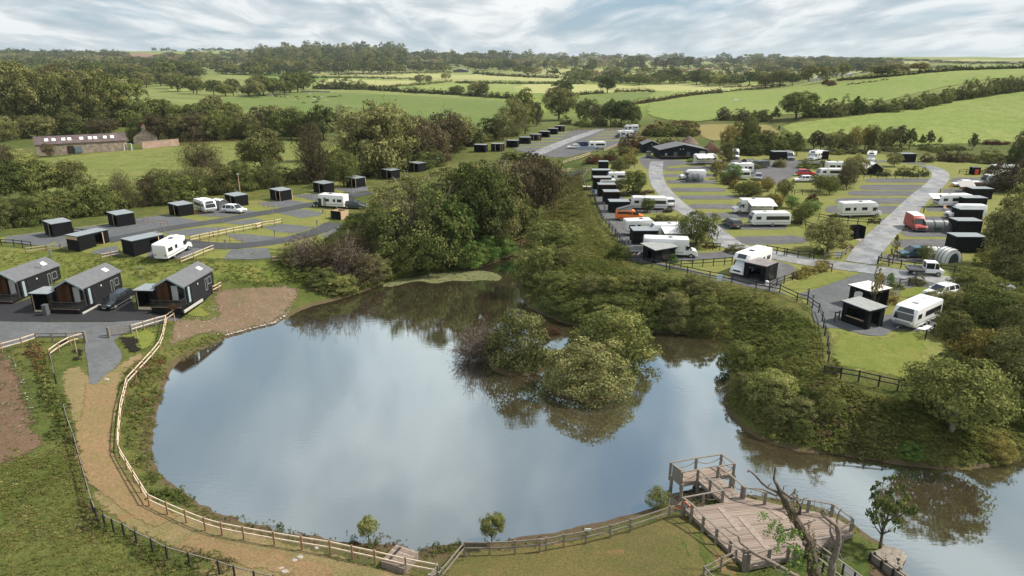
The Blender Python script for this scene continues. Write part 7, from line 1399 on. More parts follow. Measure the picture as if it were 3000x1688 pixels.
for pts, a, b_, m, dy in (([(1460,570),(1400,440),(1372,390),(1390,260),(1375,240)],.12,.02,m_dead,.6), ([(1450,555),(1300,480),(1230,420),(1170,350),(1110,300),(1085,310),(1092,280)],.08,.015,m_dead,-.5), ([(1480,520),(1390,570),(1250,500),(1100,490),(1060,480)],.07,.015,m_deadp,.3),
    ([(1300,470),(1350,432)],.03,.01,m_dead,0), ([(1470,520),(1480,470),(1515,455)],.035,.01,m_dead,0), ([(1540,580),(1600,520),(1615,515),(1605,485)],.035,.01,m_dead,.4), ([(1570,760),(1660,770),(1665,680),(1620,620),(1560,590)],.10,.04,m_dead,-.4), ([(1665,690),(1700,600),(1748,592)],.04,.012,m_dead,.3),
    ([(1480,540),(1560,600),(1640,590)],.07,.03,m_dead,.4), ([(1580,830),(1500,770),(1430,720),(1370,715)],.05,.012,m_deadp,-.3), ([(1690,890),(1770,860),(1825,840),(1805,820)],.05,.015,m_dead,.2), ([(1720,1110),(1700,1095),(1710,1075)],.13,.10,m_deadp,-.3)):
    limb('branch', pts, a, b_, m, dy=dy)
# ivy and oak twigs on the trunk
def spray(cx, cy, w_, h_, n, kind, name='leaves', dy=0, root=None, oo=None, sz=.07):
    g = np.random.default_rng(int(cx)); root = root or dt; oo = oo if oo is not None else dto; C = []
    cl = [(cx+g.normal()*w_*.4, cy+g.normal()*h_*.4) for _ in range(max(4, n//45))]
    for i in range(n): a = cl[i % len(cl)]; q = PY(*Q('h', (a[0]+g.normal()*w_*.10, a[1]+g.normal()*h_*.10))[0], YT+dy+g.normal()*.35); C.append(q-oo)
    C = np.array([tuple(c) for c in C]); V = quads(C, g.normal(size=(n, 3))+np.array([0, -.2, .8]), sz*g.uniform(.6, 1.3, n), g)
    link(name, np_mesh(name, V, qfaces(n), LM[kind], attr=np.repeat(g.uniform(.2, .9, n), 4)), root)['kind'] = 'stuff'
spray(1420, 960, 260, 240, 900, 'bright', 'leafy_twigs', -.3); spray(1640, 1200, 120, 220, 500, 'bright', 'leafy_twigs', -.4); spray(1600, 800, 80, 300, 700, 'brown', 'ivy', -.2, sz=.05); spray(1780, 1250, 90, 400, 700, 'brown', 'ivy', -.3, sz=.05); spray(1640, 1330, 170, 150, 500, 'bright', 'leafy_twigs', -.4)
limb('branch', [(1560,930),(1480,960),(1400,1000),(1300,960)], .04, .01, m_dead, dy=-.3); limb('branch', [(1700,1180),(1600,1130),(1500,1080),(1400,1060)], .04, .01, m_dead, dy=-.3)
YT2 = YT; YT = G(2470, 1760).y; d2 = empty('dead_tree', PY(2445, 1745, YT), 0, 'smaller pale dead tree with twisted branches right of the big one', 'tree', 'dead trees'); o2 = d2.location.copy()
for i, (pts, a, b_) in enumerate((([(1990,1600),(2000,1449),(2010,1300),(2060,1150),(2080,1000),(2060,900),(1980,840),(1900,770),(1905,730),(1960,760)],.24,.04), ([(2060,1120),(2010,1020),(1985,960),(1995,870)],.10,.03), ([(2070,1000),(2090,940),(2060,850),(2080,760),(2110,710)],.08,.02), ([(2095,940),(2170,890),(2235,860)],.06,.015), ([(1975,830),(1940,770),(1900,700),(1885,650)],.04,.01), ([(1900,750),(1830,730),(1812,680),(1822,605)],.035,.01),
    ([(2040,1160),(1960,1060),(1920,1110),(1880,1180),(1870,1165)],.06,.015), ([(2080,1060),(2150,1010),(2220,990)],.05,.012), ([(2060,1150),(2120,1270),(2240,1240)],.05,.015), ([(2000,1290),(1900,1200),(1890,1170)],.04,.01), ([(2060,1240),(2060,1300),(2100,1340)],.03,.01))):
    limb('trunk' if i == 0 else 'branch', pts, a, b_, m_deadp, d2, o2, dy=random.uniform(-.4, .4))
YT = G(*Q('h', (1640,1480))[0]).y; d3 = empty('fallen_branch', PY(*Q('h', (1640,1460))[0], YT), 0, 'fallen pale branch reaching across the near deck corner', 'branch', 'dead trees'); o3 = d3.location.copy()
for i, (pts, a, b_) in enumerate((([(1640,1460),(1500,1380),(1330,1290),(1180,1215),(1110,1170),(1080,1140),(1000,1080),(985,1020),(900,970),(800,905)],.13,.03), ([(1120,1175),(1000,1150),(900,1110),(800,1060),(650,1000)],.06,.015), ([(1450,1335),(1300,1335),(1180,1320),(1080,1335)],.05,.015), ([(1600,1440),(1480,1420),(1400,1390),(1370,1320)],.06,.02), ([(1250,1250),(1235,1300)],.03,.01))):
    limb('trunk' if i == 0 else 'branch', pts, a, b_, m_deadp, d3, o3, dy=1.2 if i == 0 else .8)
YT = YT2
# ------------------------------------------------------------------ vehicles (local +x is forward)
m_amber = mat('rear_light_red', (.45,.03,.02), .3); m_head = mat('headlight_glass', (.62,.66,.70), .12, spec=.8); m_plate = mat('number_plate', (.72,.70,.66), .5)
m_grille = mat('black_grille', (.012,.012,.013), .5); m_stripe = mat('grey_body_stripe', (.12,.14,.17), .5); m_awn = mat('pale_awning_cloth', (.66,.67,.68), .8)
def wheel(r, x, y, rad, wd=.2):
    w_ = link('wheel', WH.setdefault((rad, wd), MB().cyl((0,-wd/2,0), rad, wd, 'y', 18).mesh('wheel', m_rub, bevel=.02)), r, loc=(x, y, rad))
    s = 1 if y > 0 else -1; link('rim', WH.setdefault(('r', rad), MB().cyl((0,-.015,0), rad*.58, .03, 'y', 14).mesh('rim', m_alloy)), w_, loc=(0, s*wd/2, 0))
WH = {}
def slab(a, b, w0, w1, t0, t1, m, name, r, th=.03, off=.0, n=None):
    """panel on the profile edge a->b (x,z), spanning y -w..w, from t0 to t1 along it"""
    ax_, az = a; bx, bz = b; dx, dz = bx-ax_, bz-az; l = math.hypot(dx, dz); nx, nz = dz/l, -dx/l
    if n and nx*n[0]+nz*n[1] < 0: nx, nz = -nx, -nz
    p0 = (ax_+dx*t0, az+dz*t0); p1 = (ax_+dx*t1, az+dz*t1); V = []
    for o in (off, off+th): V += [(p0[0]+nx*o, -w0, p0[1]+nz*o), (p0[0]+nx*o, w0, p0[1]+nz*o), (p1[0]+nx*o, w1, p1[1]+nz*o), (p1[0]+nx*o, -w1, p1[1]+nz*o)]
    return MB().add(V, [(3,2,1,0),(4,5,6,7),(0,1,5,4),(1,2,6,5),(2,3,7,6),(3,0,4,7)]).obj(name, m, r)
def sidewin(r, x0, x1, z0, z1, W, m=None, name='window', sk=0.0, sides=(-1, 1), inn=0.0, th=.02):
    for s in sides:
        y0 = s*(W/2-inn*z1*0)-0; V = []
        for y in (s*(W/2-.01), s*(W/2+th)): V += [(x0,y,z0),(x1+sk,y,z0),(x1,y,z1),(x0,y,z1)]
        MB().add(V, [(3,2,1,0),(4,5,6,7),(0,1,5,4),(1,2,6,5),(2,3,7,6),(3,0,4,7)]).obj(name, m or m_glass, r)
def lights(r, x, W, zf, xr, zr, s=.16):
    for y in (-W/2+.22, W/2-.22):
        MB().box(x-.02,y-s,zf-.09,x+.04,y+s,zf+.09).obj('headlight', m_head, r, bevel=.02); MB().box(xr-.03,y-.08,zr-.14,xr+.02,y+.08,zr+.14).obj('rear_light', m_amber, r)
    MB().box(xr-.04,-.26,zr-.32,xr,.26,zr-.2).obj('number_plate', m_plate, r)
def caravan(r, L_=5.9, W=2.2, H=2.6, wins=3, tint=None, axles=1, big=True):
    x0, x1 = -L_/2, L_/2; pr = [(x0,.42),(x1-.35,.42),(x1,.8),(x1+.02,1.15),(x1-.22,1.95),(x1-.6,H-.1),(x1-1.1,H),(x0+.3,H),(x0+.03,H-.25),(x0,1.4)]
    MB().prism(pr, -W/2, W/2).obj('body', tint or m_whitew, r, bevel=.07, smooth=True)
    slab(pr[3], pr[4], W*.42, W*.40, .05, .98, m_glass, 'front_window', r, n=(1, 0)); slab(pr[4], pr[5], W*.38, W*.30, .08, .9, m_glass if big else m_stripe, 'front_skylight', r, n=(1, .5))
    if big: slab(pr[2], pr[3], W*.3, W*.34, -.6, .6, m_trimg, 'locker_lid', r, n=(1, 0))
    sidewin(r, x0+.3, x1-2.45, 1.3, 1.98, W, m_grille, 'window_band', th=.012)
    for k in range(wins): a = x0+.38+k*(L_-2.8)/wins; sidewin(r, a, a+(L_-3.1)/wins, 1.36, 1.93, W)
    sidewin(r, x1-1.6, x1-.75, 1.36, 1.93, W)
    sidewin(r, x1-2.35, x1-1.75, .5, 2.2, W, m_trimg, 'door', sides=(-1,), th=.015); sidewin(r, x1-2.28, x1-1.82, 1.4, 2.05, W, m_glass, 'door_window', sides=(-1,), th=.03)
    for a in ((-.45, .45) if axles == 2 else (0,)):
        for y in (-W/2+.08, W/2-.08): wheel(r, -.3+a, y, .32)
    b = MB(); b.box(x1-.3,-.05,.42,x1+1.15,.05,.5); b.add([(x1-.2,-.6,.42),(x1-.2,-.5,.42),(x1+.9,.03,.42),(x1+.9,-.03,.42),(x1-.2,-.6,.5),(x1-.2,-.5,.5),(x1+.9,.03,.5),(x1+.9,-.03,.5)], [(3,2,1,0),(4,5,6,7),(0,1,5,4),(1,2,6,5),(2,3,7,6),(3,0,4,7)])
    b.cyl((x1+.75,0,0), .04, .5, 'z', 6); b.obj('drawbar', m_pl, r)
    for a in (-.25, .12): MB().box(L_*a-.25,-.3,H,L_*a+.25,.3,H+.1).obj('roof_vent', m_trimg if a > 0 else m_white, r, bevel=.03)
    MB().box(x0-.03,-.8,.75,x0,-.65,1.2).obj('rear_light', m_amber, r); MB().box(x0-.03,.65,.75,x0,.8,1.2).obj('rear_light', m_amber, r)
    sidewin(r, x0+.1, x1-.5, .72, .80, W, m_stripe, 'stripe')
def motorhome(r, L_=6.8, W=2.25, H=2.85, luton=True, body=None, cab=None, wins=3, awning=0, sky=True):
    x0, x1 = -L_/2, L_/2; xc = x1-2.0; body = body or m_whitew
    pr = [(x0,.45),(xc+.15,.45),(xc+.15,1.9),(xc+1.25 if luton else xc+.7,2.05),(xc+1.3 if luton else xc+.75,2.25),(xc+.75,H-.02),(xc+.2,H),(x0+.15,H),(x0,H-.2)]
    MB().prism(pr, -W/2, W/2).obj('body', body, r, bevel=.07, smooth=True)
    cp_ = [(xc+.12,.42),(x1,.42),(x1+.02,.9),(x1-.25,1.12),(x1-.75,1.25),(xc+.7,2.06),(xc+.12,2.06)]
    MB().prism(cp_, -W/2+.14, W/2-.14, lambda z: .0 if z < 1.2 else .1).obj('cab', cab or body, r, bevel=.06, smooth=True)
    slab(cp_[4], cp_[5], W*.38, W*.34, .05, .95, m_head if sky else m_glass, 'windscreen', r, n=(1, 1)); sidewin(r, xc+.35, x1-1.05, 1.22, 1.85, W-.26, m_glass, 'cab_window', sk=.3)
    if luton: slab(pr[4], pr[5], W*.28, W*.26, .2, .95, m_glass, 'roof_window', r, n=(1, 1))
    MB().box(x1+.0,-.5,.62,x1+.05,.5,.84).obj('grille', m_grille, r); lights(r, x1-.12, W-.2, 1.0, x0, .95); MB().box(x1-.3,-W/2+.12,.3,x1+.08,W/2-.12,.5).obj('bumper', m_white, r, bevel=.04)
    for k in range(wins):
        a = x0+.4+k*(L_-2.6)/wins; sidewin(r, a, a+(.95 if k != 1 else .5), 1.4, 2.0, W)
    sidewin(r, xc-.85, xc-.25, .5, 2.25, W, m_trimg, 'door', sides=(1,), th=.015)
    for x in (x0+1.5, x1-.85):
        for y in (-W/2+.14, W/2-.14): wheel(r, x, y, .34)
    for a in (-.28, 0, .2): MB().box(L_*a-.28,-.32,H,L_*a+.28,.32,H+.1).obj('roof_vent', m_white if a else m_glass, r, bevel=.03)
    sidewin(r, x0+.1, xc, .8, .88, W, m_stripe, 'stripe'); MB().box(x0-.06,-.9,.45,x0,.9,.62).obj('rear_bumper', m_white, r)
    for s in (-1, 1): MB().box(x1-1.2,s*(W/2)-.06,1.2,x1-1.05,s*(W/2)+.14*s+.06,1.5).obj('wing_mirror', m_white, r)
    if awning: aw(r, x0+.2, xc-.1, W, 2.65, awning)
def aw(r, x0, x1, W, z, side, out_=2.4):
    y0 = side*(W/2+.02); y1 = side*(W/2+out_); MB().add([(x0,y0,z),(x1,y0,z),(x1,y1,z-.55),(x0,y1,z-.55),(x0,y0,z+.03),(x1,y0,z+.03),(x1,y1,z-.52),(x0,y1,z-.52)], [(3,2,1,0),(4,5,6,7),(0,1,5,4),(1,2,6,5),(2,3,7,6),(3,0,4,7)]).obj('awning', m_awn, r)
    for x in (x0+.05, x1-.05): MB().box(x-.03,y1-.03,0,x+.03,y1+.03,z-.55).obj('awning_leg', m_steel, r)
def van(r, L_=5.4, W=2.0, H=2.0, m=None, roof=None, poptop=False, glass=None):
    m = m or m_whitew; x0, x1 = -L_/2, L_/2; hh = 1.05 if H < 2.3 else 1.15
    pr = [(x0,.38),(x1-.05,.38),(x1,.75),(x1-.15,hh-.05),(x1-.85,hh+.1),(x1-1.65 if H < 2.3 else x1-1.5,H-.06 if H < 2.3 else H-.4),(x1-2.0,H),(x0+.15,H),(x0,H-.3)]
    MB().prism(pr, -W/2, W/2, lambda z: 0 if z < hh+.1 else .13).obj('body', m, r, bevel=.07, smooth=True)
    slab(pr[4], pr[5], W*.40, W*.35, .06, .94, m_glass if not glass else glass, 'windscreen', r, n=(1, 1))
    sidewin(r, x1-2.0, x1-1.1, hh+.14, H*.5+.72 if H < 2.3 else 1.85, W-.2, m_glass, 'cab_window', sk=.25)
    if H < 2.3: sidewin(r, x0+.35, x1-2.15, hh+.14, 1.72, W-.2)
    lights(r, x1-.07, W, .85, x0, 1.0); MB().box(x1-.02,-.5,.55,x1+.04,.5,.8).obj('grille', m_grille, r); MB().box(x1-.2,-W/2+.03,.3,x1+.09,W/2-.03,.5).obj('bumper', m_pl, r, bevel=.04)
    for x in (x0+.95, x1-.85):
        for y in (-W/2+.08, W/2-.08): wheel(r, x, y, .33)
    if roof: MB().prism([(x0+.1,H-.02),(x1-1.9,H-.02),(x1-2.1,H+.12),(x0+.2,H+.12)], -W/2+.15, W/2-.15).obj('roof', roof, r, bevel=.03)
    if poptop:
        V = [(x0+.2,-.75,H+.9),(x0+.2,.75,H+.9),(x1-2.0,.75,H+.05),(x1-2.0,-.75,H+.05)]; 
        MB().add([(-v[0]+(x1-2.0+x0+.2), v[1], v[2]) for v in V]+[(-v[0]+(x1-2.0+x0+.2), v[1], v[2]+.1) for v in V], [(3,2,1,0),(4,5,6,7),(0,1,5,4),(1,2,6,5),(2,3,7,6),(3,0,4,7)]).obj('raised_roof', m_pl, r)
        MB().add([(x0+.3,-.7,H),(x1-2.1,-.7,H),(x1-2.1,-.7,H+.82),(x0+.3,.7,H),(x1-2.1,.7,H),(x1-2.1,.7,H+.82)], [(0,1,2),(5,4,3),(1,4,5,2),(0,2,5,3)]).obj('roof_canvas', m_trimg, r)
def car(r, L_=4.4, W=1.82, H=1.55, m=None, est=True):
    m = m or m_whitew; x0, x1 = -L_/2, L_/2
    lo = [(x0,.32),(x1-.08,.32),(x1,.6),(x1-.12,.78),(x1-1.15,.97),(x0+.08,1.0),(x0-.02,.7)]
    MB().prism(lo, -W/2, W/2).obj('body', m, r, bevel=.09, smooth=True)
    up = [(x0+.12,.96),(x1-1.05,.96),(x1-1.85,H-.05),(x1-2.2,H),(x0+.75,H),(x0+.35,H-.08)]
    MB().prism(up, -W/2+.06, W/2-.06, lambda z: 0 if z < 1.0 else .17).obj('windows', m_glass, r, bevel=.04, smooth=True)
    MB().prism([(x0+.42,H-.03),(x1-1.9,H-.05),(x1-2.2,H+.03),(x0+.75,H+.04)], -W/2+.22, W/2-.22).obj('roof', m, r, bevel=.02)
    for s in (-1, 1):
        b = MB()
        for xb, xt in ((x1-1.1, x1-1.88), (x1-2.25, x1-2.3), (x0+1.05, x0+1.1), (x0+.2, x0+.5)): b.add([(xb-.05,s*(W/2-.04),.97),(xb+.05,s*(W/2-.04),.97),(xt+.05,s*(W/2-.205),H),(xt-.05,s*(W/2-.205),H),(xb-.05,s*(W/2-.1),.97),(xb+.05,s*(W/2-.1),.97),(xt+.05,s*(W/2-.26),H),(xt-.05,s*(W/2-.26),H)], [(0,1,2,3),(7,6,5,4),(0,3,7,4),(1,5,6,2)])
        b.obj('pillar', m, r); MB().box(x1-1.5,s*W/2-.02,.98,x1-1.3,s*(W/2+.16),1.12).obj('wing_mirror', m, r)
    MB().box(x1-.04,-.45,.5,x1+.02,.45,.68).obj('grille', m_grille, r); lights(r, x1-.15, W-.05, .74, x0+.02, .82, .2); MB().box(x1-.0,-.27,.38,x1+.03,.27,.48).obj('number_plate', m_plate, r)
    for x in (x0+.82, x1-.85):
        for y in (-W/2+.1, W/2-.1): wheel(r, x, y, .34)
    sidewin(r, x0+.1, x1-.1, .30, .42, W-.02, m_pl, 'sill', th=.015)
def pickup(r):
    van_m = m_white; L_ = 4.3; x0, x1 = -L_/2, L_/2
    MB().box(x0,-.78,.62,-.1,.78,.72).obj('load_bed', m_pl, r); 
    for a in ((x0,-.8,.72,-.1,-.75,1.05),(x0,.75,.72,-.1,.8,1.05),(x0,-.8,.72,x0+.05,.8,1.05)): MB().box(*a).obj('bed_side', m_trimg, r)
    MB().prism([(-.1,.4),(x1-.02,.4),(x1,.8),(x1-.5,1.0),(-.1,1.0)], -.75, .75).obj('body', van_m, r, bevel=.05, smooth=True)
    MB().prism([(-.05,.98),(x1-.55,.98),(x1-.95,1.8),(0,1.85)], -.68, .68, lambda z: 0 if z < 1.1 else .06).obj('cab_glass', m_glass, r); MB().box(-.1,-.72,1.82,x1-.85,.72,1.95).obj('roof', van_m, r, bevel=.04)
    for y in (-.70, .66):
        for x in (-.1, .95): MB().box(x-.04,y,.98,x+.04,y+.05,1.84).obj('pillar', van_m, r)
    MB().box(x0+.2,-.6,.4,.2,.6,.6).obj('chassis', m_grille, r); lights(r, x1-.1, 1.4, .85, x0, .8, .1)
    for x in (x0+.75, x1-.7):
        for y in (-.72, .72): wheel(r, x, y, .31)
def place(kind, c, hd, back, label, group, fn, **kw):
    p = G(*c); l = math.hypot(p.x, p.y); q = Vector((p.x+p.x/l*back, p.y+p.y/l*back, 0)); q.z = h1(q.x, q.y)+.06
    a = math.radians(hd); d = Vector((math.cos(a), math.sin(a))); pit = math.atan2(h1(q.x+d.x*2, q.y+d.y*2)-h1(q.x-d.x*2, q.y-d.y*2), 4)
    nm = {'caravan': 'touring_caravan', 'motorhome': 'motorhome', 'van': 'camper_van', 'car': 'parked_car', 'pickup': 'utility_pickup'}[kind]
    r = empty(nm, q, 0, label, kind, group); r.rotation_euler = (0, -pit, a); r.scale = (1, 1, .91); fn(r, **kw); return r
GV = {'caravan': 'touring caravans on the pitches', 'motorhome': 'motorhomes on the pitches', 'van': 'camper vans on the pitches', 'car': 'cars parked on the campsite'}
def V_(kind, c, hd, label, back=1.2, **kw): return place(kind, c, hd, back, label, GV.get(kind, kind), {'caravan': caravan, 'motorhome': motorhome, 'van': van, 'car': car, 'pickup': pickup}[kind], **kw)
m_slv = mat('silver_paint', (.32,.33,.34), .3, metal=.5, coat=.4); m_blk = mat('black_car_paint', (.012,.014,.016), .2, coat=.8, spec=.6); m_dgreen = mat('dark_teal_paint', (.015,.03,.033), .25, coat=.6); m_dgrey = mat('dark_grey_paint', (.045,.055,.058), .28, coat=.5)
m_org = mat('orange_van_paint', (.72,.17,.015), .35, coat=.3); m_red = mat('red_car_paint', (.55,.02,.02), .3, coat=.4); m_fred = mat('faded_red_paint', (.36,.055,.045), .45); m_nblue = mat('navy_paint', (.02,.045,.12), .3, coat=.4); m_bl = mat('teal_blue_paint', (.03,.09,.13), .3, coat=.4); m_mar = mat('maroon_paint', (.09,.012,.012), .3, coat=.4)
# left side of the valley
V_('car', Q('', (348, 905))[0], 258, 'black estate car parked between the two right lodges', m=m_blk, back=1.6)
V_('motorhome', c5(1650,878), 78, 'white low motorhome behind the pale fence, left campsite', L_=5.6, H=2.7, luton=False, wins=2, back=1.0)
V_('caravan', c5(1945,462), -46, 'white caravan with grey awning beside the white estate', L_=5.6, back=1.0)
V_('car', c5(2215,468), -20, 'white estate car beside the caravan awning', L_=4.6, H=1.65, back=.7)
V_('motorhome', c6(712,420), 165, 'white motorhome with dark teal cab beside the lane', L_=6.6, luton=False, cab=m_dgreen, wins=3, back=1.0, sky=False)
V_('car', c6(940,430), -12, 'dark teal car half hidden by the tree clump', m=m_dgreen, back=.9)
# upper campsite
def c3(X, Y): return Q('3', (X, Y))[0]
def c4(X, Y): return Q('4', (X, Y))[0]
V_('motorhome', c3(1055,983), 180, 'grey striped motorhome in front, upper campsite', L_=6.9, luton=False, wins=3, cab=m_dgrey); V_('motorhome', c3(1115,925), 180, 'white motorhome behind the grey striped one', L_=6.2)
V_('caravan', c3(795,1090), 185, 'white caravan with dark awning at the curved pale fence', L_=5.6, back=1.3); V_('van', c3(648,1072), 180, 'navy blue van behind the white car', L_=4.6, H=1.95, m=m_nblue, back=1.3); V_('car', c3(580,1084), 180, 'white hatchback in front of the navy van', L_=4.2, H=1.5, back=.8)
# right campsite
V_('motorhome', c3(1830,1230), 0, 'white motorhome with open awning beside reception', L_=6.6, awning=-1); V_('van', c3(2105,1183), 255, 'white high roofed van facing the camera beside the dark hedge', L_=5.6, H=2.7, back=2.2)
V_('van', c4(355,1193), 262, 'silver high roofed van facing the camera', L_=5.4, H=2.6, m=m_slv, back=2.2); V_('motorhome', c4(600,1195), 225, 'old white motorhome at the rear shed', L_=5.8, back=1.6); V_('motorhome', c4(1130,1208), 240, 'white motorhome with orange tinted windscreen by the rear lane', L_=6.2, back=2.0)
V_('van', c7(1700,158), 180, 'white campervan with grey drive away awning in the centre left', L_=5.9, H=2.5); V_('caravan', c7(2130,158), 180, 'rounded white caravan in front of the tall motorhome', L_=5.2); V_('motorhome', c7(2140,100), 180, 'white motorhome with blue tent behind the rounded caravan', L_=6.4)
V_('car', c7(2320,160), 250, 'silver car facing the camera on the gravel court', m=m_slv, L_=4.5, back=1.6); V_('motorhome', c7(2260,478), 180, 'white motorhome with side awning above the white caravan', L_=7.0, luton=False, awning=1, sky=False)
V_('caravan', c7(2415,600), 180, 'long white caravan with dark window band beside the dark hatchback', L_=6.6, wins=4, back=1.2); V_('car', c7(2068,616), 100, 'dark grey hatchback seen from behind near the lane', m=m_dgrey, back=1.8)
V_('caravan', c7(1275,440), 180, 'long white caravan behind the small tree, left pitches', L_=7.0, wins=3, axles=2, back=1.2); V_('car', c7(1466,410), 95, 'white estate car standing behind the long caravan', L_=4.5, H=1.65, back=1.8)
V_('van', c7(1105,543), -6, 'bright orange campervan with its roof raised', L_=4.9, H=1.95, m=m_org, poptop=True, back=1.0)
V_('motorhome', c7(1210,685), 8, 'white motorhome with dark side windows behind the black shed', L_=5.4, H=2.75, wins=2, back=1.3); V_('motorhome', c7(1470,750), 183, 'white motorhome with big pale awning over its door', L_=7.4, H=3.0, awning=1, back=1.4)
V_('motorhome', c7(1480,890), -8, 'white motorhome behind the sloping roofed shelter', L_=7.6, H=2.95, luton=False, back=1.2, sky=False); V_('motorhome', (2196, 803), 222, 'white motorhome with roof window, facing the bank edge', L_=6.9, H=3.0, back=1.5)
V_('caravan', c7(980,187), 180, 'rounded white caravan mostly behind the round tree', L_=4.6); V_('van', c7(930,240), 0, 'white van roof showing behind the orange edged sheds', L_=5.0, H=2.2)
V_('motorhome', c8(1015,508), 0, 'white coachbuilt motorhome beside the wet lane', L_=7.1, H=2.9); V_('van', c8(1540,643), 262, 'faded red high roofed van facing the camera', L_=5.0, H=2.6, m=m_fred, roof=m_white, back=2.2)
V_('car', c8(1530,893), 180, 'dark blue green car in front of the white tent', m=m_bl, L_=4.4, H=1.6, back=.9); V_('pickup', c8(1625,1062), -14, 'white utility pickup driving on the lower lane', back=.9)
V_('caravan', cf(1545,330), 217, 'big white caravan with large front window at the campsite tip', L_=6.6, W=2.35, H=2.65, back=.8, wins=3, axles=2); V_('car', cf(1785,95), 200, 'white car roof behind the big caravan', L_=4.3, back=1.5)
V_('van', c8(2010,525), 180, 'white panel van with blue sills beside the black sheds', L_=6.4, H=2.7, back=1.1); V_('caravan', c8(1890,415), 180, 'white caravan with long side awning near the wet lane', L_=6.4, back=1.3)
V_('van', c8(2110,268), 0, 'maroon campervan with grey awning near the top right', L_=5.6, H=2.2, m=m_mar, roof=m_white); V_('car', c8(1990,222), 180, 'white hatchback beside the maroon campervan', L_=4.4, back=.9)
V_('caravan', c8(2310,212), 180, 'white caravan with blue trimmed awning at the right hedge', L_=6.2); V_('caravan', c8(2370,105), 180, 'white caravan furthest up at the right hedge', L_=6.6)
V_('car', c8(515,118), 0, 'bright red estate car on the gravel court', m=m_red, H=1.65, back=.9); V_('car', c8(490,178), 180, 'white estate car in front of the red one', H=1.6, back=.9)
V_('motorhome', c8(800,85), 0, 'white motorhome behind the grey green trees', L_=5.2); V_('caravan', c8(740,140), 180, 'white caravan roof in front of the hidden motorhome', L_=6.0, H=2.4)
V_('van', c3(2330,1270), 200, 'grey van beside the dark tent in the rear pitches', L_=5.2, H=2.1, m=m_dgrey)
p = G(*c3(1295,1172)); r = empty('utility_cart', p+Vector((0,1.2,0)), math.radians(262), 'small teal utility cart outside the black store', 'cart'); MB().box(-1.3,-.65,.3,1.3,.65,.85).obj('body', m_bl, r, bevel=.05); MB().prism([(-.2,.85),(1.1,.85),(.8,1.8),(-.1,1.8)], -.62, .62).obj('cab_glass', m_glass, r); MB().box(-.3,-.65,1.8,.95,.65,1.9).obj('roof', m_bl, r)
for x in (-.8, .85):
    for y in (-.62, .62): wheel(r, x, y, .28)
# ------------------------------------------------------------------ tents, awnings and camping gear
m_tgr = mat('grey_tent_cloth', (.07,.078,.09), .7, var=.12, scale=1.2); m_twh = mat('white_tent_cloth', (.60,.62,.63), .7, var=.05, scale=1); m_tdk = mat('charcoal_tent_cloth', (.035,.045,.055), .7); m_tbl = mat('pale_blue_cloth', (.28,.36,.43), .7)
def tunnel(c, hd, L_, Rr, hh, label, m1, m2, back=1.0, taper=.75, win=True, door=False):
    p = G(*c); l = math.hypot(p.x, p.y); q = Vector((p.x*(1+back/l), p.y*(1+back/l), 0)); q.z = h1(q.x, q.y); r = empty('tent', q, math.radians(hd), label, 'tent', 'tents and awnings'); n, K = 6, 12
    V, Vt = [], []
    for i in range(n+1):
        s = 1 if i < n else taper; x = -L_/2+L_*i/n; sag = .97 if i % 2 else 1.0
        for j in range(K+1): a = PI*j/K; V.append((x+(0 if i < n else -.25*math.sin(a)), -Rr*s*sag*math.cos(a), hh*s*sag*math.sin(a)**.75))
    lo, up = [], []
    for i in range(n):
        for j in range(K): (up if 4 <= j < 8 else lo).append((i*(K+1)+j, i*(K+1)+j+1, (i+1)*(K+1)+j+1, (i+1)*(K+1)+j))
    MB().add(V, lo+[tuple(range(K+1)), tuple(n*(K+1)+j for j in range(K, -1, -1))]).obj('flysheet', m1, r, smooth=True); MB().add(V, up).obj('roof_panel', m2, r, smooth=True)
    for i in range(0, n+1, 2): s = 1 if i < n else taper; x = -L_/2+L_*i/n; MB().tube([(x, -Rr*1.01*s*math.cos(PI*j/K), .02+hh*1.01*s*math.sin(PI*j/K)**.75) for j in range(K+1)], .035, 5).obj('pole_sleeve', m_tdk, r)
    if win:
        for s in (-1, 1): MB().box(-L_*.2,s*Rr*1.0-.02,.35,L_*.02,s*Rr*1.0+.02,.85).obj('tent_window', m_glass, r)
    if door:
        e = [(L_/2*1.0+.03,-Rr*taper*.6*math.cos(PI*j/10),hh*taper*.8*math.sin(PI*j/10)) for j in range(11)]; MB().add(e, [tuple(range(11))]).obj('tent_door', m_tdk, r)
    return r
tunnel(c8(1740,650), -3, 4.6, 1.25, 1.85, 'grey tunnel tent joined to the faded red van', m_tgr, m_trimg, 1.3)
r = tunnel(c8(1850,945), -75, 1.8, 1.6, 1.9, 'white dome tent with arched grey door at the lower lane fence', m_twh, m_twh, 1.6, taper=.9, win=False, door=True); tunnel(c8(1700,905), 0, 2.4, .95, 1.6, 'low white connecting tent behind the bushy tree', m_twh, m_twh, 1.4, win=False)
tunnel(c7(1720,178), 0, 3.4, 1.2, 1.9, 'grey drive away awning in front of the white campervan', m_tgr, m_tgr, 1.0); tunnel(c7(2225,95), -40, 3.0, 1.2, 2.0, 'grey blue tent attached to the tall motorhome', m_tgr, m_tbl, 1.2); tunnel(c3(2240,1255), 20, 3.6, 1.4, 2.0, 'dark grey tent in the rear pitches', m_tgr, m_tgr, 1.2)
tunnel(c5(2085,440), -30, 2.4, 1.35, 2.05, 'grey caravan awning between caravan and white estate', m_tgr, m_awn, 1.4, taper=.95); tunnel(c6(885,395), 0, 1.6, 1.3, 2.2, 'charcoal awning behind the white motorhome', m_tdk, m_tdk, 1.3)
tunnel(c3(735,1085), 0, 1.6, 1.2, 2.1, 'charcoal awning at the upper caravan', m_tdk, m_tdk, 1.4); tunnel(c8(2270,215), 0, 2.6, 1.2, 2.1, 'pale blue awning on the right hedge caravan', m_tbl, m_awn, 1.0)
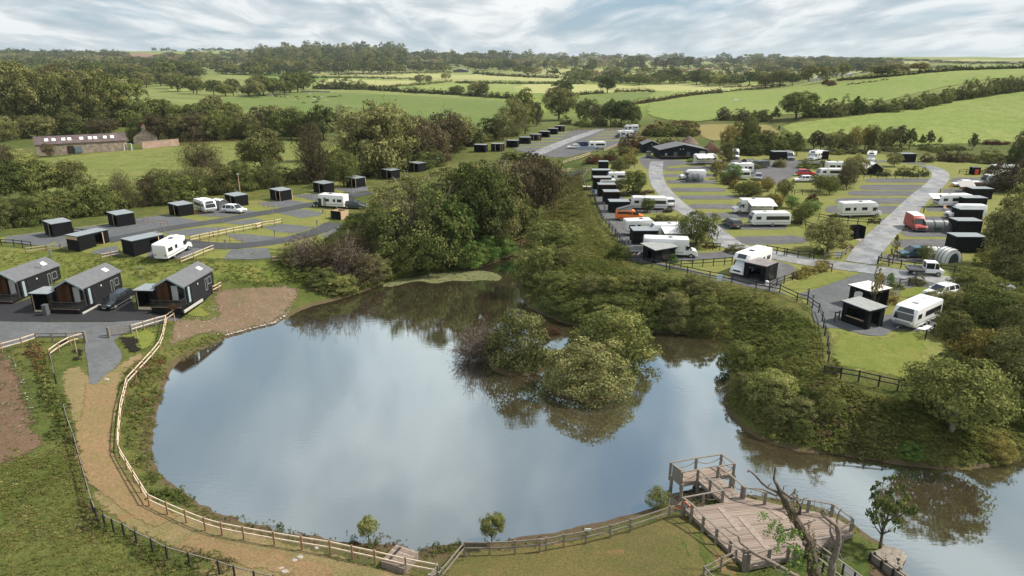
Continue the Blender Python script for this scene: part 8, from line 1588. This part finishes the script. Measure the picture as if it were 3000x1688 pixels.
p = G(*c3(690,1095)); r = empty('windbreak', p, 0, 'pale blue windbreak in front of the navy van', 'windbreak', 'camping gear')
for k in range(4): MB().box(-3+k*1.5,-.02,.05,-1.55+k*1.5,.02,1.15).obj('panel', m_tbl, r); MB().box(-3.05+k*1.5,-.03,0,-3.0+k*1.5,.03,1.35).obj('pole', m_tim, r)
p = G(*c8(2040,285)); r = empty('van_awning', p, 0, 'grey slanting canopy over the maroon campervan side', 'awning', 'camping gear'); MB().add([(-1.9,-.2,1.5),(1.5,-.2,1.5),(1.7,1.6,2.5),(-1.6,1.6,2.5),(-1.9,-.2,1.53),(1.5,-.2,1.53),(1.7,1.6,2.53),(-1.6,1.6,2.53)], [(3,2,1,0),(4,5,6,7),(0,1,5,4),(1,2,6,5),(2,3,7,6),(3,0,4,7)]).obj('canopy', mat('grey_canopy', (.30,.29,.29), .7), r)
for x in (-1.85, 1.45): MB().box(x-.03,-.2,0,x+.03,-.14,1.5).obj('leg', m_steel, r)
p = G(*c8(1790,412)); r = empty('van_awning', p, 0, 'pale awning canopy on the near side of the long caravan', 'awning', 'camping gear'); MB().add([(-2.0,-.4,1.75),(2.2,-.4,1.75),(2.2,1.4,2.45),(-2.0,1.4,2.45),(-2.0,-.4,1.78),(2.2,-.4,1.78),(2.2,1.4,2.48),(-2.0,1.4,2.48)], [(3,2,1,0),(4,5,6,7),(0,1,5,4),(1,2,6,5),(2,3,7,6),(3,0,4,7)]).obj('canopy', m_awn, r)
for x in (-1.95, 2.15): MB().box(x-.03,-.4,0,x+.03,-.34,1.75).obj('leg', m_steel, r)
def chair(p, hd, m, label):
    r = empty('camping_chair', p, math.radians(hd), label, 'chair', 'camping chairs'); MB().box(-.26,-.25,.4,.26,.25,.45).obj('seat', m, r); MB().add([(-.26,.22,.42),(.26,.22,.42),(.26,.4,1.0),(-.26,.4,1.0),(-.26,.26,.42),(.26,.26,.42),(.26,.44,1.0),(-.26,.44,1.0)], [(3,2,1,0),(4,5,6,7),(0,1,5,4),(1,2,6,5),(2,3,7,6),(3,0,4,7)]).obj('backrest', m, r)
    for x in (-.24, .24):
        for y in (-.22, .24): MB().box(x-.015,y-.015,0,x+.015,y+.015,.42).obj('leg', m_steel, r)
m_cb = mat('blue_chair_cloth', (.05,.13,.30), .7)
for c, l, m_ in ((c3(1778,1228), 'left blue chair under the reception motorhome awning', m_cb), (c3(1812,1230), 'right blue chair under the reception motorhome awning', m_cb), (c8(1832,440), 'pale folding chair beside the awning caravan', m_tim), (c7(2375,478), 'dark chair under the side awning of the motorhome', m_tdk), (c7(770,290), 'blue chair by the sheds at the gully fence', m_cb)): chair(G(*c), 0, m_, l)
p = G(*c7(707,245)); r = empty('round_table', p, 0, 'round pale table at the corner of the gully fence', 'table', 'camping gear'); MB().cyl((0,0,0), .05, .75, 'z', 8).obj('leg', m_steel, r); MB().cyl((0,0,.75), .95, .04, 'z', 24).obj('table_top', m_timp, r)
p = G(*cf(1620,365)); r = empty('groundsheet', p+Vector((0,.4,.08)), math.radians(-38), 'white groundsheet with a small barbecue beside the big caravan', 'mat', 'camping gear'); MB().box(-1.3,-.9,0,1.3,.9,.02).obj('sheet', m_white, r); MB().cyl((0,0,.02), .28, .12, 'z', 14, .2).obj('bowl', m_pl, r)
p = G(*c7(1175,870)); r = empty('garden_sofa', p+Vector((0,1.0,0)), 0, 'dark garden sofa with grey cushions by the white motorhome', 'sofa', 'camping gear')
MB().box(-1.2,-.3,.1,1.2,.5,.42).obj('base', m_pl, r, bevel=.04); MB().box(-1.2,.4,.42,1.2,.6,1.05).obj('backrest', m_pl, r, bevel=.04); MB().box(-1.05,-.28,.42,1.05,.38,.52).obj('cushion', m_trimg, r, bevel=.03); MB().box(-1.05,.34,.52,1.05,.4,.98).obj('back_cushion', m_trimg, r)
r = empty('sun_lounger', G(*c7(1180,875))+Vector((.2,-.4,0)), math.radians(10), 'grey sun lounger on which a person lies', 'lounger', 'camping gear'); MB().box(-.9,-.3,.28,.5,.3,.34).obj('seat', m_tgr, r); MB().add([(.5,-.3,.3),(.5,.3,.3),(1.05,.3,.75),(1.05,-.3,.75),(.5,-.3,.36),(.5,.3,.36),(1.02,.3,.8),(1.02,-.3,.8)], [(3,2,1,0),(4,5,6,7),(0,1,5,4),(1,2,6,5),(2,3,7,6),(3,0,4,7)]).obj('backrest', m_tgr, r)
for x in (-.85, .45): MB().box(x-.03,-.28,0,x+.03,.28,.28).obj('leg', m_steel, r)
lo_ = r.location.copy()
for r_, X, Y, s_, l, m_ in (('8', -755, 1150, .45, 'white water carrier by the round holed shelter', m_white), ('3', 805, 1112, .4, 'green and white drum on the upper bank', m_bl), ('1', 1225, 1090, .5, 'blue barrel beside the barn gable', m_cb)):
    p = G(*Q(r_, (X, Y))[0]) if X > 0 else G(2246, 836); MB_ = MB().cyl((0,0,0), s_*.45, s_*1.3, 'z', 14).cyl((0,0,s_*1.3), s_*.15, s_*.15, 'z', 8); tag(MB_.obj('barrel', m_, loc=p, bevel=.02), l, 'barrel')
# ------------------------------------------------------------------ people and cattle
m_skin = mat('skin', (.45,.27,.19), .6)
def skin_mesh(name, verts, edges, m, split=None):
    me = bpy.data.meshes.new(name); me.from_pydata([v[:3] for v in verts], edges, []); o = bpy.data.objects.new(name, me); COL.objects.link(o)
    md = o.modifiers.new('skin', 'SKIN'); md.use_smooth_shade = True
    for i, v in enumerate(verts): me.skin_vertices[0].data[i].radius = (v[3], v[3] if len(v) < 5 else v[4])
    me.skin_vertices[0].data[0].use_root = True; s = o.modifiers.new('sub', 'SUBSURF'); s.levels = 1; s.render_levels = 1
    dg = bpy.context.evaluated_depsgraph_get(); me2 = bpy.data.meshes.new_from_object(o.evaluated_get(dg)); bpy.data.objects.remove(o)
    me2.name = name; me2.materials.clear(); me2.polygons.foreach_set('material_index', [0]*len(me2.polygons))
    for x in (m if isinstance(m, (list, tuple)) else [m]): me2.materials.append(x)
    if split:
        for p in me2.polygons: p.material_index = split(p.center)
    return me2
def person(p, hd, label, top, legs, step=.25, arm=0.0, lying=False, hair=(.05,.03,.02)):
    s = step; V = [(0,0,.95,.14,.11),(0,0,1.15,.13,.10),(0,0,1.38,.17,.11),(0,0,1.5,.06),(0,0.01,1.62,.09,.10),(0,.01,1.70,.08,.09),
      (.09,0,.9,.10),(.10,s*.6,.5,.075),(.10,s*.3,.08,.045),(.10,s*.3+.14,.04,.04),(-.09,0,.9,.10),(-.10,-s*.3,.5,.075),(-.10,-s,.10,.045),(-.10,-s+.14,.05,.04),
      (.19,0,1.40,.06),(.25,arm*.3,1.14,.045),(.24,.12+arm,.95+arm*.4,.035),(.24,.17+arm,.87+arm*.4,.03),(-.19,0,1.40,.06),(-.25,-.05,1.14,.045),(-.24,.10,.95,.035),(-.24,.14,.87,.03)]
    if lying: V = [(v[0], -.35+(v[2]-.95)*.75 if v[2] > .95 else -.35-(.95-v[2])*.95*(1), .42+max(0, (v[2]-.95))*.62+(.18 if .4 < v[2] < .6 else 0)-(.02 if v[2] < .2 else 0), *v[3:]) for v in V]
    E = [(0,1),(1,2),(2,3),(3,4),(4,5),(0,6),(6,7),(7,8),(8,9),(0,10),(10,11),(11,12),(12,13),(2,14),(14,15),(15,16),(16,17),(2,18),(18,19),(19,20),(20,21)]
    sp_ = (lambda c: 2 if c.z > 1.47 or (abs(c.x) > .2 and c.z < 1.1) else 0 if c.z > .93 else 3 if c.z < .1 else 1) if not lying else (lambda c: 2 if c.y > .05 else 0 if c.y > -.38 else 1 if c.y > -.8 else 2)
    r = link('person', skin_mesh('person', V, E, [top, legs, m_skin, m_tdk], sp_), None, loc=p, rot=math.radians(hd-90)); tag(r, label, 'person')
    hz_ = 1.70 if not lying else .42+.75*.62; hy = -.01 if not lying else -.35+.75*.78
    MB().cyl((0,hy,hz_-.06), .105, .1, 'z', 12, .07).obj('hair', mat('hair_%d' % int(hair[0]*1000), hair, .8), r, bevel=.03, smooth=True)
    return r
m_cw = mat('white_shirt', (.65,.65,.66), .8); m_cdk = mat('dark_trousers', (.03,.035,.05), .8); m_cor = mat('orange_top', (.75,.30,.06), .8); m_cgr = mat('grey_green_top', (.22,.26,.24), .8); m_cpk = mat('pale_top', (.55,.42,.40), .8)
person(G(*c7(1850,730)), 200, 'person in pale top standing left of the group by the bushy tree', m_cw, m_cgr, .1); person(G(*c7(1878,735)), -20, 'person in white top striding in the middle of the group', m_cw, m_cdk, .35, .2); person(G(*c7(1935,742)), 180, 'person in blue grey top standing apart at the right', mat('blue_grey_top', (.30,.38,.46), .8), m_cw, .12)
person(G(*c8(1885,258)), 250, 'person in orange top walking near the white hatchback', m_cor, m_cw, .3); person(lo_+Vector((.1,.0,-.05)), 10, 'person in white top lying on the grey lounger', m_cpk, m_cdk, .1, lying=True, hair=(.12,.05,.02))
person(G(*c7(2385,470)), 200, 'person in dark top sitting place under the motorhome awning', m_mar, m_cdk, .1)
V = [(0,0,1.05,.30,.33),(-.75,0,1.08,.28,.30),(.6,0,1.1,.28,.34),(.95,0,1.15,.17,.2),(1.2,0,.85,.13),(1.45,0,.62,.08),(-.72,.2,.75,.13),(-.85,.2,.45,.06),(-.75,.2,.05,.05),(-.72,-.2,.75,.13),(-.85,-.2,.45,.06),(-.75,-.2,.05,.05),(.6,.2,.7,.11),(.62,.2,.4,.06),(.6,.2,.05,.05),(.6,-.2,.7,.11),(.62,-.2,.4,.06),(.6,-.2,.05,.05),(-1.02,0,1.15,.05),(-1.08,0,.6,.03)]
E = [(0,1),(0,2),(2,3),(3,4),(4,5),(1,6),(6,7),(7,8),(1,9),(9,10),(10,11),(2,12),(12,13),(13,14),(2,15),(15,16),(16,17),(1,18),(18,19)]
cow_m = skin_mesh('cow', V, E, m_tdk); CM = [mat('black_hide', (.015,.014,.014), .8), mat('brown_hide', (.10,.045,.025), .8), mat('cream_hide', (.55,.48,.40), .8), mat('pied_hide', (.02,.02,.02), .8)]
lc = [(120,588,2),(148,588,2),(190,600,0),(238,600,0),(280,600,1),(290,606,2),(382,602,1),(372,628,2),(388,626,1),(494,604,0),(505,580,2),(552,604,0),(578,606,0),(600,600,0),(620,606,2),(550,622,2),(590,628,0),(578,650,0),(652,642,2),(550,660,0),(452,658,0),(685,600,0),(715,602,1),(735,602,0),(755,596,0),(793,596,1)]
nm_ = ['black', 'brown', 'cream']
lc.sort()
for i, (X, Y, k) in enumerate(lc):
    p = G(*Q('2', (X, Y))[0]); o = link('cow', cow_m, None, CM[k], loc=p, rot=random.choice((0, PI))+random.uniform(-.5, .5), scale=(1.15, 1.0, 1.12 if i % 3 else .75))
    tag(o, f"{nm_[k]} cow grazing in the green field, {ORD[i]}{' from the left' if X > 120 else ''} of the herd", 'cow', 'cattle in the green field')
for X, Y, k in ((470,548,0),(560,548,1),(650,552,2)):
    p = G(*Q('2', (X, Y))[0]); r = empty('cattle_pen', p, 0, ['left', 'middle', 'right'][k]+' pale metal cattle pen at the field gate', 'pen', 'cattle pens')
    for j in range(4): MB().box(-5,-.05,.3+j*.35,5,.05,.36+j*.35).obj('rail', m_steel, r)
    MB().box(-5,.3,.1,5,.9,1.3).obj('trough', mat('pale_trough', (.42,.42,.42), .6), r)
# ------------------------------------------------------------------ far buildings
m_st = mat('rubble_stone', (.27,.22,.175), .95, var=.45, scale=.9, bump=1.0, bscale=3); m_slate = mat('purple_slate', (.10,.07,.072), .7, var=.4, scale=.5); m_brickr = mat('red_chimney_brick', (.35,.12,.06), .9)
pA, pB = G(*Q('1', (352,1150))[0]), G(*Q('1', (1208,1098))[0]); d = pB-pA; Lb = d.to_2d().length; hb = math.atan2(d.y, d.x)
r = empty('stone_barn', pA, hb, 'long stone barn with purple slate roof and nine rooflights', 'barn', 'stone farm buildings'); Hb = 3.4; Wb = 6.0; Rb = 5.4
MB().add([(0,0,-1),(Lb,0,-1),(Lb,Wb,-1),(0,Wb,-1),(0,0,Hb),(Lb,0,Hb),(Lb,Wb,Hb),(0,Wb,Hb),(0,Wb/2,Rb),(Lb,Wb/2,Rb)], [(0,1,5,4),(2,3,7,6),(3,0,4,8,7),(1,2,6,9,5)]).obj('walls', m_st, r)
for s in (0, 1):
    y0, y1 = (-.25, Wb/2) if s == 0 else (Wb+.25, Wb/2); z0_ = Hb-.15; MB().add([(-.2,y0,z0_),(Lb+.2,y0,z0_),(Lb+.2,y1,Rb+.05),(-.2,y1,Rb+.05),(-.2,y0,z0_+.15),(Lb+.2,y0,z0_+.15),(Lb+.2,y1,Rb+.2),(-.2,y1,Rb+.2)], [(3,2,1,0),(4,5,6,7),(0,1,5,4),(1,2,6,5),(2,3,7,6),(3,0,4,7)]).obj('roof', m_slate, r)
for X in (440, 508, 598, 655, 768, 850, 903, 997, 1068):
    x = (X-352)/(1208-352)*Lb*.985+.6; sl = (Rb+.05-Hb+.15)/(Wb/2+.25); y0, y1 = .9, 1.9; f = lambda y: Hb+(y+.25)*sl
    MB().add([(x-.5,y0,f(y0)),(x+.5,y0,f(y0)),(x+.5,y1,f(y1)),(x-.5,y1,f(y1)),(x-.5,y0,f(y0)+.1),(x+.5,y0,f(y0)+.1),(x+.5,y1,f(y1)+.1),(x-.5,y1,f(y1)+.1)], [(3,2,1,0),(4,5,6,7),(0,1,5,4),(1,2,6,5),(2,3,7,6),(3,0,4,7)]).obj('rooflight', m_glass3, r)
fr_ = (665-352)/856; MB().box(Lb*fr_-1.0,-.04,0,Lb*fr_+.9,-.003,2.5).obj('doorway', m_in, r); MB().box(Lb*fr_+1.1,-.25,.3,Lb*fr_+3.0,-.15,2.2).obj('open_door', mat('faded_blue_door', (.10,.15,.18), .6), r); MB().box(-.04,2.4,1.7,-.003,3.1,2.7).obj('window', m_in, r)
r = gable('stone_farmhouse', G(*Q('1', (1180,1050))[0])+Vector((1,4,0)), 20, 7.5, 7, 2.4, 5.0, 'stone farmhouse gable with a brick chimney behind the barn', 'house', 'stone farm buildings', m_st, m_slate, .1); MB().box(3.2,-.1,4.4,4.2,.8,6.2).obj('chimney', m_st, r); MB().cyl((3.7,.35,6.2), .22, .6, 'z', 8).obj('chimney_pot', m_brickr, r); MB().box(6.0,2.5,3.3,6.9,3.8,3.9).obj('rooflight', m_glass3, r)
a_, b_ = G(*Q('1', (1345,1085))[0]), G(*Q('1', (1692,1052))[0]); d = b_-a_; tag(MB().box(0,0,-.5,d.to_2d().length,.45,2.2).box(-.03,-.05,2.2,d.to_2d().length+.03,.5,2.32).obj('garden_wall', mat('pinkish_wall', (.36,.255,.20), .9, var=.2, scale=.8), loc=a_, rot=math.atan2(d.y, d.x)), 'pinkish garden wall right of the farmhouse', 'wall')
p = G(*Q('1', (1180,1100))[0]); r = empty('climbing_frame', p, .3, 'white A shaped swing frame in front of the barn corner', 'swing')
for x in (0, 2.2): b = MB(); b.tube([(x,-.9,0),(x,0,2.2),(x,.9,0)], .06, 6); b.obj('leg_frame', m_white, r)
MB().box(0,-.05,2.15,2.2,.05,2.25).obj('top_bar', m_white, r)
def farmb(r_, X, Y, w_, h_, mw, mr, label, hd=0, cat='house', win=2):
    p, Wd, hr = sizes(*Q(r_, (X, Y))[0], w_, h_); he = hr*.6; r = gable('farm_building', p, hd, Wd, Wd*.7, he, hr, label, cat, 'distant farm buildings', mw, mr, .2)
    for k in range(win): MB().box(Wd*(.2+.45*k),-.06,he*.35,Wd*(.2+.45*k)+Wd*.14,-.003,he*.75).obj('window', m_glass, r)
m_rw = mat('whitewash', (.60,.59,.56), .8); m_lr = mat('light_metal_roof', (.34,.38,.42), .5); m_dbl = mat('dark_barn_cladding', (.05,.055,.065), .7)
farmb('2', 1858, 362, 44, 10, m_dbl, m_lr, 'dark open barn with pale roof far in the pale fields', cat='barn', win=0); farmb('4', 600, 448, 24, 14, m_rw, m_lr, 'white gabled farm building by the autumn trees'); farmb('4', 555, 450, 12, 7, m_rw, m_lr, 'small white lean to beside the gabled farm building', win=1)
farmb('4', 785, 405, 26, 12, m_rw, m_lr, 'pale roofed house behind the autumn tree'); farmb('4', 915, 398, 28, 9, m_rw, m_lr, 'white bungalow right of the autumn tree'); farmb('3', 2225, 290, 18, 8, m_rw, m_lr, 'white house among far trees on the skyline'); farmb('3', 2280, 291, 14, 7, m_rw, m_lr, 'second white house on the skyline')
farmb('3', 665, 308, 20, 7, m_rw, m_white, 'white polytunnel like barn among the far trees', cat='barn', win=0); farmb('2', 2290, 300, 40, 7, m_dbl, m_lr, 'long grey farm shed under the far trees', cat='barn', win=0); farmb('4', 0, 290, 20, 8, m_rw, m_lr, 'white cottage at the right end of the skyline houses'); farmb('1', 1540, 172, 8, 3, m_rw, m_lr, 'tiny white farm on the far left hill', win=0)
# spoil heaps
def heap(r_, X, Y, w_, h_, m, label):
    p, W_, Hh = sizes(*Q(r_, (X, Y))[0], w_, h_); g = np.random.default_rng(int(X)); n, K = 9, 22; V = [(0, 0, Hh)]
    for i in range(1, n+1):
        for k in range(K): a = 2*PI*k/K; t = i/n; V.append((math.cos(a)*W_/2*t*(1+.12*g.normal()*.4), math.sin(a)*W_/2.4*t, Hh*(1-t)**.9*(1+.1*g.normal()*.5)-.2*(t > .95)))
    Fc = [(0, 1+k, 1+(k+1) % K) for k in range(K)]+[(1+(i-1)*K+k, 1+i*K+k, 1+i*K+(k+1) % K, 1+(i-1)*K+(k+1) % K) for i in range(1, n) for k in range(K)]
    o = MB().add(V, Fc).obj('spoil_heap', m, loc=p+Vector((0, W_*.3, 0)), smooth=True); tag(o, label, 'heap', 'spoil heaps')
heap('3', 1680, 1048, 62, 26, mat('grey_brown_spoil', (.13,.095,.08), .95, var=.3, scale=.6, bump=1, bscale=2), 'grey brown soil heap behind reception'); heap('3', 1890, 1120, 62, 32, mat('red_brown_spoil', (.15,.085,.055), .95, var=.3, scale=.6, bump=1, bscale=2), 'redder soil heap right of reception')
tag(MB().cyl((0,0,0), .4, 1.4, 'z', 10, .3).obj('water_tank', m_tdk, loc=G(*c4(265,900))), 'small dark post on the edge of the dry field', 'post'); tag(MB().box(-1.2,-.8,0,1.2,.8,.9).obj('trough', m_white, loc=G(*c3(2110,628)), bevel=.05), 'small white trough in the hillside field', 'trough')

# ------------------------------------------------------------------ haze
hm = bpy.data.materials.new('haze'); hm.use_nodes = True; nt = hm.node_tree; nt.nodes.clear(); o_ = N(nt, 'ShaderNodeOutputMaterial'); v_ = N(nt, 'ShaderNodeVolumePrincipled'); v_.inputs['Color'].default_value = (.80,.88,.95,1); v_.inputs['Density'].default_value = .00006; v_.inputs['Anisotropy'].default_value = .2
nt.links.new(v_.outputs[0], o_.inputs['Volume']); tag(MB().box(-6700,-300,-6,6700,6700,float(H.max())+25).obj('haze', hm), 'thin pale haze over the whole valley', kind='stuff')
